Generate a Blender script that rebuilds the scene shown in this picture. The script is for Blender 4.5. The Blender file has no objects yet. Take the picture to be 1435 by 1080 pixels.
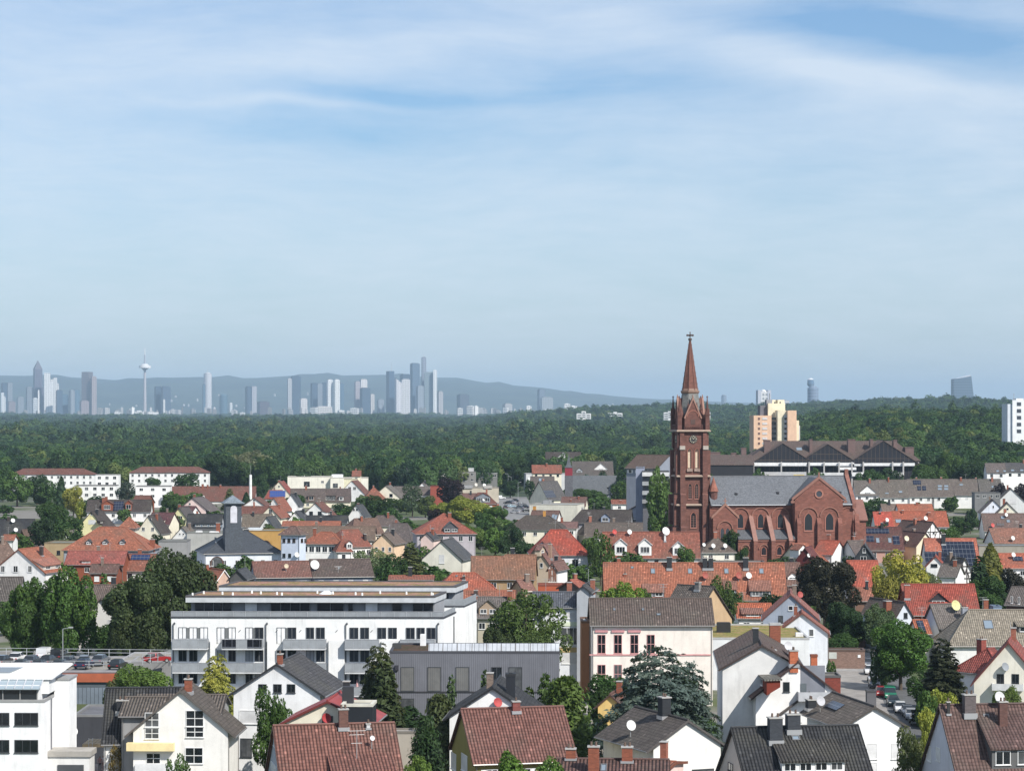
import bpy, bmesh, math, random
import numpy as np
from mathutils import Vector, Matrix
R=math.radians
SC=bpy.context.scene
COL=SC.collection
# ------------------------------------------------------------ camera, sky, sun
F=3600.0; CX=717.5; VH=573.0; H=44.0
cam=bpy.data.cameras.new('camera'); camo=bpy.data.objects.new('camera',cam); COL.objects.link(camo)
camo.location=(0,0,H); camo.rotation_euler=(R(90),0,0)
cam.sensor_width=36; cam.lens=36*F/1435; cam.shift_y=33/1435; cam.clip_start=1; cam.clip_end=120000
SC.camera=camo
SUN=Vector((0.66,-0.75,0)).normalized(); EL=R(42)
SUNV=Vector((SUN.x*math.cos(EL),SUN.y*math.cos(EL),math.sin(EL)))
sl=bpy.data.lights.new('sun','SUN'); sl.energy=4.6; sl.angle=R(0.53); sl.color=(1,.955,.88)
so=bpy.data.objects.new('sun',sl); COL.objects.link(so); so.location=(100,-100,300)
so.rotation_euler=(-SUNV).to_track_quat('-Z','Y').to_euler()
W=bpy.data.worlds.new('World'); SC.world=W; W.use_nodes=True
SC.view_settings.view_transform='Standard'; SC.view_settings.look='None'; SC.view_settings.exposure=0.32; SC.view_settings.gamma=1
SC.cycles.use_denoising=True; SC.cycles.max_bounces=6; SC.cycles.diffuse_bounces=3; SC.cycles.glossy_bounces=2
SC.cycles.transmission_bounces=2; SC.cycles.volume_bounces=0; SC.cycles.transparent_max_bounces=6
SC.cycles.caustics_reflective=False; SC.cycles.caustics_refractive=False

class NT:
    def __init__(s,t): s.t=t; s.n=t.nodes; s.l=t.links
    def new(s,k,**kw):
        n=s.n.new(k)
        for a,b in kw.items(): setattr(n,a,b)
        return n
    def put(s,sock,val):
        if isinstance(val,bpy.types.NodeSocket): s.l.new(val,sock)
        elif val is not None:
            try: sock.default_value=val
            except Exception: sock.default_value=(*val,1)
    def m(s,op,a,b=None,c=None,clamp=False):
        n=s.new('ShaderNodeMath',operation=op,use_clamp=clamp)
        s.put(n.inputs[0],a)
        if b is not None: s.put(n.inputs[1],b)
        if c is not None: s.put(n.inputs[2],c)
        return n.outputs[0]
    def vm(s,op,a,b=None,sc=None):
        n=s.new('ShaderNodeVectorMath',operation=op); s.put(n.inputs[0],a)
        if b is not None: s.put(n.inputs[1],b)
        if sc is not None: s.put(n.inputs[3],sc)
        return n.outputs[0]
    def sep(s,v):
        n=s.new('ShaderNodeSeparateXYZ'); s.put(n.inputs[0],v); return n.outputs
    def comb(s,x,y,z):
        n=s.new('ShaderNodeCombineXYZ'); s.put(n.inputs[0],x); s.put(n.inputs[1],y); s.put(n.inputs[2],z); return n.outputs[0]
    def noise(s,v,scale,detail=3,rough=.55,dist=0):
        n=s.new('ShaderNodeTexNoise'); s.put(n.inputs['Vector'],v); n.inputs['Scale'].default_value=scale
        n.inputs['Detail'].default_value=detail; n.inputs['Roughness'].default_value=rough; n.inputs['Distortion'].default_value=dist
        return n.outputs[0]
    def ramp(s,f,a,b,lo=0.,hi=1.):
        n=s.new('ShaderNodeMapRange'); n.interpolation_type='SMOOTHSTEP'; s.put(n.inputs[0],f)
        for i,x in enumerate((a,b,lo,hi)): s.put(n.inputs[i+1],x)
        return n.outputs[0]
    def mix(s,f,a,b,mode='MIX'):
        n=s.new('ShaderNodeMix',data_type='RGBA',blend_type=mode)
        s.put(n.inputs[0],f); s.put(n.inputs[6],a); s.put(n.inputs[7],b); return n.outputs[2]
def c4(c): return (c[0],c[1],c[2],1)

# world: Nishita sky with thin cirrus, laid out by direction
w=NT(W.node_tree); w.n.clear()
sky=w.new('ShaderNodeTexSky',sky_type='NISHITA'); sky.sun_disc=False; sky.sun_elevation=EL; sky.sun_rotation=math.atan2(SUN.x,SUN.y)
sky.altitude=100; sky.air_density=1.0; sky.dust_density=0.7; sky.ozone_density=1.6
tc=w.new('ShaderNodeTexCoord'); d=w.vm('NORMALIZE',tc.outputs['Generated']); dx,dy,dz=w.sep(d)
az=w.m('ARCTAN2',dx,dy); el=w.m('ARCSINE',dz)
AZ=w.m('MULTIPLY_ADD',az,3.6,.7175); EV=w.m('MULTIPLY_ADD',el,-3.6,.573)   # thousandths of a photo pixel
P=w.comb(AZ,EV,0.0)
wp=w.new('ShaderNodeTexNoise'); w.put(wp.inputs['Vector'],w.vm('MULTIPLY',P,(1.,2.2,1.))); wp.inputs['Scale'].default_value=2.2; wp.inputs['Detail'].default_value=2
wv=w.vm('SUBTRACT',wp.outputs['Color'],(.5,.5,.5)); PW=w.vm('ADD',P,w.vm('SCALE',wv,None,.10))
px,py,_=w.sep(PW)
rx,ry,_=w.sep(P)
def blob(cx,cy,sx,sy,rot=0,X=None,Y=None,p=1.):
    X=X or px; Y=Y or py
    a=w.m('SUBTRACT',X,cx); b=w.m('SUBTRACT',Y,cy); c,s=math.cos(rot),math.sin(rot)
    u=w.m('DIVIDE',w.m('ADD',w.m('MULTIPLY',a,c),w.m('MULTIPLY',b,s)),sx)
    v=w.m('DIVIDE',w.m('SUBTRACT',w.m('MULTIPLY',b,c),w.m('MULTIPLY',a,s)),sy)
    q=w.m('ADD',w.m('MULTIPLY',u,u),w.m('MULTIPLY',v,v))
    return w.m('EXPONENT',w.m('MULTIPLY',q,-p))
fib=w.noise(w.vm('MULTIPLY',PW,(1.6,9.,1.)),5.0,8,.66)
fib2=w.noise(w.vm('MULTIPLY',PW,(1.,2.6,1.)),2.4,5,.6)
veil=w.m('ADD',w.m('MULTIPLY',w.ramp(fib2,.3,.7),.22),.50)
gaps=[(.54,.135,.19,.016,0.),(.46,.175,.28,.028,0.02),(.86,.12,.2,.035,.10),(1.3,.075,.26,.034,.10),(1.2,.02,.2,.03,-.15),(.88,.235,.3,.04,.06),(.55,.02,.4,.035,0.)]
gw=[.62,.46,.42,.8,.28,.2,.2]
g=None
for (a,b,c,e,r_),k in zip(gaps,gw):
    t=w.m('MULTIPLY',blob(a,b,c,e,r_),k); g=t if g is None else w.m('ADD',g,t)
st=None
for (a,b,c,e,r_,k) in [(.42,.148,.16,.006,0.,.45),(1.05,.085,.28,.028,.30,.38),(1.3,.135,.25,.018,.1,.25),(.75,.045,.35,.03,-.15,.2),(.25,.1,.35,.07,0.,.15)]:
    t=w.m('MULTIPLY',blob(a,b,c,e,r_),k); st=t if st is None else w.m('ADD',st,t)
cl=w.m('ADD',w.m('SUBTRACT',veil,g),st)
cl=w.m('ADD',cl,w.m('MULTIPLY',w.m('SUBTRACT',fib,.5),.6),clamp=True)
low=w.ramp(ry,.28,.50); cl=w.m('MULTIPLY',cl,w.m('SUBTRACT',1.,w.m('MULTIPLY',low,.12)))
up=w.ramp(dz,.02,.25,1.,.75); cl=w.m('MULTIPLY',cl,up)
skc=w.mix(1.0,sky.outputs[0],(.78,.97,1.2,1),'MULTIPLY')
col=w.mix(w.m('MULTIPLY',cl,.85,clamp=True),skc,(7.8,8.6,9.55,1))
bg=w.new('ShaderNodeBackground'); w.put(bg.inputs[0],col); bg.inputs[1].default_value=0.083
wo=w.new('ShaderNodeOutputWorld'); w.l.new(bg.outputs[0],wo.inputs[0])

# ------------------------------------------------------------ materials
MATS={}
def mat(name,fn):
    if name in MATS: return MATS[name]
    m=bpy.data.materials.new(name); m.use_nodes=True; t=NT(m.node_tree); t.n.clear()
    out=t.new('ShaderNodeOutputMaterial'); b=t.new('ShaderNodeBsdfPrincipled'); t.l.new(b.outputs[0],out.inputs[0])
    t.out=out; t.b=b; fn(t,b); MATS[name]=m; return m
def ocol(t): return t.new('ShaderNodeObjectInfo').outputs['Color']
def orand(t): return t.new('ShaderNodeObjectInfo').outputs['Random']
def opos(t): return t.new('ShaderNodeTexCoord').outputs['Object']
def wpos(t): return t.new('ShaderNodeNewGeometry').outputs['Position']
def uvs(t): return t.sep(t.new('ShaderNodeUVMap').outputs[0])
def bump(t,b,h,dist,st=1.0):
    n=t.new('ShaderNodeBump'); n.inputs['Strength'].default_value=st; n.inputs['Distance'].default_value=dist
    t.put(n.inputs['Height'],h); t.l.new(n.outputs[0],b.inputs['Normal'])
def scalec(t,c,f): 
    n=t.new('ShaderNodeVectorMath',operation='SCALE'); t.put(n.inputs[0],c); t.put(n.inputs[3],f); return n.outputs[0]
def tile_fn(pw,ph,dep,wob):
    def fn(t,b):
        u,v,_=uvs(t)
        fu=t.m('FRACT',t.m('DIVIDE',u,pw)); fv=t.m('FRACT',t.m('DIVIDE',v,ph))
        iu=t.m('FLOOR',t.m('DIVIDE',u,pw)); iv=t.m('FLOOR',t.m('DIVIDE',v,ph))
        wn=t.new('ShaderNodeTexWhiteNoise',noise_dimensions='2D'); t.put(wn.inputs['Vector'],t.comb(iu,iv,0.0))
        P=wpos(t)
        big=t.noise(P,.22,4,.6); mid=t.noise(P,1.3,3,.6)
        col=scalec(t,t.mix(.13,ocol(t),(.14,.125,.115,1)),t.m('ADD',.76,t.m('MULTIPLY',wn.outputs[0],.48)))
        moss=t.mix(.55,col,(.11,.105,.085,1))
        col=t.mix(t.ramp(big,.44,.72,0.,.7),col,moss)
        col=t.mix(t.ramp(mid,.55,.8,0.,.35),col,scalec(t,col,.55))
        rare=t.m('GREATER_THAN',wn.outputs[0],.985); col=t.mix(t.m('MULTIPLY',rare,.5),col,scalec(t,col,1.9))
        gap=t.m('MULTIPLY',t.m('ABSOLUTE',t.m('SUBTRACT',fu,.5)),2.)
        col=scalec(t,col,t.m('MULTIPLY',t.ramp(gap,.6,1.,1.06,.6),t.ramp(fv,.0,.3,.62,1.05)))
        t.put(b.inputs['Base Color'],col); b.inputs['Roughness'].default_value=.78; b.inputs['Specular IOR Level'].default_value=.25
        hgt=t.m('ADD',t.m('MULTIPLY',fv,-1.),t.m('MULTIPLY',t.m('SINE',t.m('MULTIPLY',fu,math.pi)),wob))
        bump(t,b,hgt,dep,1.0)
    return fn
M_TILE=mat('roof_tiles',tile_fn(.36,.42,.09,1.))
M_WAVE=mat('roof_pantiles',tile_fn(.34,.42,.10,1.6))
def slate_fn(t,b):
    u,v,_=uvs(t); iv=t.m('FLOOR',t.m('DIVIDE',v,.25)); iu=t.m('FLOOR',t.m('ADD',t.m('DIVIDE',u,.3),t.m('MULTIPLY',iv,.5)))
    wn=t.new('ShaderNodeTexWhiteNoise',noise_dimensions='2D'); t.put(wn.inputs['Vector'],t.comb(iu,iv,0.0))
    big=t.noise(wpos(t),.25,5,.65)
    st=t.noise(t.comb(t.m('MULTIPLY',u,.5),t.m('MULTIPLY',v,1.6),0.),.8,4)
    col=scalec(t,ocol(t),t.m('MULTIPLY',t.m('ADD',.75,t.m('MULTIPLY',wn.outputs[0],.5)),t.m('ADD',.7,t.m('MULTIPLY',t.m('ADD',big,st),.32))))
    t.put(b.inputs['Base Color'],col); b.inputs['Roughness'].default_value=.62
    bump(t,b,t.m('MULTIPLY',t.m('FRACT',t.m('DIVIDE',v,.25)),-1.),.03)
M_SLATE=mat('roof_slates',slate_fn)
def wall_fn(t,b):
    P=wpos(t); n=t.noise(P,.35,5,.65); x,y,z=t.sep(P)
    s=t.noise(t.comb(t.m('MULTIPLY',x,1.6),t.m('MULTIPLY',y,1.6),t.m('MULTIPLY',z,.22)),1.,4,.6)
    f=t.m('ADD',t.ramp(n,.25,.75,.86,1.03),t.m('MULTIPLY',t.ramp(s,.48,.78),-.14))
    t.put(b.inputs['Base Color'],scalec(t,ocol(t),f)); b.inputs['Roughness'].default_value=.9; b.inputs['Specular IOR Level'].default_value=.15
    bump(t,b,t.noise(P,6.,2),.02,.5)
M_WALL=mat('painted_render',wall_fn)
def plain_fn(t,b):
    n=t.noise(wpos(t),.9,4,.6)
    t.put(b.inputs['Base Color'],scalec(t,ocol(t),t.ramp(n,.2,.8,.82,1.1))); b.inputs['Roughness'].default_value=.7
M_PLAIN=mat('painted_surface',plain_fn)
def metal_fn(t,b):
    t.put(b.inputs['Base Color'],ocol(t)); b.inputs['Roughness'].default_value=.38; b.inputs['Metallic'].default_value=.45
M_METAL=mat('metal',metal_fn)
def seam_fn(t,b):
    u,v,_=uvs(t); fu=t.m('FRACT',t.m('DIVIDE',u,.6)); e=t.ramp(t.m('ABSOLUTE',t.m('SUBTRACT',fu,.5)),.42,.5)
    t.put(b.inputs['Base Color'],scalec(t,ocol(t),t.m('MULTIPLY',t.m('ADD',1.,t.m('MULTIPLY',e,-.45)),t.ramp(t.noise(wpos(t),.5,4),.2,.8,.8,1.15)))); b.inputs['Roughness'].default_value=.5
    bump(t,b,e,.05)
M_SEAM=mat('standing_seam_metal',seam_fn)
def glass_fn(t,b):
    n=t.noise(t.vm('SCALE',wpos(t),None,1.),.9,2)
    r=orand(t)
    dk=t.mix(t.m('MULTIPLY',t.m('GREATER_THAN',r,.62),.5),(.012,.016,.02,1),(.16,.165,.17,1))
    t.put(b.inputs['Base Color'],scalec(t,dk,t.ramp(n,.3,.7,.6,1.3))); b.inputs['Roughness'].default_value=.06; b.inputs['Specular IOR Level'].default_value=.6
M_GLASS=mat('window_glass',glass_fn)
def tglass_fn(t,b):
    t.put(b.inputs['Base Color'],ocol(t)); b.inputs['Roughness'].default_value=.12; b.inputs['Specular IOR Level'].default_value=.7
M_TGLASS=mat('tinted_glass',tglass_fn)
def pv_fn(t,b):
    u,v,_=uvs(t); a=t.m('ABSOLUTE',t.m('SUBTRACT',t.m('FRACT',t.m('DIVIDE',u,1.0)),.5)); c=t.m('ABSOLUTE',t.m('SUBTRACT',t.m('FRACT',t.m('DIVIDE',v,1.65)),.5))
    e=t.m('GREATER_THAN',t.m('MAXIMUM',a,t.m('MULTIPLY',c,1.01)),.465)
    t.put(b.inputs['Base Color'],t.mix(e,ocol(t),(.12,.13,.15,1))); b.inputs['Roughness'].default_value=.15
M_PV=mat('solar_cells',pv_fn)
def brick_fn(t,b):
    u,v,_=uvs(t); br=t.new('ShaderNodeTexBrick'); t.put(br.inputs['Vector'],t.comb(u,v,0.))
    br.inputs['Scale'].default_value=1.; br.inputs['Brick Width'].default_value=.9; br.inputs['Row Height'].default_value=.38
    br.inputs['Mortar Size'].default_value=.02; br.inputs['Color1'].default_value=(.78,.78,.78,1); br.inputs['Color2'].default_value=(1.2,1.2,1.2,1); br.inputs['Mortar'].default_value=(.8,.8,.8,1); br.inputs['Bias'].default_value=.0
    P=wpos(t); n=t.noise(P,.25,5,.7); n2=t.noise(P,1.2,3,.6)
    c=t.mix(1.,ocol(t),br.outputs['Color'],'MULTIPLY')
    c=t.mix(t.ramp(n,.4,.75,0.,.5),c,scalec(t,c,.55)); c=t.mix(t.ramp(n2,.6,.8,0.,.45),c,t.mix(.5,c,(.5,.34,.27,1)))
    t.put(b.inputs['Base Color'],c); b.inputs['Roughness'].default_value=.88
    bump(t,b,br.outputs['Fac'],.03,-.6)
M_STONE=mat('sandstone_blocks',brick_fn)
def fbrick_fn(t,b):
    u,v,_=uvs(t); br=t.new('ShaderNodeTexBrick'); t.put(br.inputs['Vector'],t.comb(u,v,0.))
    br.inputs['Scale'].default_value=1.; br.inputs['Brick Width'].default_value=.3; br.inputs['Row Height'].default_value=.12
    br.inputs['Mortar Size'].default_value=.015; br.inputs['Color1'].default_value=(.7,.7,.7,1); br.inputs['Color2'].default_value=(1.15,1.15,1.15,1); br.inputs['Mortar'].default_value=(.9,.9,.9,1)
    t.put(b.inputs['Base Color'],t.mix(1.,ocol(t),br.outputs['Color'],'MULTIPLY')); b.inputs['Roughness'].default_value=.85
M_BRICK=mat('brickwork',fbrick_fn)
def green_fn(t,b):
    P=wpos(t); n=t.noise(P,.5,5,.7); n2=t.noise(P,2.5,3)
    c=t.mix(t.ramp(n,.35,.65),(.14,.15,.03,1),(.27,.17,.12,1)); c=t.mix(1.,c,ocol(t),'MULTIPLY')
    t.put(b.inputs['Base Color'],scalec(t,c,t.ramp(n2,.2,.8,.6,1.3))); b.inputs['Roughness'].default_value=1.
    bump(t,b,n2,.15)
M_SEDUM=mat('sedum_and_gravel',green_fn)
def facade_fn(t,b):   # distant office tower: floor bands and window bays
    u,v,_=uvs(t); fv=t.m('FRACT',t.m('DIVIDE',v,11.)); fu=t.m('FRACT',t.m('DIVIDE',u,9.)); r=orand(t)
    wi=t.m('MULTIPLY',t.m('GREATER_THAN',fv,.36),t.m('GREATER_THAN',fu,t.m('MULTIPLY',r,.6)))
    n=t.noise(t.comb(t.m('FLOOR',t.m('DIVIDE',u,9.)),t.m('FLOOR',t.m('DIVIDE',v,15.)),0.),3.,1)
    c=t.mix(t.m('MULTIPLY',wi,.75),ocol(t),t.mix(.6,scalec(t,ocol(t),.35),(.05,.08,.11,1)))
    t.put(b.inputs['Base Color'],scalec(t,c,t.ramp(n,.3,.7,.8,1.2))); b.inputs['Roughness'].default_value=.4
M_FACADE=mat('tower_facade',facade_fn)
def leaf_common(t,b,base,lo=.72,hi=1.32,mx_=.28):
    g=t.new('ShaderNodeNewGeometry'); P=g.outputs['Position']; ri=g.outputs['Random Per Island']
    n=t.noise(P,.30,3,.6); n2=t.noise(P,.035,2,.5)
    c=scalec(t,scalec(t,base,1.22),t.m('MULTIPLY',t.ramp(ri,0.,1.,lo,hi),t.ramp(n2,.3,.7,.72,1.3)))
    c=t.mix(t.ramp(n,.45,.75,0.,mx_),c,t.mix(1.,c,(1.75,1.3,.6,1),'MULTIPLY'))
    t.put(b.inputs['Base Color'],c); b.inputs['Roughness'].default_value=.62; b.inputs['Specular IOR Level'].default_value=.25
    tr=t.new('ShaderNodeBsdfTranslucent'); t.put(tr.inputs[0],t.mix(1.,c,(1.3,1.5,.5,1),'MULTIPLY'))
    mx=t.new('ShaderNodeMixShader'); mx.inputs[0].default_value=.22; t.l.new(b.outputs[0],mx.inputs[1]); t.l.new(tr.outputs[0],mx.inputs[2]); t.l.new(mx.outputs[0],t.out.inputs[0])
M_LEAF=mat('leaves',lambda t,b: leaf_common(t,b,ocol(t)))
def fleaf_fn(t,b):
    r=orand(t); P=wpos(t); n=t.noise(P,.006,3,.6)
    c=t.mix(t.ramp(r,.2,.9),(.020,.050,.016,1),(.050,.092,.022,1))
    c=t.mix(t.m('GREATER_THAN',r,.93),c,(.085,.11,.03,1)); c=t.mix(t.m('LESS_THAN',r,.12),c,(.014,.034,.015,1))
    c=t.mix(t.ramp(n,.35,.65,0.,.5),c,scalec(t,c,.62))
    leaf_common(t,b,c,.9,1.12,.08)
M_FLEAF=mat('forest_leaves',fleaf_fn)
def bark_fn(t,b):
    t.put(b.inputs['Base Color'],t.mix(t.noise(opos(t),6.,4),(.05,.035,.025,1),(.13,.10,.075,1))); b.inputs['Roughness'].default_value=.9
M_BARK=mat('bark',bark_fn)
def ground_fn(t,b):
    P=wpos(t); n=t.noise(P,.018,5,.6); n2=t.noise(P,.25,4,.6); x,y,z=t.sep(P)
    grass=t.mix(n2,(.035,.06,.015,1),(.085,.10,.03,1)); dirt=t.mix(n2,(.12,.115,.105,1),(.24,.22,.19,1))
    town=t.mix(t.ramp(n,.46,.56),grass,dirt)
    c=t.mix(t.ramp(y,1150.,1300.),town,(.03,.05,.018,1))
    t.put(b.inputs['Base Color'],c); b.inputs['Roughness'].default_value=1.
M_GROUND=mat('ground',ground_fn)
def asph_fn(t,b):
    P=wpos(t); n=t.noise(P,.4,5,.7)
    t.put(b.inputs['Base Color'],scalec(t,ocol(t),t.ramp(n,.2,.8,.7,1.25))); b.inputs['Roughness'].default_value=.9
M_ASPH=mat('asphalt',asph_fn)

# ------------------------------------------------------------ mesh helpers
def V(*a): return Vector(a)
def at(u,v,z):
    Y=F*(H-z)/(v-VH); return Vector(((u-CX)/F*Y,Y,z))
def atY(u,v,Y): return Vector(((u-CX)/F*Y,Y,H-(v-VH)/F*Y))
class MB:
    def __init__(s): s.v=[]; s.k={}; s.f=[]; s.mi=[]; s.cur=0
    def vi(s,p):
        k=(round(p[0],3),round(p[1],3),round(p[2],3))
        i=s.k.get(k)
        if i is None: i=len(s.v); s.v.append(k); s.k[k]=i
        return i
    def face(s,*pts):
        ids=[]
        for p in pts:
            i=s.vi(p)
            if i not in ids: ids.append(i)
        if len(ids)>2: s.f.append(ids); s.mi.append(s.cur)
        return s
    def box(s,x0,x1,y0,y1,z0,z1,M=None):
        return s.hexa([(x0,y0,z0),(x1,y0,z0),(x1,y1,z0),(x0,y1,z0)],[(x0,y0,z1),(x1,y0,z1),(x1,y1,z1),(x0,y1,z1)],M)
    def hexa(s,bot,top,M=None):
        if M is not None: bot=[M@Vector(p) for p in bot]; top=[M@Vector(p) for p in top]
        n=len(bot); s.face(*reversed(bot)); s.face(*top)
        for i in range(n):
            j=(i+1)%n; s.face(bot[i],bot[j],top[j],top[i])
        return s
    def prism(s,poly,z0,z1,M=None,inset=None,cx=0,cy=0):
        t=poly if inset is None else [((x-cx)*inset+cx,(y-cy)*inset+cy) for x,y in poly]
        return s.hexa([(x,y,z0) for x,y in poly],[(x,y,z1) for x,y in t],M)
    def cone(s,cx,cy,z0,z1,r0,r1,n=12,ph=0,M=None):
        p=lambda r,z:[(cx+r*math.cos(ph+2*math.pi*i/n),cy+r*math.sin(ph+2*math.pi*i/n),z) for i in range(n)]
        return s.hexa(p(r0,z0),p(max(r1,.001),z1),M)
    def tube(s,a,b,r0,r1=None,n=6):
        a=Vector(a); b=Vector(b); r1=r0 if r1 is None else r1
        q=(b-a).to_track_quat('Z','Y').to_matrix()
        f=lambda c,r:[c+q@Vector((r*math.cos(2*math.pi*i/n),r*math.sin(2*math.pi*i/n),0)) for i in range(n)]
        return s.hexa(f(a,r0),f(b,r1))
    def extr(s,pts,dv):   # polygon extruded by a vector
        dv=Vector(dv); return s.hexa([Vector(p) for p in pts],[Vector(p)+dv for p in pts])
    def build(s,name,m,parent=None,color=None,smooth=False,recalc=True):
        me=bpy.data.meshes.new(name)
        me.from_pydata(s.v,[],s.f); me.update()
        if recalc:
            bm=bmesh.new(); bm.from_mesh(me); bmesh.ops.recalc_face_normals(bm,faces=bm.faces); bm.to_mesh(me); bm.free()
        auto_uv(me)
        for x in (m if isinstance(m,(list,tuple)) else [m]): me.materials.append(x)
        if isinstance(m,(list,tuple)):
            for p,i in zip(me.polygons,s.mi): p.material_index=i
        if smooth: me.shade_smooth()
        return link(name,me,parent,color)
def auto_uv(me):
    uv=me.uv_layers.new(name='UVMap'); co=me.vertices
    for p in me.polygons:
        n=p.normal
        if abs(n.z)>.985: t1=Vector((1,0,0)); t2=Vector((0,1,0))
        else: t1=Vector((-n.y,n.x,0)).normalized(); t2=n.cross(t1)
        for li in p.loop_indices:
            c=co[me.loops[li].vertex_index].co; uv.data[li].uv=(c.dot(t1),c.dot(t2))
def link(name,me,parent=None,color=None):
    o=bpy.data.objects.new(name,me); COL.objects.link(o)
    if parent is not None: o.parent=parent
    if color is not None: o.color=c4(color)
    return o
def thing(name,label,cat,loc=(0,0,0),rz=0,group=None):
    o=bpy.data.objects.new(name,None); COL.objects.link(o); o.location=loc; o.rotation_euler=(0,0,rz); o.empty_display_size=.5
    return tag(o,label,cat,group)
def tag(o,label=None,cat=None,group=None,kind=None):
    if label: o['label']=label
    if cat: o['category']=cat
    if group: o['group']=group
    if kind: o['kind']=kind
    return o
def sstep(a,b,x):
    t=min(1,max(0,(x-a)/(b-a))); return t*t*(3-2*t)
rng=random.Random(7)

# ------------------------------------------------------------ terrain
def terr(x,y):
    if y<900: return 0.
    a=x/y
    r=sstep(.085,.135,a)*(27*sstep(1000,2050,y)-14*sstep(2600,4500,y))
    m=36*sstep(4300,6300,y)*sstep(-.02,.07,a)*(1-.6*sstep(9000,14000,y))
    q=1.6*math.sin(x*.004+1.)*math.sin(y*.0021)*sstep(1500,3000,y)
    q+=(math.sin(x*.0026+2.)+math.sin(x*.0071)*.6+math.sin(y*.0011+x*.0013))*2.6*sstep(3500,6500,y)*(1-sstep(12500,13500,y))
    return r+m+q
ys=[-1500,-300,0,150,300,450,600,800,1000]+[1000*1.06**i for i in range(1,66)]
ta=[-3,-1.2,-.6]+[-.34+.02*i for i in range(35)]+[.6,1.2,3]
vs=[];fs=[]
for y in ys:
    for a in ta:
        x=a*max(y,900); vs.append((x,y,terr(x,y) if y>0 else 0.))
n=len(ta)
for j in range(len(ys)-1):
    for i in range(n-1): fs.append((j*n+i,j*n+i+1,(j+1)*n+i+1,(j+1)*n+i))
me=bpy.data.meshes.new('ground'); me.from_pydata(vs,[],fs); me.materials.append(M_GROUND)
tag(link('ground',me),kind='structure')
# hills on the skyline
prof=[(-900,545),(-300,530),(0,526),(60,527),(130,530),(160,532.5),(200,531),(240,529),(280,528),(350,530),(400,527),(430,524.6),(480,526),(540,525),(600,529),(640,529),(680,536),(720,540),(760,543),(800,549),(850,554),(900,558),(950,560.5),(1010,563),(1100,566),(1300,569),(1500,571),(2400,573)]
def ridge(u):
    for (a,b),(c,d_) in zip(prof,prof[1:]):
        if a<=u<=c: return b+(d_-b)*(u-a)/(c-a)
    return 574
def hillz(u,t):
    top=H-(ridge(u)-VH)/F*25000
    k=sstep(0,1,t)
    return -3+top*(k**.9)*(1+.05*math.sin(u*.05+t*5)+.03*math.sin(u*.13-t*9)) if t<1 else top
vs=[];fs=[];us=[-900+20*i for i in range(166)];TT=[0,.15,.3,.4,.5,.6,.7,.8,.9,1.0,1.3,1.8]
for t in TT:
    for u in us:
        Y=16500+8500*t; x=(u-CX)/F*Y
        z=hillz(u,min(t,1.)) if t<=1 else hillz(u,1.)*max(.05,(1-(t-1)*1.1))
        vs.append((x,Y,z+ (rng.uniform(-3,3) if 0<t<1 else 0)))
n=len(us)
for j in range(len(TT)-1):
    for i in range(n-1): fs.append((j*n+i,j*n+i+1,(j+1)*n+i+1,(j+1)*n+i))
me=bpy.data.meshes.new('hills'); me.from_pydata(vs,[],fs); me.shade_smooth()
def hill_fn(t,b):
    P=wpos(t); t.put(b.inputs['Base Color'],t.mix(t.ramp(t.noise(P,.0012,5,.65),.4,.6),(.014,.03,.022,1),(.035,.055,.035,1))); b.inputs['Roughness'].default_value=1
me.materials.append(mat('hill_woods',hill_fn)); tag(link('hills',me),kind='structure')
# ------------------------------------------------------------ trees
def leaf_mesh(name,cs,nr,size,rs,asp=1.5,matl=None):
    """quads at points cs facing nr with random spin"""
    n=len(cs); nr=nr/np.linalg.norm(nr,axis=1,keepdims=True)
    up=rs.normal(size=(n,3)); a=np.cross(nr,up); a/=np.linalg.norm(a,axis=1,keepdims=True); b=np.cross(nr,a)
    s=(size*rs.uniform(.6,1.35,size=(n,1)))
    a=a*s*.5*asp; b=b*s*.5
    tip=nr*s*.12
    v=np.stack([cs-a,cs-b*.9+tip,cs+a,cs+b*.9+tip],1).reshape(-1,3)
    me=bpy.data.meshes.new(name); me.vertices.add(4*n); me.vertices.foreach_set('co',v.ravel().astype('f'))
    me.loops.add(4*n); me.loops.foreach_set('vertex_index',np.arange(4*n,dtype='i'))
    me.polygons.add(n); me.polygons.foreach_set('loop_start',np.arange(0,4*n,4,dtype='i'))
    me.update(calc_edges=True); me.validate(); me.materials.append(matl or M_LEAF)
    return me
def sph(rs,n):
    d=rs.normal(size=(n,3)); return d/np.linalg.norm(d,axis=1,keepdims=True)
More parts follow.
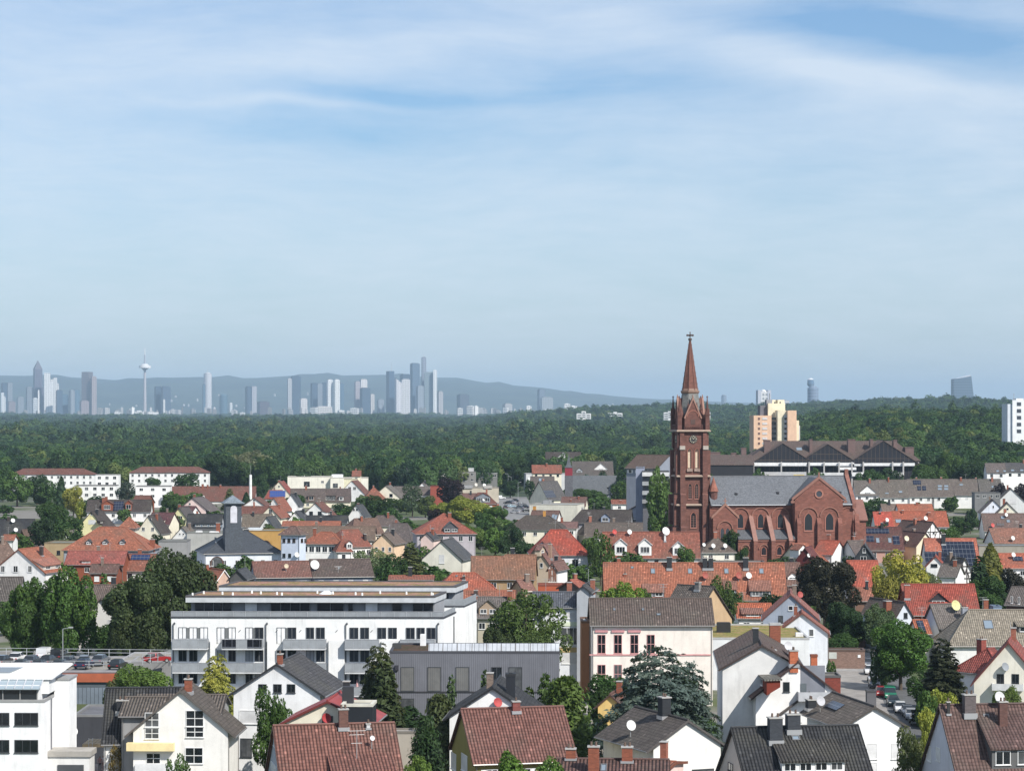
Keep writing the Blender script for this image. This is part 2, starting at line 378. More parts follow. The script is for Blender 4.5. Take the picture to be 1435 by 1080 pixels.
def broad_mesh(name,seed,n,size,lobes=26,squash=1.,matl=None,spread=.62,lr=(.2,.34),loose=.5,bottom=.18):
    rs=np.random.RandomState(seed); C=[];Rr=[]
    for i in range(lobes):
        d=sph(rs,1)[0]; d[2]=d[2]*.9+.12
        r=spread*rs.uniform(.45,1.)**.5; C.append((d[0]*r,d[1]*r,d[2]*r*.95)); Rr.append(rs.uniform(*lr))
    C.append((0,0,0)); Rr.append(.46); C=np.array(C); Rr=np.array(Rr)
    k=rs.choice(len(C),size=n*3,p=Rr**2/np.sum(Rr**2)); d=sph(rs,n*3)
    p=C[k]+d*(Rr[k]*rs.uniform(.78,1.08,size=n*3))[:,None]
    dist=np.linalg.norm(p[:,None,:]-C[None],axis=2)/Rr[None]; dist[np.arange(len(p)),k]=9
    ok=dist.min(1)>.8; p=p[ok][:n]; d=d[ok][:n]
    nr=d+rs.normal(size=d.shape)*loose+np.array([0,0,.25])
    # crown occupies z 0..1 with bottom fraction free for trunk, width 1
    mn,mx=p.min(0),p.max(0); q=(p-(mn+mx)/2)/(mx-mn)
    q[:,2]=(q[:,2]+.5)*(1-bottom)+bottom
    w=np.array([10.,10.,12.]); return leaf_mesh(name,q*w,nr,size,rs,1.4,matl)
def conifer_mesh(name,seed,n,size,wide=5.,h=12.,power=1.,tiers=11,droop=.5,matl=None,bottom=.06):
    """branch by branch: sprays along boughs that leave the stem all round"""
    rs=np.random.RandomState(seed); nb=tiers*19; P=[];N=[]
    tb=(np.arange(nb)+rs.uniform(0,1,nb))/nb; tb=1-np.sqrt(1-tb*.985); ph=np.arange(nb)*2.4+rs.uniform(-.4,.4,nb)
    L=wide*.5*((1-tb)**power)*rs.uniform(.72,1.12,nb)+.12
    wt=L**1.4; wt/=wt.sum()
    for i in range(nb):
        m=max(4,int(n*wt[i])); s_=rs.uniform(0.12,1,m)**.6; l=L[i]
        ca,sa=math.cos(ph[i]),math.sin(ph[i]); lat=rs.normal(size=m)*(.25*l*(1.15-s_)+.10)
        z=(bottom+(1-bottom)*tb[i])*h+l*(.22*s_-.42*droop*s_*s_)-np.abs(rs.normal(size=m))*.10*l**.5
        r=l*s_; P.append(np.stack([r*ca-lat*sa,r*sa+lat*ca,z],1))
        N.append(np.tile([ca*.7,sa*.7,.9],(m,1)))
    P=np.concatenate(P); N=np.concatenate(N)+rs.normal(size=P.shape)*.45
    return leaf_mesh(name,P,N,size,rs,1.9,matl)
def column_mesh(name,seed,n,size,wide=4.,h=12.,matl=None):
    rs=np.random.RandomState(seed); t=rs.uniform(0,1,n); ph=rs.uniform(0,2*np.pi,n)
    env=np.sin(np.clip(t*.9+.12,0,1)*np.pi)**.55*(1.-.45*t)
    lump=1+.12*np.sin(ph*5+t*17)+.08*np.sin(ph*9-t*31)
    r=wide*.62*env*lump*rs.uniform(.85,1.05,n)
    p=np.stack([r*np.cos(ph),r*np.sin(ph),t*h*.98+.2],1)
    nr=np.stack([np.cos(ph),np.sin(ph),np.full(n,.3)],1)+rs.normal(size=(n,3))*.5
    return leaf_mesh(name,p,nr,size,rs,1.6,matl)
def weep_mesh(name,seed,n,size,matl=None):
    rs=np.random.RandomState(seed); P=[];N=[]
    for i in range(46):
        a=rs.uniform(0,6.28); z=rs.uniform(2,10.5); rr=(12.3-z)*.42*rs.uniform(.5,1.05); m=n//46
        s=rs.uniform(0,1,m)**.7
        rad=rr*s; zz=z+1.2*np.sin(s*2.4)-2.2*s**2
        sp=.5+.9*s
        x=rad*math.cos(a)+rs.normal(size=m)*.45*sp; y=rad*math.sin(a)+rs.normal(size=m)*.45*sp
        P.append(np.stack([x,y,zz-rs.exponential(.5,m)*sp],1)); N.append(np.tile([math.cos(a),math.sin(a),.6],(m,1)))
    P=np.concatenate(P); P[:,2]=np.clip(P[:,2],.2,12.2); N=np.concatenate(N)+rs.normal(size=P.shape)*.5
    return leaf_mesh(name,P,N,size,rs,2.2,matl)
TM={}
def tmesh(kind,var,lod):
    k=(kind,var,lod)
    if k not in TM:
        sd=hash((len(kind),var,ord(kind[0])))%1000
        n={'hi':15000,'mid':4500,'lo':1100}[lod]; s={'hi':.30,'mid':.5,'lo':.95}[lod]
        if kind=='broad': m=broad_mesh('crown',sd,n,s,38,bottom=.12,spread=.78,lr=(.13,.27),loose=.6)
        elif kind=='open': m=broad_mesh('crown',sd+3,int(n*.5),s*1.05,34,spread=.8,lr=(.12,.24),loose=.8,bottom=.16)
        elif kind=='bush': m=broad_mesh('foliage',sd+5,int(n*.45),s*1.3,14,spread=.5,bottom=.0)
        elif kind=='spruce': m=conifer_mesh('crown',sd,n,s*.85,5.,12.,.85,10)
        elif kind=='wide': m=conifer_mesh('crown',sd,int(n*3.4),s*.55,9.,12.,.62,11,.9)
        elif kind=='column': m=column_mesh('crown',sd,int(n*.8),s*1.05)
        elif kind=='weep': m=weep_mesh('crown',sd,n,s*1.0)
        TM[k]=m
    return TM[k]
TREF={'broad':(10,12),'open':(10,12),'bush':(10,12),'spruce':(5,12),'wide':(9,12),'column':(4.6,12),'weep':(8.5,12)}
def trunk_mesh(var,limbs=True):
    k=('trunk',var,limbs)
    if k in TM: return TM[k]
    rs=random.Random(var+50); mb=MB(); mb.tube((0,0,-.3),(0,0,5.),.34,.2,8)
    for i in range(7 if limbs else 0):
        a=rs.uniform(0,6.28); z=rs.uniform(2.2,5.); L=rs.uniform(2.2,4.); e=(L*math.cos(a),L*math.sin(a),z+rs.uniform(2,4.5))
        mb.tube((0,0,z),e,.14,.04,5)
    mb.tube((0,0,5.),(0.3,.2,10.),.2,.05,6)
    o=mb.build('trunk',M_BARK); TM[k]=o.data; bpy.data.objects.remove(o); return TM[k]
def tree(kind,u,vtop,h,wpx,color,label,lod=None,var=None,name=None,cat='tree',group=None,Y=None,w=None,rot=None,base=None):
    """tree whose top shows at (u,vtop) and which stands h metres high"""
    if Y is None: Y=F*(H-(base or 0)-h)/(vtop-VH)
    elif h is None: h=H-(vtop-VH)/F*Y-(base or 0)
    w=(w or wpx*Y/F)*{'spruce':1.3,'wide':1.4,'weep':1.25,'column':1.2}.get(kind,1.)
    s=F/Y
    if lod is None: lod='hi' if (wpx or w*s)>44 else ('mid' if (wpx or w*s)>17 else 'lo')
    var=rng.randrange(3) if var is None else var
    rw,rh=TREF[kind]
    name=name or {'bush':'bush','spruce':'spruce_tree','wide':'cedar_tree','column':'cypress_tree','weep':'weeping_conifer'}.get(kind,'broadleaf_tree')
    x=(u-CX)/F*Y; z=(base if base is not None else terr(x,Y))
    t=thing(name,label,cat if kind!='bush' else 'bush',(x,Y,z),rng.uniform(0,6.28) if rot is None else rot,group)
    c=link('crown' if kind!='bush' else 'foliage',tmesh(kind,var,lod),t,color); c.scale=(w/rw,w/rw,h/rh)
    if kind!='bush':
        k=link('trunk',trunk_mesh(var,kind in('broad','open')),t); sc=min(w/rw,h/rh); k.scale=(sc*1.1,sc*1.1,h/rh*.9)
    return t
# ------------------------------------------------------------ forest
FP=[]
for v_ in range(5):
    FP.append(broad_mesh('crown',300+v_,1500,.72,8,matl=M_FLEAF,bottom=.05,loose=.3,lr=(.26,.4),spread=.55))
FP.append(conifer_mesh('crown',310,1100,.7,5.5,14.,matl=M_FLEAF))
FL=[broad_mesh('crown',320+v_,330,1.5,4,matl=M_FLEAF,bottom=.0,loose=.2,lr=(.3,.42),spread=.5) for v_ in range(3)]
frs=random.Random(11)
def forest_front(x,Y):
    """true where the woods stand"""
    u=CX+F*x/Y; j=40*math.sin(u*.03)+30*math.sin(u*.011+2)
    if u<420: f=1480
    elif u<700: f=1330
    elif u<880: f=1500
    elif u<990: f=1120
    elif u<1295: f=1290
    else: f=1230
    return Y>f+j
nforest=0; pts=[]
edge=[]
Y=960.
while Y<2600:
    s=8.6+Y*.0012; hw=.255*Y; x=-hw
    while x<hw:
        xx=x+frs.uniform(-.35,.35)*s; yy=Y+frs.uniform(-.4,.4)*s
        if forest_front(xx,yy): edge.append((xx,yy))
        x+=s
    Y+=s
# the 280 that show largest: the first rows towards the town
byu={}
for (x,y) in edge:
    byu.setdefault(int((x/y)*F/9),[]).append((y,x))
sel=set()
for k in byu:
    u=k*9+CX
    if -10<u<1445:
        L=sorted(byu[k]); [sel.add(e) for e in L[:2]]
sel=sorted(sel)[:290]
selset=set(sel)
for i,(y,x) in enumerate(sel):
    v_=frs.choice([0,1,2,3,4,0,1,2,3,4,5]); hh=frs.uniform(13,20); ww=frs.uniform(10,15)
    o=link('forest_tree' if v_<5 else 'forest_spruce',FP[v_]); o.location=(x,y,terr(x,y)-.3); o.rotation_euler=(0,0,frs.uniform(0,6.28))
    o.scale=(ww/10,ww/10,hh/12) if v_<5 else (ww/9,ww/9,hh/12.)
    tag(o,'dense green broadleaf tree in the front rows of the wood behind the town' if v_<5 else 'slim dark spruce among the broadleaf trees in the front rows of the wood','tree','trees at the edge of the wood')
def patch(x,y): return .5+.25*(math.sin(x*.013+y*.004+1.)+math.sin(y*.0061-x*.007))+.12*math.sin(x*.031+y*.017)
P=[(x,y,terr(x,y)-.3,frs.uniform(1.0,1.6),frs.uniform(.8,1.35)*(.72+.6*patch(x,y)),frs.randrange(60)%11 if False else frs.choice([0,1,2,3,4,0,1,2,3,4,5])) for (x,y) in edge if (y,x) not in selset]
Y=2600.
while Y<13500:
    s=12.5 if Y<4500 else (17. if Y<7500 else 24.)
    hw=.235*Y; x=-hw
    while x<hw:
        xx=x+frs.uniform(-.4,.4)*s; yy=Y+frs.uniform(-.45,.45)*s
        k=s/10.
        P.append((xx,yy,terr(xx,yy)-.5,frs.uniform(.95,1.5)*k,frs.uniform(.8,1.4)*(.75+.6*patch(x,y))*(1.45 if frs.random()<.06 else 1.),6+frs.randrange(3)))
        x+=s
    Y+=s*1.15
def gn_forest(name,P,protos,label):
    me=bpy.data.meshes.new(name); me.from_pydata([p[:3] for p in P],[],[])
    for nm,idx in (('sw',3),('sh',4)):
        a=me.attributes.new(nm,'FLOAT','POINT'); a.data.foreach_set('value',[p[idx] for p in P])
    a=me.attributes.new('pick','INT','POINT'); a.data.foreach_set('value',[int(p[5]) for p in P])
    o=link(name,me); tag(o,label,'woodland',kind='stuff')
    g=bpy.data.node_groups.new(name,'GeometryNodeTree'); g.interface.new_socket('Geometry',in_out='INPUT',socket_type='NodeSocketGeometry'); g.interface.new_socket('Geometry',in_out='OUTPUT',socket_type='NodeSocketGeometry')
    t=NT(g); gi=t.new('NodeGroupInput'); go=t.new('NodeGroupOutput')
    j=t.new('GeometryNodeGeometryToInstance')
    for pr in reversed(protos):
        oi=t.new('GeometryNodeObjectInfo'); oi.inputs['Object'].default_value=pr; oi.transform_space='ORIGINAL'; oi.inputs['As Instance'].default_value=False
        t.l.new(oi.outputs['Geometry'],j.inputs[0])
    ip=t.new('GeometryNodeInstanceOnPoints'); ip.inputs['Pick Instance'].default_value=True
    def attr(n,ty): 
        a=t.new('GeometryNodeInputNamedAttribute',data_type=ty); a.inputs[0].default_value=n; return a.outputs[0]
    sw=attr('sw','FLOAT'); sh=attr('sh','FLOAT')
    t.l.new(gi.outputs[0],ip.inputs['Points']); t.l.new(j.outputs[0],ip.inputs['Instance']); t.l.new(attr('pick','INT'),ip.inputs['Instance Index'])
    t.l.new(t.comb(sw,sw,sh),ip.inputs['Scale'])
    rv=t.new('FunctionNodeRandomValue',data_type='FLOAT'); rv.inputs[3].default_value=6.28
    t.l.new(t.comb(0.,0.,rv.outputs[1]),ip.inputs['Rotation'])
    t.l.new(ip.outputs[0],go.inputs[0])
    md=o.modifiers.new('scatter','NODES'); md.node_group=g
    return o
# prototypes are trees of the wood themselves
prot=[]
for i,m_ in enumerate(FP+FL):
    o=link('forest_tree',m_); x=-300+70*i; y=1560+8*i
    o.location=(x,y,terr(x,y)); o.scale=(1,1,1.4)
    tag(o,'dense green broadleaf tree in the front rows of the wood behind the town' if i!=5 else 'slim dark spruce among the broadleaf trees in the front rows of the wood','tree','trees at the edge of the wood'); prot.append(o)
def far_split(P):
    return [p for p in P if p[1]<2600],[p for p in P if p[1]>=2600]
gn_forest('woodland',P,prot,'vast dark green wood stretching from the town to the far skyline')

# ------------------------------------------------------------ far skyline
def tower(u1,u2,vt,Y,color,label,kind='box',rot=.45,name='office_tower',m=None,vb=None,cat='tower',**k):
    s=F/Y; ppx=(u2-u1); wd=ppx/s; x=((u1+u2)/2-CX)/s; zt=H-(vt-VH)/s
    rot=k.get('r',rot); side=wd/(math.cos(rot)+math.sin(abs(rot))*k.get('dr',.8)); dp=side*k.get('dr',.8)
    g0=terr(x,Y)-5
    t=thing(name,label,cat,(x,Y,g0),rot,k.get('group')); zt-=g0; m=m or M_FACADE
    a,b=side/2,dp/2; mb=MB()
    rc=k.get('roofcolor',tuple(c*.7 for c in color))
    if kind=='box':
        mb.box(-a,a,-b,b,0,zt-4); mb.build('tower_body',m,t,color); MB().box(-a*.7,a*.7,-b*.7,b*.7,zt-4,zt).build('roof_plant',M_PLAIN,t,rc)
    elif kind=='spire':    # stepped shaft with pyramid
        zs=H-(k['vs']-VH)/s-g0
        mb.box(-a,a,-b,b,0,zs*.62); mb.box(-a*.8,a*.8,-b*.8,b*.8,zs*.62,zs); mb.build('tower_body',m,t,color)
        MB().hexa([(-a*.8,-b*.8,zs),(a*.8,-b*.8,zs),(a*.8,b*.8,zs),(-a*.8,b*.8,zs)],[(-1,-1,zt),(1,-1,zt),(1,1,zt),(-1,1,zt)]).build('pyramid_roof',M_PLAIN,t,rc)
    elif kind=='twin':
        mb.box(-a,-a*.08,-b,b,0,zt-5); mb.build('tower_body',m,t,color); MB().box(-a*.02,a,-b*1.1,b,0,zt).build('second_slab',m,t,k.get('c2',color)); MB().box(-a*.9,-a*.2,-b*.5,b*.5,zt-5,zt-1).build('roof_plant',M_PLAIN,t,rc)
    elif kind=='round':
        mb.cone(0,0,0,zt-6,a,a,20); mb.build('tower_body',m,t,color); MB().cone(0,0,zt-6,zt,a*.8,a*.6,20).build('roof_plant',M_PLAIN,t,rc)
    elif kind=='step':
        mb.box(-a,a,-b,b,0,zt*.8); mb.box(-a,a*.3,-b,b,zt*.8,zt); mb.build('tower_body',m,t,color); MB().box(a*.35,a*.95,-b*.8,b*.8,zt*.8,zt*.86).build('roof_terrace',M_PLAIN,t,rc)
    elif kind=='slant':
        mb.hexa([(-a,-b,0),(a,-b,0),(a,b,0),(-a,b,0)],[(-a,-b,zt),(a,-b,zt-k.get('drop',20)),(a,b,zt-k.get('drop',20)),(-a,b,zt)]); mb.build('tower_body',m,t,color)
    if k.get('ant'):
        za=H-(k['ant']-VH)/s-g0; MB().tube((0,0,zt-3),(0,0,za),2.2,1.0,5).build('antenna',M_METAL,t,(.7,.7,.7))
    return t
BL=(.08,.15,.22); DB=(.045,.075,.12); WT=(.62,.64,.66); PKT=(.30,.24,.25); GRY=(.26,.29,.33)
SK=14000
T=tower
T(0,8,550,SK,WT,'thin white slab tower cut by the left end of the skyline','step')
T(1,18,536,SK+300,DB,'dark glass slab with a white right flank at the left end of the skyline','twin',c2=GRY)
T(10,22,562,SK-200,PKT,'short brown grey block below the dark glass slab at the left end of the skyline')
T(23,34,556,SK,GRY,'short grey blue tower left of the pencil shaped spire tower')
T(36,46,542,SK+200,GRY,'slender grey tower directly left of the pyramid topped tower')
T(44.5,61.5,505,SK,(.13,.12,.17),'tall dark tower with a pointed pyramid roof','spire',vs=517,roofcolor=(.1,.1,.13))
T(45,53,557,SK-400,WT,'small pale block at the foot of the pyramid topped tower')
T(52.5,55.5,546,SK-500,(.8,.78,.75),'thin white chimney stack in front of the pyramid topped tower','round',m=M_PLAIN,name='chimney_stack',cat='chimney')
T(61,76,522.5,SK-100,(.8,.8,.8),'bright white wide tower right of the pyramid topped tower','step',r=.2)
T(73,83,529,SK,(.68,.68,.68),'white tower with stepped top overlapping the bright white tower','step')
T(78,88,546,SK-200,DB,'low dark blue tower right of the white pair')
T(86,96,552,SK+100,BL,'low blue glass block between two taller skyline towers')
T(96,112,546,SK,GRY,'grey tower with pale top edge right of the low blue block','twin',c2=BL)
T(111,125,561,SK-300,PKT,'short brownish block left of the wide pinkish tower')
T(115,135,521,SK,(.20,.17,.19),'wide pinkish tower with a dark raised core','step',r=-.3)
T(127,135.5,527,SK-50,(.36,.30,.30),'pinkish grey side slab joined to the wide tower with raised core')
T(216,227,541,SK,DB,'left one of the two joined dark towers beside the television tower')
T(225,239.5,541,SK-60,(.06,.09,.14),'broader right one of the two joined dark towers beside the television tower')
T(284,298,522,SK,(.60,.60,.63),'tall pale cylindrical looking tower with a small crown','round',ant=517)
T(283.5,288,538,SK-50,BL,'narrow blue annex on the left side of the tall pale round tower')
T(306,320.5,552,SK,(.10,.18,.24),'short rounded blue green glass tower','round')
T(321,326,564,SK-100,WT,'tiny white block right of the rounded blue green tower')
T(343,360,541,SK,DB,'dark tower with pale right edge between the round towers and the brown block','twin',c2=(.42,.42,.46))
T(360,378,562,SK-500,(.09,.07,.09),'low dark brown block at the foot of the skyline')
T(402,409,530,SK,(.5,.5,.52),'pale narrow slab attached left of the tall dark tower')
T(407,422,526.5,SK+50,DB,'tall dark tower with a pale cap line','box',r=.3)
T(419,431,558,SK-500,(.66,.62,.6),'low white block with rows of windows under the tall dark tower')
T(435,445,536.5,SK,DB,'first dark slab of the trio left of the white twin towers')
T(443,452,537,SK+40,GRY,'paler middle slab of the trio left of the white twin towers')
T(450,458,536,SK+90,DB,'third dark slab of the trio left of the white twin towers')
T(457,466.5,531.5,SK-100,(.78,.78,.78),'left one of the white twin towers')
T(467,476.5,531.5,SK-120,(.82,.82,.80),'right one of the white twin towers')
T(475,482,537,SK,BL,'blue slab hugging the right white twin tower')
T(443,466,569,SK-700,(.75,.7,.66),'long low white block below the white twin towers',dr=.4,r=.1)
T(496,505,534,SK,(.48,.42,.44),'pinkish tower left of a white topped tower')
T(503,515,531,SK+60,(.66,.64,.63),'white topped tower behind a dark glass tower')
T(504,519,543,SK-80,DB,'dark glass tower in front of the white topped tower')
T(518,525,552,SK,(.55,.53,.52),'small pale tower right of the dark glass tower')
T(528,538.5,559,SK,GRY,'small grey block with a white roof box left of the skyscraper cluster')
T(541,556.5,520,SK,(.05,.09,.15),'dark blue skyscraper with a mast at the left of the tall cluster','step',ant=508,r=.5)
T(553,563,530.5,SK-150,(.66,.64,.66),'white tower with a slanted top in the tall cluster','slant',drop=24)
T(562,575,531,SK-120,(.72,.70,.70),'broad white gridded tower in the tall cluster',r=.15)
T(560,576,524,SK+250,DB,'dark tower showing behind the broad white gridded tower')
T(574.5,588.5,508.5,SK,(.10,.15,.22),'tall blue grey skyscraper left of the mast topped giant')
T(583,594,540,SK-80,GRY,'lower blue grey shoulder block under the tallest towers')
T(590.5,597.5,500,SK+60,(.28,.30,.36),'tallest skyline tower with a dark head and a mast','box',ant=497,r=.3)
T(594,608,521,SK,(.26,.32,.34),'broad glass tower with dark bands beside the tallest one',r=.1,dr=.5)
T(606.5,612.5,518,SK-30,(.82,.82,.82),'narrow bright white shaft on the right of the tall cluster',r=.2)
T(612.5,621,548,SK,(.45,.43,.43),'small pale tower right of the tall cluster')
T(640,657.5,552,SK,(.08,.09,.12),'squat dark gridded block apart from the tall cluster')
T(704,718,565,SK-300,(.5,.48,.47),'low pale block between the cluster and the grey pair of towers')
T(753,764,545,SK,(.16,.2,.26),'taller grey half of the grey pair of towers')
T(757,775,556,SK-80,(.36,.38,.4),'lower wider half of the grey pair of towers',r=.2)
T(1010,1019,553,SK+2000,(.2,.24,.3),'tiny hazy dark tower right of the church spire','round')
HT=T(1130,1148.5,541,9000,(.22,.28,.38),'silo shaped white striped tower body on the right skyline','round',ant=None,r=0.3)
bpy.context.view_layer.update()
# rounded head on the silo tower, domed twin silo block, slanted glass tower on the right
t=bpy.data.objects.new('barrel_head',None); COL.objects.link(t); t.parent=HT; t.location=HT.matrix_world.inverted()@atY(1136,541.5,9000)

MB().cone(0,0,0,9,9,12.5,16).build('lower_glazing',M_TGLASS,t,(.2,.27,.36)); MB().cone(0,0,9,24,12.5,11,16).build('upper_glazing',M_TGLASS,t,(.10,.16,.24)); MB().cone(0,0,24,29,11,5,16).build('cap',M_PLAIN,t,(.6,.62,.65))
p0=atY(1070,563,7000); t=thing('silo_block','white twin silo block with a dome between two towers','tower',(p0.x,7000,p0.z-10),.25)
mb=MB(); mb.box(-19,-9,-8,8,0,42); mb.box(9,19,-8,8,0,42); mb.build('side_tower',M_PLAIN,t,(.42,.44,.5)); MB().box(-9,9,-7,7,0,37).build('middle_block',M_FACADE,t,(.62,.62,.62))
mb=MB(); mb.cone(0,0,37,41,8,6.5,14); mb.cone(0,0,41,44,6.5,1,14); mb.build('dome',M_PLAIN,t,(.7,.7,.7))
p0=atY(1349,562,10500); t=thing('glass_office_tower','large tapering glass tower with a slanted roof far right','tower',(p0.x,10500,p0.z-30),.1)
a=43;MB().hexa([(-a,-24,0),(a*1.06,-24,0),(a*1.06,24,0),(-a,24,0)],[(-a,-20,120),(a*.72,-20,132),(a*.72,20,132),(-a,20,120)]).build('tower_body',M_FACADE,t,(.10,.15,.21))
MB().hexa([(-a*.75,-16,120.5),(a*.7,-16,132),(a*.7,16,132),(-a*.75,16,120.5)],[(-a*.7,-16,123),(a*.68,-16,137),(a*.68,16,137),(-a*.7,16,123)]).build('roof_crown',M_PLAIN,t,(.5,.53,.58))
# television tower
p0=atY(203,584,SK); t=thing('television_tower','slim television tower with a disc shaped pod and a tall mast','tower',(p0.x,SK,0)); s_=SK/F
z=lambda v: H-(v-VH)*s_
MB().cone(0,0,0,z(519),10,6.2,14).build('shaft',M_PLAIN,t,(.42,.40,.42)); 
mb=MB(); mb.cone(0,0,z(519),z(515.5),7,22,22); mb.build('pod_underside',M_PLAIN,t,(.42,.38,.40)); MB().cone(0,0,z(515.5),z(512.2),33,33,24).build('pod_deck',M_PLAIN,t,(.78,.76,.76)); MB().cone(0,0,z(512.2),z(509.8),22,16,20).build('pod_top',M_PLAIN,t,(.6,.6,.6))
MB().cone(0,0,z(509.8),z(497),6.,4.,10).build('mast_base',M_PLAIN,t,(.35,.37,.42)); MB().cone(0,0,z(497),z(487),2.6,1.,8).build('antenna',M_PLAIN,t,(.75,.72,.72))
# low town around the skyline
lrs=random.Random(5)
def lowb(u,Y,wpx,hm,color,z0):
    x=(u-CX)/F*Y; wd=wpx*Y/F; mb=MB(); d_=wd*.5
    mb.box(-wd/2,wd/2,-d_,d_,-6,hm); mb.box(-wd*.3,wd*.15,-d_*.5,d_*.5,hm,hm+3)
    o=mb.build('far_building',M_FACADE if wpx>5 else M_PLAIN,None,color); o.location=(x,Y,z0); o.rotation_euler=(0,0,lrs.uniform(-.5,.5))
    tag(o,'small pale building far off among the low roofs below the skyline and the hills','building','far low buildings under the skyline')
for i in range(75):
    u=lrs.choice([lrs.uniform(130,440),lrs.uniform(0,1000),lrs.uniform(620,900)]); c=lrs.choice([.35,.45,.5,.3,.25,.2]); lowb(u,lrs.uniform(12600,13800),lrs.uniform(1.5,7),lrs.uniform(32,52),(c,c*.98,c*.96),0)
for (u,v,wp) in [(186,571,4),(196,576,12),(212,577,16),(165,577,9),(440,571,8),(478,575,8),(645,572,7),(660,569,9),(667,569,5),(709,571,6),(741,569,7),(795,566,9),(803,569,10),(852,568,8),(497,572,10),(340,578,6),(230,560,2),(1102,561,7)]:
    Y=12300; lowb(u,Y,wp,H-(v-VH)*Y/F,(.75,.74,.72),0)
for i in range(34):
    Y=lrs.uniform(17500,20500); u=lrs.choice([lrs.uniform(130,450),lrs.uniform(230,340),lrs.uniform(500,900)])
    tt=(Y-16500)/8500; zz=hillz(u,tt); lowb(u,Y,lrs.uniform(1.,2.6),lrs.uniform(10,16),(.4,.4,.4),zz+4)
# white blocks standing in the wood
def woodblock(u1,u2,vt,vb,Y,label,segs):
    x=((u1+u2)/2-CX)/F*Y; s=F/Y; wd=(u2-u1)/s; zt=H-(vt-VH)/s; 
    t=thing('apartment_block',label,'building',(x,Y,terr(x,Y)-2)); zb=terr(x,Y)-2
    for i,(a,b,hh) in enumerate(segs):
        MB().box(-wd/2+wd*a,-wd/2+wd*b,-7-i,7,0,(zt-zb)*hh).build('wing',M_PLAIN,t,(.72,.72,.70))
        for q in range(3):
            zz=(zt-zb)*hh-3.5-q*4.2
            if b-a>.25: MB().box(-wd/2+wd*(a+.06),-wd/2+wd*(b-.06),-7.4-i,-7.05-i,zz-1.,zz+.8).build('window_band',M_TGLASS,t,(.06,.07,.09))
woodblock(808,828,576,587,5200,'white stepped block poking out of the wood left of the other white block',[(0,.35,.86),(.35,.65,1.),(.65,1,.86)])
woodblock(852,872,577,588,5200,'low white block with a roof box poking out of the wood, nearer the church',[(0,.38,.92),(.38,.62,1.),(.62,1,.92)])
woodblock(930,942,576,588,5000,'white block in the wood directly left of the church tower',[(0,.5,.93),(.5,1,1.)])
woodblock(982,995,575,587,5000,'white block in the wood directly right of the church tower',[(0,.4,1.),(.4,1,.9)])
# ------------------------------------------------------------ building kit
OR=(.33,.112,.062); OD=(.26,.088,.054); RB=(.16,.062,.045); RR=(.25,.058,.04); BR=(.095,.062,.05); GB=(.15,.13,.112); SL=(.048,.054,.064); AN=(.022,.025,.03); MR=(.10,.035,.04); DK=(.05,.038,.034)
WH=(.82,.81,.79); CR=(.80,.74,.60); YE=(.80,.74,.42); PK=(.78,.60,.55); GY=(.42,.44,.47); BG=(.55,.43,.28); OC=(.5,.3,.1)
BK=(.25,.08,.045); WARN=[]
def warn(*a): WARN.append(' '.join(str(x) for x in a))
ROOTM={}; FOOT=[]
class Vol:
    def at(s,p): return s.M@Vector(p)
    def hit(s,pt,nr,u,v):
        o=s.Mi@Vector((0,0,H)); d=s.Mi.to_3x3()@Vector(((u-CX)/F,1,-(v-VH)/F)); nr=Vector(nr)
        k=(Vector(pt)-o).dot(nr)/d.dot(nr); return o+d*k
    def put(s,name,mb,m,color,parent=None,loc=None,**k):
        o=mb.build(name,m,parent or s.root,color,**k)
        if parent is None: o.matrix_local=s.R@(loc or Matrix())
        return o
    def fin(s):
        s.Mi=s.M.inverted(); s.R=ROOTM[s.root.name].inverted()@s.M
        s.s=F/s.M.translation.y; FOOT.append(s)
def mk_root(v,name,label,cat,group=None):
    loc=v.M.translation; r=thing(name,label,cat,loc,0,group); r.rotation_euler=v.M.to_euler(); ROOTM[r.name]=v.M.copy(); v.root=r; v.fin()
def frameM(x,y,z,yaw): return Matrix.Translation((x,y,z))@Matrix.Rotation(yaw,4,'Z')
WALLF={'f':(0,-1),'b':(0,1),'l':(-1,0),'r':(1,0)}
def wall_frame(v,face):
    nx,ny=WALLF[face]
    return (v.L/2*nx,v.W/2*ny,0),(nx,ny,0)
def rect_on(v,pt,nr,t1,t2,u,vv,wp,hp):
    c=v.hit(pt,nr,u,vv); a=v.hit(pt,nr,u-wp/2,vv); b=v.hit(pt,nr,u+wp/2,vv); p=v.hit(pt,nr,u,vv-hp/2); q=v.hit(pt,nr,u,vv+hp/2)
    return c,abs((b-a).dot(Vector(t1))),abs((p-q).dot(Vector(t2)))
WC={}
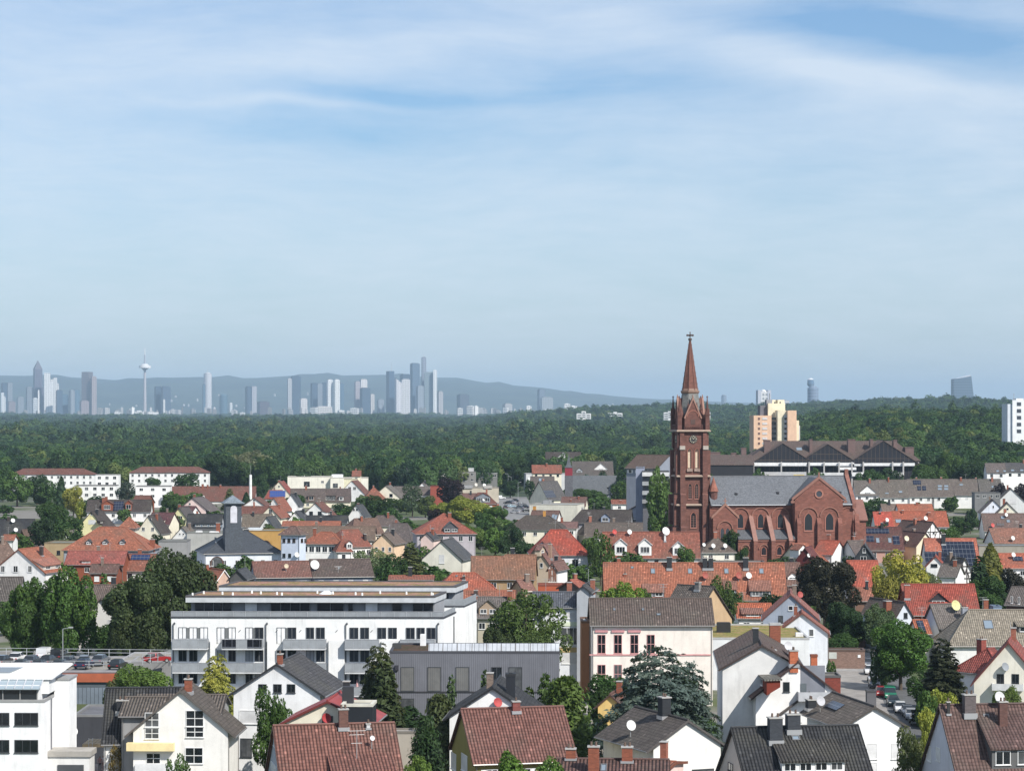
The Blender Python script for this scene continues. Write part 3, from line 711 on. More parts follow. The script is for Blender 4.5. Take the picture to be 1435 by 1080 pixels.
def window_at(v,c,rz,w,h,style='',parent=None,pitch=None):
    """window on a wall; c = centre in the volume's frame, rz = which way its outside (-y) faces"""
    w=max(.3,round(w*5)/5); h=max(.3,round(h*5)/5); near=v.s>4.2
    key=(w,h,style,near)
    if key not in WC:
        fr=.07 if near else .05; mb=MB(); a,b=w/2,h/2
        arch='a' in style
        if arch:
            n=8; outer=[(-a,-b),(a,-b)]+[(a*math.cos(math.pi*i/n),b-a+(a)*math.sin(math.pi*i/n)*1.25) for i in range(n+1)]
            oo=[(x*1.22,z*1.0+(.12 if z>0 else -.1)) for x,z in outer]
            for (p0,p1,q0,q1) in zip(outer,outer[1:]+outer[:1],oo,oo[1:]+oo[:1]):
                mb.hexa([(p0[0],-.12,p0[1]),(p1[0],-.12,p1[1]),(q1[0],-.12,q1[1]),(q0[0],-.12,q0[1])],[(p0[0],.02,p0[1]),(p1[0],.02,p1[1]),(q1[0],.02,q1[1]),(q0[0],.02,q0[1])])
            pb=MB(); pb.extr([(x,-.03,z) for x,z in outer],(0,.03,0))
        else:
            mb.box(-a,a,-.06,.02,b-fr,b); mb.box(-a,a,-.06,.02,-b,-b+fr); mb.box(-a,-a+fr,-.06,.02,-b+fr,b-fr); mb.box(a-fr,a,-.06,.02,-b+fr,b-fr)
            if w>.9 and 's' not in style and 'g' not in style:
                nm=1 if w<2 else int(w/1.1)
                for i in range(nm):
                    x=-a+w*(i+1)/(nm+1); mb.box(x-.035,x+.035,-.05,.02,-b+fr,b-fr)
            if 'n' not in style: mb.box(-a-.06,a+.06,-.14,.01,-b-.07,-b-.005)
            if 'k' in style: mb.box(-a,a,-.055,.02,-.04,.04)
            pb=MB(); pb.box(-a+fr*.5,a-fr*.5,-.025,.015,-b+fr*.5,b-fr*.5)
            if 'h' in style:
                for sg in (-1,1):
                    x0=sg*(a+.04); x1=sg*(a+w*.48); mb.box(min(x0,x1),max(x0,x1),-.05,-.005,-b,b)
        f=mb.build('window',M_PLAIN); p=pb.build('pane',M_GLASS)
        WC[key]=(f.data,p.data); bpy.data.objects.remove(f); bpy.data.objects.remove(p)
    fd,pd=WC[key]
    o=link('window',fd,v.root,(.75,.75,.74) if 'd' not in style else (.04,.045,.05))
    if 'p' in style: o.color=c4((.55,.28,.27))
    if 'a' in style: o.color=c4((.30,.12,.09))
    if 'm' in style: o.color=c4((.10,.05,.035))
    Mx=Matrix.Translation(c)@Matrix.Rotation(rz,4,'Z')
    if pitch is not None: Mx=Mx@Matrix.Rotation(pitch,4,'X')
    o.matrix_local=v.R@Mx
    if near or True:
        g=link('pane',pd,o)
        if 's' in style: g.color=c4((.5,.5,.5)); 
        if 's' in style:
            g.material_slots[0].link='OBJECT'; g.material_slots[0].material=M_PLAIN; g.color=c4((.62,.62,.62) if 'S' not in style else (.15,.15,.145))
    return o
FR={'f':0,'r':math.pi/2,'b':math.pi,'l':-math.pi/2}
FT={'f':(1,0,0),'b':(1,0,0),'l':(0,1,0),'r':(0,1,0)}
def slope_frame(v,sl):
    t=v.t
    if sl=='F': return (0,0,v.zr),Vector((0,-t,1)).normalized(),(1,0,0),Vector((0,1,t)).normalized(),0
    if sl=='B': return (0,0,v.zr),Vector((0,t,1)).normalized(),(1,0,0),Vector((0,-1,t)).normalized(),math.pi
    if sl=='L': x=-v.L/2-v.oh; k=(v.zr-v.zd)/(v.hip[0]+v.oh); return (x,0,v.zd),Vector((-k,0,1)).normalized(),(0,1,0),Vector((1,0,k)).normalized(),-math.pi/2
    if sl=='R': x=v.L/2+v.oh; k=(v.zr-v.zd)/(v.hip[1]+v.oh); return (x,0,v.zd),Vector((k,0,1)).normalized(),(0,1,0),Vector((-1,0,k)).normalized(),math.pi/2
    if sl=='T': return (0,0,v.zt-.3),Vector((0,0,1)),(1,0,0),Vector((0,1,0)),0
def onroof(v,sl,p,what):
    """keep a roof fitting on its roof (p is moved in place); False when it is nowhere near"""
    q=p.copy(); A=v.L/2-.4; Bx=v.W/2-.2 if sl!='T' else v.W/2-1.
    p[0]=min(max(p[0],-A),A); p[1]=min(max(p[1],-Bx),Bx)
    if sl=='F': p[1]=min(p[1],-.1)
    if sl=='B': p[1]=max(p[1],.1)
    if sl in 'FB':
        z=v.zr-v.t*abs(p[1])+(q[2]-(v.zr-v.t*abs(q[1]))); p[2]=z
    if sl!='T' and (abs(q[0])>v.L/2+2.5 or abs(q[1])>v.W/2+3.5): warn('OFF-ROOF',what[:4],v.label[:50],[round(x,1) for x in q],'L/2',round(v.L/2,1),'W/2',round(v.W/2,1)); return False
    return True
def feats(v,fl):
    for f in fl:
        k=f[0]
        if k=='w':       # window on wall
            _,fc,u,vv,wp,hp=f[:6]; st=f[6] if len(f)>6 else ''
            pt,nr=wall_frame(v,fc); c,w,h=rect_on(v,pt,nr,FT[fc],(0,0,1),u,vv,wp,hp)
            if abs(c[0])>v.L/2+.5 or abs(c[1])>v.W/2+.5: warn('OFF-WALL',v.label[:50],f,[round(x,1) for x in c],round(v.L/2,1),round(v.W/2,1)); continue
            window_at(v,c,FR[fc],w,h,st)
        elif k=='a':     # grid of windows: face, columns, rows, (first row centre below the eave), width, height
            _,fc,nx,nz=f[:4]; w=f[4] if len(f)>4 else 1.1; h=f[5] if len(f)>5 else 1.3; st=f[6] if len(f)>6 else ''; z0=f[7] if len(f)>7 else 1.5
            span=v.L if fc in 'fb' else v.W
            for j in range(nz):
                z=v.ze-z0-j*2.9
                if z<1.2: break
                for i in range(nx):
                    q=-span/2+span*(i+.5)/nx; c={'f':(q,-v.W/2,z),'b':(q,v.W/2,z),'l':(-v.L/2,q,z),'r':(v.L/2,q,z)}[fc]
                    window_at(v,Vector(c),FR[fc],w,h,st)
        elif k=='S':     # skylight
            _,sl,u,vv,wp,hp=f; pt,nr,t1,t2,rz=slope_frame(v,sl); c,w,h=rect_on(v,pt,nr,t1,t2,u,vv,wp,hp)
            if not onroof(v,sl,c,f): continue
            w=min(w,4);h=min(h,3.)
            mb=MB(); a,b=w/2,h/2; mb.box(-a,a,-b,-b+.12,0,.14); mb.box(-a,a,b-.12,b,0,.14); mb.box(-a,-a+.1,-b+.12,b-.12,0,.14); mb.box(a-.1,a,-b+.12,b-.12,0,.14)
            M=Matrix((Vector(t1 if rz==0 else (nr.cross(t2)*-1)),Vector(t2),Vector(nr))).transposed()
            x=Vector(t2).cross(Vector(nr)); M=Matrix((x,Vector(t2),Vector(nr))).transposed().to_4x4()
            o=v.put('skylight',mb,M_METAL,(.2,.2,.2),loc=Matrix.Translation(c)@M)
            MB().box(-a+.06,a-.06,-b+.06,b-.06,.02,.08).build('pane',M_TGLASS,o,(.20,.25,.30) if f[0]=='S' else (.2,.2,.2))
        elif k=='P':     # solar panels
            _,sl,u,vv,wp,hp=f[:6]; pt,nr,t1,t2,rz=slope_frame(v,sl); c,w,h=rect_on(v,pt,nr,t1,t2,u,vv,wp,hp)
            if not onroof(v,sl,c,f): continue
            x=Vector(t2).cross(Vector(nr)); M=Matrix((x,Vector(t2),Vector(nr))).transposed().to_4x4()
            mb=MB(); mb.box(-w/2,w/2,-h/2,h/2,.08,.16); v.put('solar_panel',mb,M_PV,f[6] if len(f)>6 else (.012,.016,.035),loc=Matrix.Translation(c)@M)
        elif k=='C':     # chimney
            _,sl,u,vv,w,h=f[:6]; col=f[6] if len(f)>6 else BK; pt,nr,t1,t2,rz=slope_frame(v,sl); c=v.hit(pt,nr,u,vv)
            if not onroof(v,sl,c,f): continue
            mb=MB(); mb.box(-w/2,w/2,-w*.42,w*.42,-1.,h); o=v.put('chimney',mb,M_BRICK,col,loc=Matrix.Translation(c))
            mb=MB(); mb.box(-w/2-.08,w/2+.08,-w*.42-.08,w*.42+.08,h,h+.12); o2=mb.build('chimney_cap',M_PLAIN,o,(.4,.39,.37))
            if v.s>5:
                for q in ((-.22,.22) if w>.8 else (0,)): MB().cone(q*w,0,h+.12,h+.5,.12,.1,8).build('chimney_pot',M_PLAIN,o,(.12,.08,.06))
                mb=MB(); mb.box(-w/2-.12,w/2+.12,-w*.42-.15,w*.42+.1,-.02-abs(v.t)*w*.4,.06); mb.build('flashing',M_METAL,o,(.45,.45,.46))
        elif k=='T':     # satellite dish
            _,sl,u,vv,dia=f[:5]; dia*=.86; col=f[5] if len(f)>5 else (.7,.7,.68); rise=.9+dia*.3
            if sl in 'fblr':
                pt,nr=wall_frame(v,sl); pt=tuple(Vector(pt)+Vector(nr)*.4); c=v.hit(pt,nr,u,vv); base=c-Vector(nr)*.42
            else:
                pt,nr,t1,t2,rz=slope_frame(v,sl); pt2=(pt[0],pt[1],pt[2]+rise); c=v.hit(pt2,nr,u,vv)
                if not onroof(v,sl,c,f): continue
                base=c-Vector((0,0,rise))
            mb=MB(); mb.tube(base,c,.04,.04,5); o=v.put('satellite_dish',mb,M_METAL,(.5,.5,.5))
            d=(v.M.to_3x3().inverted()@Vector((.45,-.85,.30))).normalized(); q=d.to_track_quat('Z','Y').to_matrix().to_4x4(); r=dia/2
            mb=MB(); n=14; rings=[(0,-.14*dia),(.55*r,-.10*dia),(r,0),(r*.97,.03),(.5*r,-.06*dia),(.02*r,-.1*dia)]
            for (r0,z0),(r1,z1) in zip(rings,rings[1:]):
                for i in range(n):
                    a0,a1=2*math.pi*i/n,2*math.pi*(i+1)/n
                    mb.face((max(r0,.001)*math.cos(a0),max(r0,.001)*math.sin(a0),z0),(max(r0,.001)*math.cos(a1),max(r0,.001)*math.sin(a1),z0),(r1*math.cos(a1),r1*math.sin(a1),z1),(r1*math.cos(a0),r1*math.sin(a0),z1))
            k_=mb.build('reflector',M_PLAIN,o,col); k_.matrix_local=Matrix.Translation(c+d*.15)@q
            mb=MB(); mb.tube((0,-r*.9,0),(0,-.1*r,.55*dia),.02); mb.box(-.05,.05,-.15*r,.02,.5*dia,.62*dia); k2=mb.build('receiver_arm',M_METAL,o,(.35,.35,.35)); k2.matrix_local=k_.matrix_local
        elif k=='N':     # aerial
            _,sl,u,vv,h=f; pt,nr,t1,t2,rz=slope_frame(v,sl); c=v.hit(pt,nr,u,vv)
            if not onroof(v,sl,c,f): continue
            mb=MB(); mb.tube(c-Vector((0,0,.2)),c+Vector((0,0,h)),.035)
            for zz,ww in ((.98,.9),(.86,.75),(.6,.55)): mb.tube(c+Vector((-ww,0,h*zz)),c+Vector((ww,0,h*zz)),.02)
            v.put('aerial',mb,M_METAL,(.5,.5,.5))
        elif k=='D':     # dormer
            _,sl,u,vv,wp,hp,ty=f[:7]; wc=f[7] if len(f)>7 else v.wallc; rc=f[8] if len(f)>8 else v.roofc; nw=f[9] if len(f)>9 else 1; rm=f[10] if len(f)>10 else v.rm
            pt,nr,t1,t2,rz=slope_frame(v,sl); c,w,_h=rect_on(v,pt,nr,t1,t2,u,vv,wp,2)
            if not onroof(v,sl,c,f): continue
            w=min(w,v.L*.95); h=hp/v.s; sg=-1 if sl=='F' else 1; y0=abs(c[1]); z0=v.zr-v.t*y0; t=v.t; x0=c[0]
            T_=lambda x,y,z:(x0+x,sg*y,z)
            if ty=='g':
                gh=w/2*.85; zt=z0+h; zg=zt+gh; zg=min(zg,v.zr-.1); gh=zg-zt; yb=max(.02,(v.zr-zg)/t)
                mb=MB(); pl=[T_(-w/2,y0,z0-.6),T_(w/2,y0,z0-.6),T_(w/2,y0,zt),T_(0,y0,zg-.1),T_(-w/2,y0,zt)]; mb.extr(pl,(0,-sg*(y0-yb),0)); o=v.put('dormer',mb,v.dm if hasattr(v,'dm') else M_WALL,wc)
                ov=.28; k_=gh/(w/2); mb=MB()
                for s2 in (-1,1):
                    e=s2*(w/2+ov); ze_=zt-ov*k_
                    mb.hexa([T_(0,y0+ov,zg),T_(e,y0+ov,ze_),T_(e,yb,ze_),T_(0,yb,zg)],[T_(0,y0+ov,zg+.15),T_(e,y0+ov,ze_+.15),T_(e,yb,ze_+.15),T_(0,yb,zg+.15)])
                mb.build('dormer_roof',rm,o,rc)
            else:
                tp={'s':.3*t,'f':.03,'m':.55*t}[ty]; zt=z0+h
                yb=(v.zr-z0-h-tp*y0)/(t-tp); yb=min(max(yb,.05),y0-.3); zb=zt+tp*(y0-yb)
                mb=MB(); mb.extr([T_(-w/2,y0,z0-.5),T_(-w/2,y0,zt),T_(-w/2,yb,zb),T_(-w/2,yb,zb-.8)],(w,0,0)); o=v.put('dormer',mb,M_WALL,wc)
                ov=.3; mb=MB(); a=w/2+.25
                mb.hexa([T_(-a,y0+ov,zt-ov*tp+.01),T_(a,y0+ov,zt-ov*tp+.01),T_(a,yb-.2,zb+.2*tp+.01),T_(-a,yb-.2,zb+.2*tp+.01)],[T_(-a,y0+ov,zt-ov*tp+.2),T_(a,y0+ov,zt-ov*tp+.2),T_(a,yb-.2,zb+.2*tp+.2),T_(-a,yb-.2,zb+.2*tp+.2)])
                mb.build('dormer_roof',rm,o,rc)
            for i in range(nw):
                x=-w/2+w*(i+.5)/nw; ww=min(w/nw*.72,2.4); hh=max(.5,min(h*.68,1.5))
                q=window_at(v,Vector(T_(x,y0,z0+h*.52)),0 if sg<0 else math.pi,ww,hh); q.parent=o; q.matrix_local=Matrix.Translation(T_(x,y0,z0+h*.52))@Matrix.Rotation(0 if sg<0 else math.pi,4,'Z')
        elif k=='K':     # balcony
            _,fc,u,vv,wp,hp,dep=f[:7]; col=f[7] if len(f)>7 else (.6,.6,.6); pt,nr=wall_frame(v,fc); c,w,h=rect_on(v,tuple(Vector(pt)+Vector(nr)*dep),nr,FT[fc],(0,0,1),u,vv,wp,hp); c=c-Vector(nr)*dep
            mb=MB(); mb.box(-w/2,w/2,-dep,0,-h/2-.15,-h/2); mb.box(-w/2,w/2,-dep,-dep+.08,-h/2,h/2); mb.box(-w/2,-w/2+.08,-dep+.08,0,-h/2,h/2); mb.box(w/2-.08,w/2,-dep+.08,0,-h/2,h/2)
            v.put('balcony',mb,M_PLAIN,col,loc=Matrix.Translation(c)@Matrix.Rotation(FR[fc],4,'Z'))
        elif k=='Q':     # plain slab / panel / band on a wall: name, color, thickness
            _,fc,u,vv,wp,hp,nm,col=f[:8]; th=f[8] if len(f)>8 else .08; mt=f[9] if len(f)>9 else M_PLAIN; pt,nr=wall_frame(v,fc); c,w,h=rect_on(v,pt,nr,FT[fc],(0,0,1),u,vv,wp,hp)
            mb=MB(); mb.box(-w/2,w/2,-th,0.02,-h/2,h/2); v.put(nm,mb,mt,col,loc=Matrix.Translation(c)@Matrix.Rotation(FR[fc],4,'Z'))
        elif k=='X':     # box on flat roof: u,v of base centre, w,d,h metres
            _,u,vv,w,d_,h,nm,col=f[:8]; mt=f[8] if len(f)>8 else M_PLAIN; c=v.hit((0,0,v.zt-.3),(0,0,1),u,vv)
            if not onroof(v,'T',c,f): continue
            mb=MB(); mb.box(-w/2,w/2,-d_/2,d_/2,-.1,h); mb.box(-w/2*.9,w/2*.9,-d_/2*.9,d_/2*.9,h,h+.08); v.put(nm,mb,mt,col,loc=Matrix.Translation(c))
        elif k=='Y':     # timber framing on a gable or wall
            timber(v,*f[1:3])
def timber(v,fc,col=(.035,.025,.02)):
    span=(v.W if fc in 'lr' else v.L); hs=span/2; n=max(3,int(span/1.5)); top=lambda q: (v.zr-.3-v.t*abs(q)) if fc in 'lr' else v.ze
    mb=MB(); zb=v.ze-2.8; th=.09; b=.11
    P=lambda q0,z0,q1,z1: mb.hexa([(q0-b,-th,z0),(q0+b,-th,z0),(q0+b,.02,z0),(q0-b,.02,z0)],[(q1-b,-th,z1),(q1+b,-th,z1),(q1+b,.02,z1),(q1-b,.02,z1)])
    for i in range(n+1):
        q=-hs+.15+(span-.3)*i/n; P(q,zb,q,top(q)-.1)
    for z in (zb+1.3,v.ze-.1,v.ze+(v.zr-v.ze)*.42):
        lim=hs-.1 if z<=v.ze else max(.2,(v.zr-.3-z)/v.t-.1)
        if z>v.ze and fc not in 'lr': continue
        mb.box(-lim,lim,-th-.015,.02,z-b,z+b)
    for s2 in (-1,1): P(s2*(hs*.75),zb,s2*(hs*.45),v.ze-.2); P(s2*hs*.1,v.ze,s2*hs*.35,v.ze+(v.zr-v.ze)*.4)
    nx,ny=WALLF[fc]; v.put('timber_frame',mb,M_PLAIN,col,loc=Matrix.Translation((v.L/2*nx,v.W/2*ny,0))@Matrix.Rotation(FR[fc],4,'Z'))
def H_(label,u,v,zr,yaw,L,W,ve,roof=RB,wall=WH,fl=(),a=0,hip=(0,0),oh=.45,rm=None,cat='house',name='house',wm=None,root=None,z0=None,gut=True,group=None,vergec=None,th=.2):
    rm=rm or M_TILE; wm=wm or M_WALL
    if 44<yaw<=80: yaw=90-(90-yaw)*.42
    o=Vol(); o.label=label; o.kind='gable'; yw=R(yaw); s=(v-VH)/(H-zr); Pn=at(u,v,zr)
    L=L if L>0 else max(2,-L/s-(.6 if sum(hip)==0 else oh*2 if abs(math.cos(yw))>.6 else .6)); W=W if W>0 else max(2,-W/s-2*oh)
    hip=tuple((h if h>=0 else W/2) for h in hip); hip=(min(hip[0],L/2),min(hip[1],L/2)) if hip[0]+hip[1]>L else hip
    if a<0: ax=a*(L/2-hip[0])
    else: ax=a*(L/2-hip[1])
    if a==0: ax=(hip[0]-hip[1])/2
    rx=Vector((math.cos(yw),math.sin(yw),0)); ry=Vector((-math.sin(yw),math.cos(yw),0))
    base=Pn-rx*ax; o.M=frameM(base.x,base.y,z0 or 0,yw); o.L,o.W,o.zr,o.hip,o.oh=L,W,zr-(z0 or 0),hip,oh
    if ve>=100:
        sgn=-1 if math.cos(yw)>=-.02 else 1
        pe=Pn+ry*(sgn*(W/2+oh)); zd=H-(ve-VH)/F*pe.y-(z0 or 0)
    else: zd=ve-(z0 or 0)
    o.zd=zd; o.t=(o.zr-zd)/(W/2+oh); o.ze=o.zr-o.t*W/2-th; o.roofc=roof; o.wallc=wall; o.rm=rm; o.zt=o.zr
    if o.ze<1.5 or o.t<.12 or o.t>2.2: warn('HOUSE',label[:60],'ze %.1f pitch %.2f L %.1f W %.1f Y %.0f'%(o.ze,o.t,L,W,Pn.y))
    if root is None: mk_root(o,name,label,cat,group)
    else: o.root=root; o.fin()
    # walls
    mb=MB(); A,B=L/2,W/2; ze=o.ze; zt=o.zr-th
    h0,h1=hip
    if h0==0: mb.face((-A,-B,0),(-A,-B,ze),(-A,0,zt),(-A,B,ze),(-A,B,0))
    else: mb.face((-A,-B,0),(-A,-B,ze),(-A,B,ze),(-A,B,0))
    if h1==0: mb.face((A,-B,0),(A,B,0),(A,B,ze),(A,0,zt),(A,-B,ze))
    else: mb.face((A,-B,0),(A,B,0),(A,B,ze),(A,-B,ze))
    mb.face((-A,-B,0),(A,-B,0),(A,-B,ze),(-A,-B,ze)); mb.face((A,B,0),(-A,B,0),(-A,B,ze),(A,B,ze))
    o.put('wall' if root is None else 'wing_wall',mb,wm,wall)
    # roof
    og=.3; x0=-A-(og if h0==0 else oh); x1=A+(og if h1==0 else oh); r0=x0 if h0==0 else -A+h0; r1=x1 if h1==0 else A-h1; y=B+oh; zd=o.zd; zr_=o.zr
    if r1-r0<.02: r0=r1=(r0+r1)/2
    mb=MB(); dn=Vector((0,0,-th))
    Tp=[(x0,-y,zd),(x1,-y,zd),(x1,y,zd),(x0,y,zd)]; rg=[(r0,0,zr_),(r1,0,zr_)]
    D=lambda p:(p[0],p[1],p[2]-th)
    mb.face(Tp[0],Tp[1],rg[1],rg[0]); mb.face(Tp[2],Tp[3],rg[0],rg[1])
    mb.face(D(Tp[1]),D(Tp[0]),D(rg[0]),D(rg[1])); mb.face(D(Tp[3]),D(Tp[2]),D(rg[1]),D(rg[0]))
    if h0>0: mb.face(Tp[3],Tp[0],rg[0]); mb.face(D(Tp[0]),D(Tp[3]),D(rg[0]))
    else: mb.face(Tp[0],rg[0],D(rg[0]),D(Tp[0])); mb.face(rg[0],Tp[3],D(Tp[3]),D(rg[0]))
    if h1>0: mb.face(Tp[1],Tp[2],rg[1]); mb.face(D(Tp[2]),D(Tp[1]),D(rg[1]))
    else: mb.face(Tp[1],D(Tp[1]),D(rg[1]),rg[1]); mb.face(rg[1],D(rg[1]),D(Tp[2]),Tp[2])
    mb.face(Tp[0],D(Tp[0]),D(Tp[1]),Tp[1]); mb.face(Tp[2],D(Tp[2]),D(Tp[3]),Tp[3])
    if h0>0: mb.face(Tp[0],Tp[3],D(Tp[3]),D(Tp[0]))
    if h1>0: mb.face(Tp[1],D(Tp[1]),D(Tp[2]),Tp[2])
    ro=o.put('roof' if root is None else 'wing_roof',mb,rm,roof,recalc=False)
    if o.s>3.2:   # ridge tiles, gutters
        mb=MB(); rr=.13
        if r1-r0>.3: mb.tube((r0,0,zr_+.02),(r1,0,zr_+.02),rr,rr,6)
        if h0>0: mb.tube(rg[0],(x0,-y,zd+.03),.1,.1,5); mb.tube(rg[0],(x0,y,zd+.03),.1,.1,5)
        if h1>0: mb.tube(rg[1],(x1,-y,zd+.03),.1,.1,5); mb.tube(rg[1],(x1,y,zd+.03),.1,.1,5)
        mb.build('ridge_cap',M_PLAIN,ro,tuple(c*.8 for c in roof))
        if gut:
            mb=MB()
            for sg in (-1,1): mb.tube((x0,sg*(y+.05),zd-.1),(x1,sg*(y+.05),zd-.1),.085,.085,6)
            if h0>0: mb.tube((x0-.05,-y,zd-.1),(x0-.05,y,zd-.1),.085,.085,6)
            if h1>0: mb.tube((x1+.05,-y,zd-.1),(x1+.05,y,zd-.1),.085,.085,6)
            mb.tube((A-.15,-y-.02,zd-.15),(A-.15,-B-.08,ze-.5),.05); mb.tube((A-.15,-B-.08,ze-.5),(A-.15,-B-.08,.1),.05)
            mb.tube((-A+.15,-y-.02,zd-.15),(-A+.15,-B-.08,ze-.5),.05); mb.tube((-A+.15,-B-.08,ze-.5),(-A+.15,-B-.08,.1),.05)
            o.put('gutter',mb,M_METAL,(.28,.27,.26))
        vc=vergec or tuple(c*.5 for c in roof); mb=MB(); n_=0
        for (xx,hh,sg) in ((x0,h0,-1),(x1,h1,1)):
            if hh==0:
                n_+=1
                for s2 in (-1,1):
                    a0,a1=(xx+sg*.0,xx+sg*.05)
                    p=[(a0,0,zr_+.03),(a0,s2*y,zd+.03),(a0,s2*y,zd-.24),(a0,0,zr_-.24)]
                    mb.extr(p,(sg*.05,0,0))
        if n_: o.put('verge_board',mb,M_PLAIN,vc)
    if root is None and not any(f[0]=='C' for f in fl) and o.s>2.7 and cat=='house':
        rr_=random.Random(int(u*7+v*13)); x_=rr_.uniform(-.6,.6)*(L/2-hip[0]*.9); y_=rr_.choice([-1,1])*rr_.uniform(.3,1.1); w_=rr_.uniform(.55,.95); hh_=rr_.uniform(.7,1.4)
        if rr_.random()<.8:
            z_=o.zr-o.t*abs(y_); mb=MB(); mb.box(x_-w_/2,x_+w_/2,y_-.35,y_+.35,z_-1.,z_+hh_+.6); c_=o.put('chimney',mb,M_BRICK,rr_.choice([BK,(.3,.11,.07),AN,(.2,.15,.12)])); mb=MB(); mb.box(x_-w_/2-.07,x_+w_/2+.07,y_-.42,y_+.42,z_+hh_+.6,z_+hh_+.7); mb.build('chimney_cap',M_PLAIN,c_,(.4,.39,.37))
        if rr_.random()<.35:
            x_=rr_.uniform(-.7,.7)*(L/2-hip[0]); mb=MB(); mb.tube((x_,0,o.zr-.1),(x_,0,o.zr+2.2),.035); mb.tube((x_-.7,0,o.zr+2.1),(x_+.7,0,o.zr+2.1),.02); mb.tube((x_-.5,0,o.zr+1.7),(x_+.5,0,o.zr+1.7),.02); o.put('aerial',mb,M_METAL,(.45,.45,.45))
    if root is None and o.s>2.6:
        wl=[f for f in fl if f[0] in 'wa' and f[1]=='l']; wf=[f for f in fl if f[0] in 'wa' and f[1]=='f']
        st_=random.Random(int(u+v)).choice(['','','d','s','h'])
        if a==-1 and not wl and o.W>4.5:
            z_=min(o.ze+.1,o.zr-3.2)
            for q in ((-o.W*.18,o.W*.18) if o.W>6.5 else (0,)): window_at(o,Vector((-L/2,q,z_)),FR['l'],.9,1.3,st_)
            if o.W>8.5: window_at(o,Vector((-L/2,0,o.zr-2.4)),FR['l'],.7,.8,'')
        if a==0 and not wf and o.ze>3:
            n_=max(1,int(L/3.2))
            for i in range(n_): window_at(o,Vector((-L/2+L*(i+.5)/n_,-o.W/2,o.ze-1.4)),0,1.1,1.3,st_)
    feats(o,fl); return o
def B_(label,u1,u2,vt,zt,depth,yaw=0,z0=0,wall=WH,roofc=(.35,.33,.31),fl=(),cat='building',name='building',wm=None,rm=None,root=None,rim=.3,rimc=None,group=None,part='wing'):
    """flat roofed block; its front top edge runs from (u1,vt) to u2"""
    wm=wm or M_WALL; o=Vol(); o.label=label; o.kind='flat'; yw=R(yaw); P1=at(u1,vt,zt); c,s=math.cos(yw),math.sin(yw); k=(u2-CX)/F; L=(k*P1.y-P1.x)/(c-k*s)
    if L<=0: warn('BLOCK',label,L)
    W=depth if depth>0 else -depth*P1.y/F
    cen=P1+Vector((c,s,0))*(L/2)+Vector((-s,c,0))*(W/2); o.M=frameM(cen.x,cen.y,z0,yw); o.L,o.W,o.zt,o.ze,o.zr,o.t,o.oh,o.hip=L,W,zt-z0,zt-z0,zt-z0,0,0,(0,0)
    o.wallc=wall; o.roofc=roofc; o.rm=rm or M_ASPH
    if root is None: mk_root(o,name,label,cat,group)
    else: o.root=root; o.fin()
    A,B=L/2,W/2; h=zt-z0; mb=MB()
    mb.face((-A,-B,0),(A,-B,0),(A,-B,h-.1),(-A,-B,h-.1)); mb.face((A,-B,0),(A,B,0),(A,B,h-.1),(A,-B,h-.1)); mb.face((A,B,0),(-A,B,0),(-A,B,h-.1),(A,B,h-.1)); mb.face((-A,B,0),(-A,-B,0),(-A,-B,h-.1),(-A,B,h-.1)); mb.face((-A,-B,0),(-A,B,0),(A,B,0),(A,-B,0))
    o.put('wall' if root is None else part+'_wall',mb,wm,wall,recalc=False)
    mb=MB(); r=rim
    for (xa,xb,ya,yb) in ((-A-.05,A+.05,-B-.05,-B+r),(-A-.05,A+.05,B-r,B+.05),(-A-.05,-A+r,-B+r,B-r),(A-r,A+.05,-B+r,B-r)): mb.box(xa,xb,ya,yb,h-.28,h+.02)
    o.put('roof_edge' if root is None else part+'_roof_edge',mb,M_PLAIN,rimc or tuple(x*.45 for x in wall))
    mb=MB(); mb.box(-A+r-.01,A-r+.01,-B+r-.01,B-r+.01,h-.4,h-.22); o.put('roof' if root is None else part+'_roof',mb,o.rm,roofc)
    feats(o,fl); return o
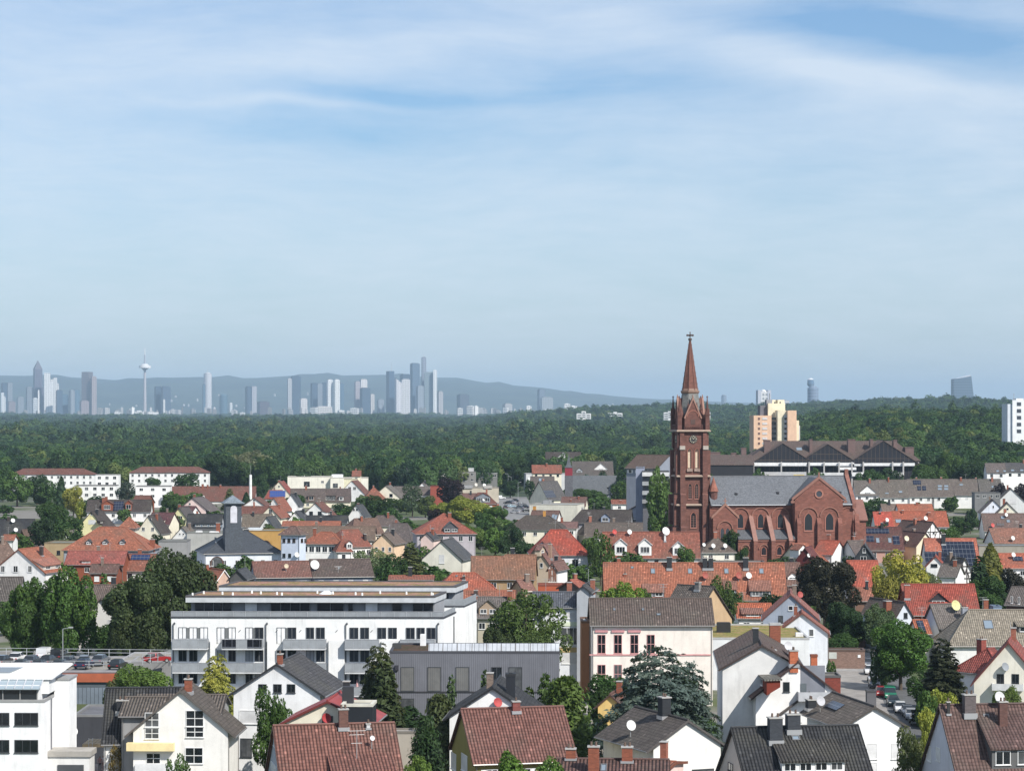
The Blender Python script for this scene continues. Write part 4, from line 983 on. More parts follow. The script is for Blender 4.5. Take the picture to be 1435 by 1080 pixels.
# ------------------------------------------------------------ the church
def church():
    SS=(.205,.080,.058); SD=(.13,.056,.045); SLT=(.115,.122,.135); ST=(.15,.064,.049); Yc=715.; k=Yc/F; yaw=R(9)
    p=atY(967,573,Yc); M=frameM(p.x,p.y,0,yaw)
    t=thing('church','red sandstone gothic church with a tall spired clock tower','church',(p.x,p.y,0),yaw); ROOTM[t.name]=M
    Z=lambda v: H-(v-VH)*k
    def P(nm,mb,m=M_STONE,c=SS,par=None): return mb.build(nm,m,par or t,c)
    # tower: x to the right, y away from the viewer, centre at 0,0
    a=3.85; zs=[0,Z(706),Z(666),Z(603)]
    mb=MB(); mb.box(-a-.25,a+.25,-a-.25,a+.25,0,zs[1]); mb.box(-a-.1,a+.1,-a-.1,a+.1,zs[1],zs[2]); mb.box(-a,a,-a,a,zs[2],zs[3]); tw=P('tower',mb,c=ST)
    # corner buttresses, stepped
    for sx in (-1,1):
        for sy in (-1,1):
            mb=MB()
            for (z0,z1,o1,w) in ((0,Z(735),1.9,1.6),(Z(735),Z(690),1.5,1.5),(Z(690),Z(628),1.05,1.35),(Z(628),zs[3],.55,1.2)):
                for ax in (0,1):
                    lo,hi=a-w,a+.02
                    if ax==0: x0,x1,y0,y1=sx*lo,sx*hi,sy*(a-.3),sy*(a+o1)
                    else: x0,x1,y0,y1=sx*(a-.3),sx*(a+o1),sy*lo,sy*hi
                    X0,X1,Y0,Y1=min(x0,x1),max(x0,x1),min(y0,y1),max(y0,y1)
                    d=.012*ax; mb.box(X0+d,X1-d,Y0+d,Y1-d,z0,z1-.5)
                    # weathering slope
                    if ax==0: e0,e1=(Y1,Y0) if sy<0 else (Y0,Y1); mb.hexa([(X0+.01,Y0+.01,z1-.5),(X1-.01,Y0+.01,z1-.5),(X1-.01,Y1-.01,z1-.5),(X0+.01,Y1-.01,z1-.5)],[(X0+.01,(Y0+.5 if sy<0 else Y0),z1),(X1-.01,(Y0+.5 if sy<0 else Y0),z1),(X1-.01,(Y1 if sy<0 else Y1-.5),z1),(X0+.01,(Y1 if sy<0 else Y1-.5),z1)])
            P('buttress',mb,c=ST,par=tw)
            mb=MB(); cx,cy=sx*(a+.1),sy*(a+.1)
            mb.box(cx-.6,cx+.6,cy-.6,cy+.6,zs[3]-.1,zs[3]+4.2); mb.prism([(cx-.72,cy-.72),(cx+.72,cy-.72),(cx+.72,cy+.72),(cx-.72,cy+.72)],zs[3]+4.2,zs[3]+4.5)
            for (gx,gy) in ((0,-1),(1,0),(-1,0),(0,1)):
                if gx==0: mb.extr([(cx-.62,cy+gy*.62,zs[3]+4.5),(cx+.62,cy+gy*.62,zs[3]+4.5),(cx,cy+gy*.62,zs[3]+6.1)],(0,-gy*.25,0))
                else: mb.extr([(cx+gx*.62,cy-.62,zs[3]+4.5),(cx+gx*.62,cy+.62,zs[3]+4.5),(cx+gx*.62,cy,zs[3]+6.1)],(-gx*.25,0,0))
            mb.cone(cx,cy,zs[3]+4.5,Z(557),.52,.1,8); mb.cone(cx,cy,Z(557),Z(556),.28,.28,8); mb.cone(cx,cy,Z(556),Z(554),.16,.02,6)
            P('pinnacle',mb,c=SD)
    for z,o_ in ((zs[1],.75),(zs[2],.62),(zs[3],.6)):
        mb=MB(); q=a+o_+.4; mb.prism([(-q,-q),(q,-q),(q,q),(-q,q)],z-.28,z); mb.prism([(-q,-q),(q,-q),(q,q),(-q,q)],z,z+.22,inset=.93); P('string_course',mb,M_PLAIN,(.36,.27,.21))
    mb=MB()
    for sx in (-1,1): mb.box(sx*(a-.55)-.75,sx*(a-.55)+.75,-a-1.35,-a-.5,Z(628)-.3,Z(628)+.75)
    P('weathering_stone',mb,M_PLAIN,(.42,.37,.32))
    # lancet openings: pairs in recessed arches
    def lancet(x,y,z0,z1,w,rz=0,louv=True,frame=True,depth=.3,par=None,pc=(.012,.01,.012)):
        n=7; pts=[(-w/2,z0),(w/2,z0)]+[(w/2-(w)*(1-math.cos(i/n*math.pi/3)) ,z1-w*.87+w*math.sin(i/n*math.pi/3)) for i in range(n+1)]
        pts+=[(-px_,pz) for px_,pz in reversed(pts[2:-1])]
        Mx=Matrix.Translation((x,y,0))@Matrix.Rotation(rz,4,'Z'); S=lambda s_,d: [(qx*s_,d,zc+(qz-zc)*(1+(s_-1)*w/(z1-z0)*1.)) for qx,qz in pts]
        zc=(z0+z1)/2; inn=S(1,-.10); out=S(1.32,-.16); mb=MB(); m_=len(pts)
        for i in range(m_):
            j=(i+1)%m_
            mb.hexa([inn[i],inn[j],out[j],out[i]],[(q[0],.05,q[2]) for q in (inn[i],inn[j],out[j],out[i])])
        o=P('lancet_window',mb,M_PLAIN,(.30,.12,.085),par); o.matrix_local=Mx
        g=MB(); g.extr([(qx,-.05,qz) for qx,qz in pts],(0,.06,0)); g.build('pane',M_TGLASS,o,pc)
        if louv:
            g=MB(); nb=max(3,int((z1-z0)/.55))
            for i in range(nb): zz=z0+(i+.5)*(z1-z0-w*.6)/nb; g.box(-w*.46,w*.46,-.12,-.06,zz-.04,zz+.04)
            g.box(-.05,.05,-.13,-.06,z0,z1-w*.6); g.build('tracery',M_PLAIN,o,(.22,.12,.1))
        return o
    for rz,(fx,fy) in ((0,(0,-1)),(-math.pi/2,(-1,0)),(math.pi/2,(1,0))):
        def on(xx,e=0): # along the face
            return (xx,-a-e) if rz==0 else ((-a-e,-xx) if rz<0 else (a+e,xx))
        for sx in (-1,1):
            x,y=on(sx*1.05,.02); lancet(x,y,Z(656),Z(628),1.15,rz,pc=(.09,.055,.04))
            x,y=on(sx*.95,.12); lancet(x,y,Z(698),Z(677),1.,rz)
        x,y=on(0,.27); lancet(x,y,Z(738),Z(717),1.5,rz)
        # opened louvre shutters in the belfry, pale on every face
        mb=MB(); [mb.box(sx*1.05-.5,sx*1.05+.08,-a-.22,-a-.16,Z(655),Z(633)) for sx in (-1,1)]; o=P('belfry_shutter',mb,M_PLAIN,(.60,.47,.34)); o.rotation_euler=(0,0,rz)
        mb=MB(); [mb.box(sx*1.05-.8,sx*1.05+.8,-a-.45,-a+.01,Z(660),Z(656)) for sx in (-1,1)]; o=P('belfry_sill',mb,M_STONE,(.33,.24,.2)); o.rotation_euler=(0,0,rz)
        # clock
        zc=Z(615); x,y=on(0,.03); Mx=Matrix.Translation((x,y,zc))@Matrix.Rotation(rz,4,'Z')
        mb=MB(); n=24
        rg=lambda r,d:[(r*math.cos(2*math.pi*i/n),d,r*math.sin(2*math.pi*i/n)) for i in range(n)]
        mb.hexa(rg(1.15,-.12),rg(1.15,.02)); c=P('clock',mb,M_PLAIN,(.035,.035,.035)); c.matrix_local=Mx
        mb=MB()
        for i in range(12):
            an=math.pi*2*i/12; ca,sa=math.cos(an),math.sin(an); w_=.05 if i%3 else .085
            mb.hexa([(ca*.72-sa*w_,-.17,sa*.72+ca*w_),(ca*.72+sa*w_,-.17,sa*.72-ca*w_),(ca*.98+sa*w_,-.17,sa*.98-ca*w_),(ca*.98-sa*w_,-.17,sa*.98+ca*w_)],[(ca*.72-sa*w_,-.12,sa*.72+ca*w_),(ca*.72+sa*w_,-.12,sa*.72-ca*w_),(ca*.98+sa*w_,-.12,sa*.98-ca*w_),(ca*.98-sa*w_,-.12,sa*.98+ca*w_)])
        mb.build('hour_marks',M_PLAIN,c,(.7,.62,.45))
        for nm,an,L_ in (('hour_hand',2.2,.6),('minute_hand',.9,.9)):
            mb=MB(); mb.tube((0,-.2,0),(L_*math.cos(an),-.2,L_*math.sin(an)),.06,.03,5); mb.build(nm,M_PLAIN,c,(.75,.68,.5))
        mb=MB(); mb.hexa([(-.6,-.14,-1.1),(.6,-.14,-1.1),(.6,.0,-1.1),(-.6,.0,-1.1)],[(-.6,-.14,-1.1),(.6,-.14,-1.1),(.6,.0,-1.1),(-.6,.0,-1.1)]); 
        # octagon stage gable with balustrade in front
    r=3.45; z0,z1=zs[3],Z(549)
    mb=MB(); mb.cone(0,0,z0,z1-.3,r/math.cos(math.pi/8),r/math.cos(math.pi/8)*.62,8,math.pi/8); P('octagon_stage',mb,M_SLATE,(.17,.17,.16))
    for rz in (0,math.pi/2,math.pi,-math.pi/2):
        mb=MB(); w=2.35; zb=zs[3]; zt=Z(557.5)
        mb.extr([(-w,-r-.15,zb),(w,-r-.15,zb),(w,-r-.15,Z(585)),(0,-r-.15,zt),(-w,-r-.15,Z(585))],(0,1.6,0)); g=P('gable',mb,c=ST); g.rotation_euler=(0,0,rz)
        mb=MB()
        for s2 in (-1,1):
            mb.extr([(s2*(w+.25),-r-.35,Z(586)),(s2*(w-.15),-r-.35,Z(586.5)),(0,-r-.35,zt-.5),(0,-r-.35,zt+.35)],(0,.5,0))
        mb.cone(0,-r-.1,zt+.2,zt+1.,.22,.06,6); mb.build('gable_coping',M_PLAIN,g,(.30,.16,.12))
        mb=MB(); zq=Z(590.5); mb.box(-.62,.62,-r-.22,-r-.16,zq-.7,zq+.6); mb.build('shutter',M_PLAIN,g,(.09,.05,.04))
        mb=MB(); n=10; zc=Z(582); R1,R0=1.75,1.5
        for i in range(n):
            a0,a1=math.pi*i/n,math.pi*(i+1)/n; q=lambda rr,an,d:(rr*math.cos(an),d,zc-.4+rr*1.1*math.sin(an))
            mb.hexa([q(R0,a0,-r-.3),q(R1,a0,-r-.3),q(R1,a1,-r-.3),q(R0,a1,-r-.3)],[q(R0,a0,-r-.1),q(R1,a0,-r-.1),q(R1,a1,-r-.1),q(R0,a1,-r-.1)])
        mb.build('blind_arch',M_PLAIN,g,(.28,.11,.075))
        mb=MB(); y0=-a-.75; mb.box(-2.6,2.6,y0,y0+.22,zs[3]+1.45,zs[3]+1.65); mb.box(-2.6,2.6,y0,y0+.22,zs[3]+.2,zs[3]+.4)
        for i in range(11): x=-2.5+i*.5; mb.box(x-.07,x+.07,y0+.03,y0+.19,zs[3]+.4,zs[3]+1.45)
        for i in range(10):
            x=-2.25+i*.5; mb.cone(x,y0+.11,zs[3]+.8,zs[3]+1.1,.13,.13,6)
        o=P('balustrade',mb,c=SD); o.rotation_euler=(0,0,rz)
    for i in range(8):
        an=math.pi/8+i*math.pi/4; 
        mb=MB(); rr=3.35; x,y=rr*math.cos(an),rr*math.sin(an)
        mb.cone(x,y,z0,Z(574),.35,.3,6); mb.cone(x*.97,y*.97,Z(574),Z(563),.42,.03,6); P('small_pinnacle',mb,c=SD)
    mb=MB(); r2=2.35; mb.cone(0,0,z1-.5,z1-.1,r2*1.0,r2*1.12,8,math.pi/8); mb.cone(0,0,z1-.1,z1+.35,r2*1.12,r2*1.12,8,math.pi/8)
    mb.cone(0,0,z1+.35,z1+.9,r2*1.0,r2*.9,8,math.pi/8); P('spire_gallery',mb,M_PLAIN,(.24,.15,.11))
    mb=MB(); mb.cone(0,0,z1+.6,Z(476),2.15,.2,8,math.pi/8); sp=P('spire',mb,c=(.17,.07,.052))
    mb=MB()
    for i in range(8):
        an=math.pi/8+i*math.pi/4; f=lambda r_,z:(r_*math.cos(an),r_*math.sin(an),z); mb.tube(f(2.16,z1+.6),f(.2,Z(476)),.12,.07,5)
        for j in range(9):
            q=j/9.; rr=2.16*(1-q)+.2*q; zz=z1+.6+(Z(476)-z1-.6)*q; mb.cone(rr*math.cos(an)*1.05,rr*math.sin(an)*1.05,zz,zz+.28,.16,.03,5)
    mb.build('spire_ribs',M_PLAIN,sp,(.15,.065,.05))
    mb=MB(); zt=Z(476); mb.cone(0,0,zt-.2,zt+.4,.5,.5,8); mb.cone(0,0,zt+.4,Z(466)+.2,.14,.1,6); mb.box(-.85,.85,-.16,.16,zt+1.05,zt+1.4); mb.box(-.16,.16,-.85,.85,zt+1.08,zt+1.37)
    for dx_,dy in ((.8,0),(-.8,0),(0,.8),(0,-.8)): mb.cone(dx_,dy,zt+.95,zt+1.5,.24,.24,6)
    mb.cone(0,0,Z(466)-.2,Z(466)+.3,.22,.05,6); mb.build('finial_cross',M_PLAIN,sp,(.07,.045,.035))
    # nave
    L0,L1=4.6,45.; zr,ze=Z(667.5),Z(705)+.0; hw=7.; yn=.5
    mb=MB(); mb.box(L0-.5,L1,yn-hw,yn+hw,0,ze-.3); mb.extr([(L0,yn-hw,ze-.3),(L0,yn+hw,ze-.3),(L0,yn,zr-.5)],(L1-L0-.1,0,0)); nv=P('nave',mb)
    def roofslab(nm,x0,x1,yc,hw_,zr_,ze_,col=SLT,th=.25,mat_=M_SLATE):
        mb=MB()
        for s2 in (-1,1): mb.hexa([(x0,yc,zr_-th),(x1,yc,zr_-th),(x1,yc+s2*hw_,ze_-th),(x0,yc+s2*hw_,ze_-th)],[(x0,yc,zr_),(x1,yc,zr_),(x1,yc+s2*hw_,ze_),(x0,yc+s2*hw_,ze_)])
        return P(nm,mb,mat_,col)
    nr_=roofslab('nave_roof',L0-.3,L1-.35,yn,hw+.6,zr,ze-.3)
    mb=MB(); mb.tube((L0,yn,zr+.05),(L1-.4,yn,zr+.05),.16); mb.build('ridge_cap',M_PLAIN,nr_,(.13,.135,.15))
    for (u_,v_) in ((1028,691),(1088,690),(1178,690)):
        x=(u_-967)*k/1.0; f_=(v_-668)/37.; mb=MB(); yy=yn-(hw+.6)*f_; zz=zr+(ze-.3-zr)*f_; mb.extr([(x-.35,yy-.4,zz-.25),(x-.35,yy-.4,zz+.25),(x-.35,yy+.4,zz+.4)],(.7,0,0)); mb.build('roof_vent',M_METAL,nr_,(.05,.05,.055))
    mb=MB(); mb.box(L0,L1,yn-hw-.35,yn-hw+.01,ze-.95,ze-.45); mb.box(L0,L1,yn-hw-.2,yn-hw+.01,ze-1.2,ze-.95); P('cornice',mb,M_PLAIN,(.28,.12,.09))
    mb=MB(); mb.tube((L0,yn-hw-.75,ze-.35),(L1,yn-hw-.75,ze-.35),.14); P('gutter',mb,M_METAL,(.2,.21,.23))
    # east gable parapet
    mb=MB(); 
    for s2 in (-1,1): mb.extr([(L1-.45,yn,zr+.8),(L1-.45,yn,zr-.6),(L1-.45,yn+s2*(hw+.9),ze-1.4),(L1-.45,yn+s2*(hw+.9),ze+.1)],(1.1,0,0))
    mb.box(L1-.4,L1+.6,yn-.3,yn+.3,zr+.6,zr+1.9); P('gable_parapet',mb,c=(.23,.10,.075))
    mb=MB(); mb.box(L1+.1,L1+4.5,yn-4.5,yn+4.5,0,ze-4.5); mb.extr([(L1+4.5,yn-4.5,ze-4.5),(L1+4.5,yn+4.5,ze-4.5),(L1+4.5,yn,ze+.5)],(-4.4,0,0)); P('choir',mb)
    roofslab('choir_roof',L1+.2,L1+4.9,yn,5.,ze+.8,ze-4.7,(.2,.09,.07),.3,M_PLAIN)
    mb=MB(); mb.box(L1+.2,L1+1.5,yn-hw-1.4,yn-hw+.2,0,ze-5.5); mb.hexa([(L1+.2,yn-hw-1.4,ze-5.5),(L1+1.5,yn-hw-1.4,ze-5.5),(L1+1.5,yn-hw,ze-5.5),(L1+.2,yn-hw,ze-5.5)],[(L1+.2,yn-hw-.3,ze-3.),(L1+1.5,yn-hw-.3,ze-3.),(L1+1.5,yn-hw,ze-3.),(L1+.2,yn-hw,ze-3.)]); P('buttress',mb)
    # nave clerestory windows with hood arches
    def hood(x,y,zc,rr,par=None):
        mb=MB(); n=12
        for i in range(n):
            a0,a1=math.pi*i/n,math.pi*(i+1)/n; q=lambda r_,an,d:(x+r_*math.cos(an),y+d,zc+r_*math.sin(an))
            mb.hexa([q(rr,a0,-.28),q(rr+.28,a0,-.28),q(rr+.28,a1,-.28),q(rr,a1,-.28)],[q(rr,a0,.02),q(rr+.28,a0,.02),q(rr+.28,a1,.02),q(rr,a1,.02)])
        return P('hood_arch',mb,M_PLAIN,(.27,.12,.085),par)
    X=lambda u_: (u_-967)*k*1.012
    for u_ in (1030.5,1059.,1087.,1183): 
        if u_<1100: lancet(X(u_),yn-hw,Z(738.5),Z(719),1.55,0,False,pc=(.02,.022,.028))
        hood(X(u_),yn-hw,Z(723),2.35)
    # aisle
    ya=yn-hw-4.2; xa0,xa1=X(1022),X(1102); za=Z(753)
    mb=MB(); mb.box(xa0,xa1,ya,yn-hw+.01,0,za); P('aisle',mb)
    mb=MB(); mb.hexa([(xa0,ya-.5,za-.05),(xa1,ya-.5,za-.05),(xa1,yn-hw,Z(741)-.2),(xa0,yn-hw,Z(741)-.2)],[(xa0,ya-.5,za+.2),(xa1,ya-.5,za+.2),(xa1,yn-hw,Z(741)),(xa0,yn-hw,Z(741))]); P('aisle_roof',mb,M_SLATE,(.10,.105,.115))
    mb=MB(); mb.box(xa0,xa1,ya-.25,ya+.01,za-.6,za-.1); P('aisle_cornice',mb,M_PLAIN,(.28,.12,.09))
    for u_ in (1032,1058,1080): lancet(X(u_),ya,Z(775),Z(764),1.3,0,False,pc=(.02,.022,.028)); hood(X(u_),ya,Z(767),1.15)
    for u_ in (1045,1070,1095):
        x=X(u_); mb=MB(); mb.box(x-.55,x+.55,ya-1.5,ya+.6,0,Z(756)); mb.extr([(x-.5,ya-1.4,Z(756)),(x-.5,yn-hw+.05,Z(756)),(x-.5,yn-hw+.05,Z(722))],(1.,0,0)); P('flying_buttress',mb,c=(.21,.085,.062))
        mb=MB(); mb.extr([(x-.62,ya-1.6,Z(756)+.1),(x-.62,ya-1.2,Z(756)-.2),(x-.62,yn-hw,Z(723)),(x-.62,yn-hw,Z(720.5))],(1.24,0,0)); P('buttress_coping',mb,M_PLAIN,(.26,.13,.1))
    # transept
    u0,u1=1103,1171; x0,x1=X(u0),X(u1); xm=(x0+x1)/2; yt=yn-hw-3.6; zg=Z(667.)-.6; zs_=Z(699)
    mb=MB(); mb.extr([(x0,yt,0),(x1,yt,0),(x1,yt,zs_),(xm,yt,zg),(x0,yt,zs_)],(0,yn-yt,0)); tr=P('transept',mb)
    # transept roof
    mb=MB(); hwx=(x1-x0)/2+.35
    for s2 in (-1,1): mb.hexa([(xm,yt+.5,zg+.05),(xm,yn,zg+.05),(xm+s2*hwx,yn,zs_-.1),(xm+s2*hwx,yt+.5,zs_-.1)],[(xm,yt+.5,zg+.3),(xm,yn,zg+.3),(xm+s2*hwx,yn,zs_+.15),(xm+s2*hwx,yt+.5,zs_+.15)])
    P('transept_roof',mb,M_SLATE,SLT)
    mb=MB()
    for s2 in (-1,1): mb.extr([(xm,yt-.2,zg+.75),(xm,yt-.2,zg-.05),(xm+s2*(hwx+.5),yt-.2,zs_-.35),(xm+s2*(hwx+.5),yt-.2,zs_+.45)],(0,.9,0)); mb.box(min(xm+s2*(hwx-.2),xm+s2*(hwx+.8)),max(xm+s2*(hwx-.2),xm+s2*(hwx+.8)),yt-.25,yt+.75,zs_-.9,zs_-.3)
    mb.box(xm-.2,xm+.2,yt-.1,yt+.5,zg+.7,zg+1.8); P('gable_coping',mb,M_PLAIN,(.25,.12,.09))
    for u_ in (1122,1152): lancet(X(u_),yt,Z(741.5),Z(718),2.15,0,False,pc=(.02,.022,.028)); hood(X(u_),yt,Z(723),2.5)
    for u_,zz in ((1108,.86),(1136.5,1.),(1166,.86)):
        x=X(u_); mb=MB(); mb.box(x-.6,x+.6,yt-1.1,yt+.02,0,Z(732)); mb.hexa([(x-.6,yt-1.1,Z(732)),(x+.6,yt-1.1,Z(732)),(x+.6,yt,Z(732)),(x-.6,yt,Z(732))],[(x-.6,yt-.1,Z(724)),(x+.6,yt-.1,Z(724)),(x+.6,yt,Z(724)),(x-.6,yt,Z(724))]); P('buttress',mb)
    mb=MB(); n=20; oc=(xm,Z(691)); 
    f=lambda r_,d:[(oc[0]+r_*math.cos(2*math.pi*i/n),d,oc[1]+r_*math.sin(2*math.pi*i/n)) for i in range(n)]
    o1,o0=f(1.25,yt-.22),f(.85,yt-.22); b1,b0=f(1.25,yt+.02),f(.85,yt+.02)
    for i in range(n):
        j=(i+1)%n; mb.hexa([o0[i],o1[i],o1[j],o0[j]],[b0[i],b1[i],b1[j],b0[j]])
    oo=P('round_window',mb,M_PLAIN,(.32,.14,.10)); mb=MB(); mb.hexa(f(.87,yt-.05),f(.87,yt+.01)); mb.build('pane',M_TGLASS,oo,(.05,.055,.07))
    # gabled chapel beside the tower
    c0,c1=X(990),X(1024); cm=(c0+c1)/2; yc=-8.2; zc_,ze_=Z(706.5),Z(723)
    mb=MB(); mb.extr([(c0,yc,0),(c1,yc,0),(c1,yc,ze_),(cm,yc,zc_),(c0,yc,ze_)],(0,yn-hw-yc+.1,0)); P('side_chapel',mb)
    mb=MB()
    for s2 in (-1,1): mb.extr([(cm,yc-.2,zc_+.6),(cm,yc-.2,zc_-.1),(cm+s2*(cm-c0+.5),yc-.2,ze_-.45),(cm+s2*(cm-c0+.5),yc-.2,ze_+.25)],(0,.7,0))
    mb.box(cm-.12,cm+.12,yc-.1,yc+.12,zc_+.5,zc_+2.); mb.box(cm-.45,cm+.45,yc-.08,yc+.1,zc_+1.1,zc_+1.35); P('gable_coping',mb,M_PLAIN,(.30,.15,.11))
    mb=MB()
    for s2 in (-1,1): mb.hexa([(cm,yc+.5,zc_-.05),(cm,yn-hw,zc_-.05),(cm+s2*(cm-c0+.3),yn-hw,ze_-.2),(cm+s2*(cm-c0+.3),yc+.5,ze_-.2)],[(cm,yc+.5,zc_+.2),(cm,yn-hw,zc_+.2),(cm+s2*(cm-c0+.3),yn-hw,ze_+.05),(cm+s2*(cm-c0+.3),yc+.5,ze_+.05)])
    P('side_chapel_roof',mb,M_SLATE,SLT)
    for s2 in (-1,1): lancet(cm+s2*.75-.1,yc,Z(752),Z(738),1.05,0,False,pc=(.05,.055,.065))
    hood(cm-.1,yc,Z(739),2.)
    # stair turret
    mb=MB(); tx,ty=5.6,-4.6; mb.cone(tx,ty,0,Z(688),1.15,1.15,8); P('stair_turret',mb,c=SD); mb=MB(); mb.cone(tx,ty,Z(688),Z(687),1.45,1.45,8); mb.cone(tx,ty,Z(687),Z(668),1.35,.08,8); P('turret_roof',mb,c=(.28,.11,.075))
    mb=MB(); mb.extr([(4.2,-a-2.6,0),(4.2,-a-2.6,Z(745)),(4.2,-a+.1,Z(698)),(4.2,-a+.1,0)],(.9,0,0)); mb.extr([(5.8,-a-4.,0),(5.8,-a-4.,Z(757)),(5.8,-a+.1,Z(712)),(5.8,-a+.1,0)],(.8,0,0)); P('raking_buttress',mb,c=SD)
church()
# ------------------------------------------------------------ large terraced housing behind the church
def terraces():
    rc=(.115,.078,.066); zr=34.
    g=h_=H_
    m=H_('huge stepped housing block with dark gables, white balconies and brown roofs behind the church',1168,617.5,29.2,0,-240,34,645,rc,(.035,.035,.04),[('C','F',0,0,1,1)][:0],hip=(13,9),cat='apartment house',name='apartment_house',oh=.3,gut=False)
    r=m.root; Y0=m.M.translation.y
    H_('',1019,637,23.4,0,-70,22,651,rc,(.035,.035,.04),root=r,gut=False)
    for (ua,va,hw_,zz) in ((1016,638,38,0),(1097,620.5,48,0),(1160,621.5,34,0),(1238,617,50,0)):
        Y=Y0-20; k=Y/F; x=(ua-CX)*k; za=H-(va-VH)*k; w=hw_*2*k; drop=(667 if 0 else 0); ze=za-hw_*k*.66
        v=H_('wing',ua,va,za,88,26,w,ze,rc,(.03,.032,.04),[],a=-1,root=r,oh=.5,gut=False)
        mb=MB(); q=v.W/2
        for i in range(int(q*2/1.9)):     # dark glazing bars in the gable
            yy=-q+1+i*1.9; mb.box(-v.L/2-.12,-v.L/2+.01,yy-.07,yy+.07,v.ze-6,v.zr-.5-v.t*abs(yy))
        for zz_ in (v.ze-.4,v.ze+2.4): mb.box(-v.L/2-.10,-v.L/2+.01,-max(.5,min(q,(v.zr-zz_)/v.t-.6)),max(.5,min(q,(v.zr-zz_)/v.t-.6)),zz_-.1,zz_+.1)
        v.put('gable_glazing_bars',mb,M_PLAIN,(.10,.075,.06))
    # white balcony bands
    def band(u0,u1,vt,vb,dy,c=(.74,.74,.74),nm='balcony'):
        Y=Y0-20.5-dy; k=Y/F; xa,xb=(u0-CX)*k,(u1-CX)*k; za,zb=H-(vt-VH)*k,H-(vb-VH)*k; mb=MB()
        mb.box(xa,xb,Y,Y+.2,zb,za); mb.box(xa,xb,Y+.2,Y+2.8,zb-.25,zb+.02); o=mb.build(nm,M_PLAIN,r,c); o.matrix_local=ROOTM[r.name].inverted()
    band(989,1048,660.5,666,2); band(1056,1131,648,652.5,2); band(1066,1130,661,666,4,(.45,.45,.46)); band(1135,1175,648,652,2); band(1135,1182,662,667,4,(.6,.6,.6)); band(1176,1197,648,652.5,2); band(1176,1200,654.5,658,3); band(1210,1282,648.5,652.5,2); band(1194,1208,650,652.5,2); band(1194,1210,661.5,667,4); band(1252,1266,662,667,4); band(1060,1090,666.,667.5,4.5,(.55,.4,.05),'awning'); band(1112,1127,665,667.5,4.5,(.6,.42,.04),'awning')
    mb=MB()
    for u_ in (1016.5,1056,1095,1134,1155,1176,1194,1210,1251,1266):
        Y=Y0-23.6; k=Y/F; x=(u_-CX)*k; mb=MB(); mb.box(x-.32,x+.32,Y,Y+.6,0,H-((647 if u_>1050 else 654)-VH)*k); o=mb.build('pillar',M_PLAIN,r,(.42,.41,.40)); o.matrix_local=ROOTM[r.name].inverted()
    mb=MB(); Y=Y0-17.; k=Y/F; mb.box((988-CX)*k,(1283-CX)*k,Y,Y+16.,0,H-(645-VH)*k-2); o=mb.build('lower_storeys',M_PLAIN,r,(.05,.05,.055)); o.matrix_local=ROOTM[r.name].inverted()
    for (u_,vt,vb,w_) in ((1000,634,642,18),(1028,635,641,7),(1042,628,645,7),(1075,617,626,9),(1136,616,624,4),(1193,616,632,10),(1221,616,622,4),(1254,617,624,5),(1274,627,640,12)):
        Y=Y0-9.; k=Y/F; x=(u_-CX)*k; w=w_*k; mb=MB(); mb.box(x-w/2,x+w/2,Y-1.5,Y+3,H-(vb-VH)*k-5,H-(vt-VH)*k); mb.box(x-w/2-.15,x+w/2+.15,Y-1.65,Y+3.15,H-(vt-VH)*k,H-(vt-VH)*k+.25); o=mb.build('chimney',M_PLAIN,r,(.15,.095,.085)); o.matrix_local=ROOTM[r.name].inverted()
    feats(m,[('S','F',1120,629,8,4)])
terraces()
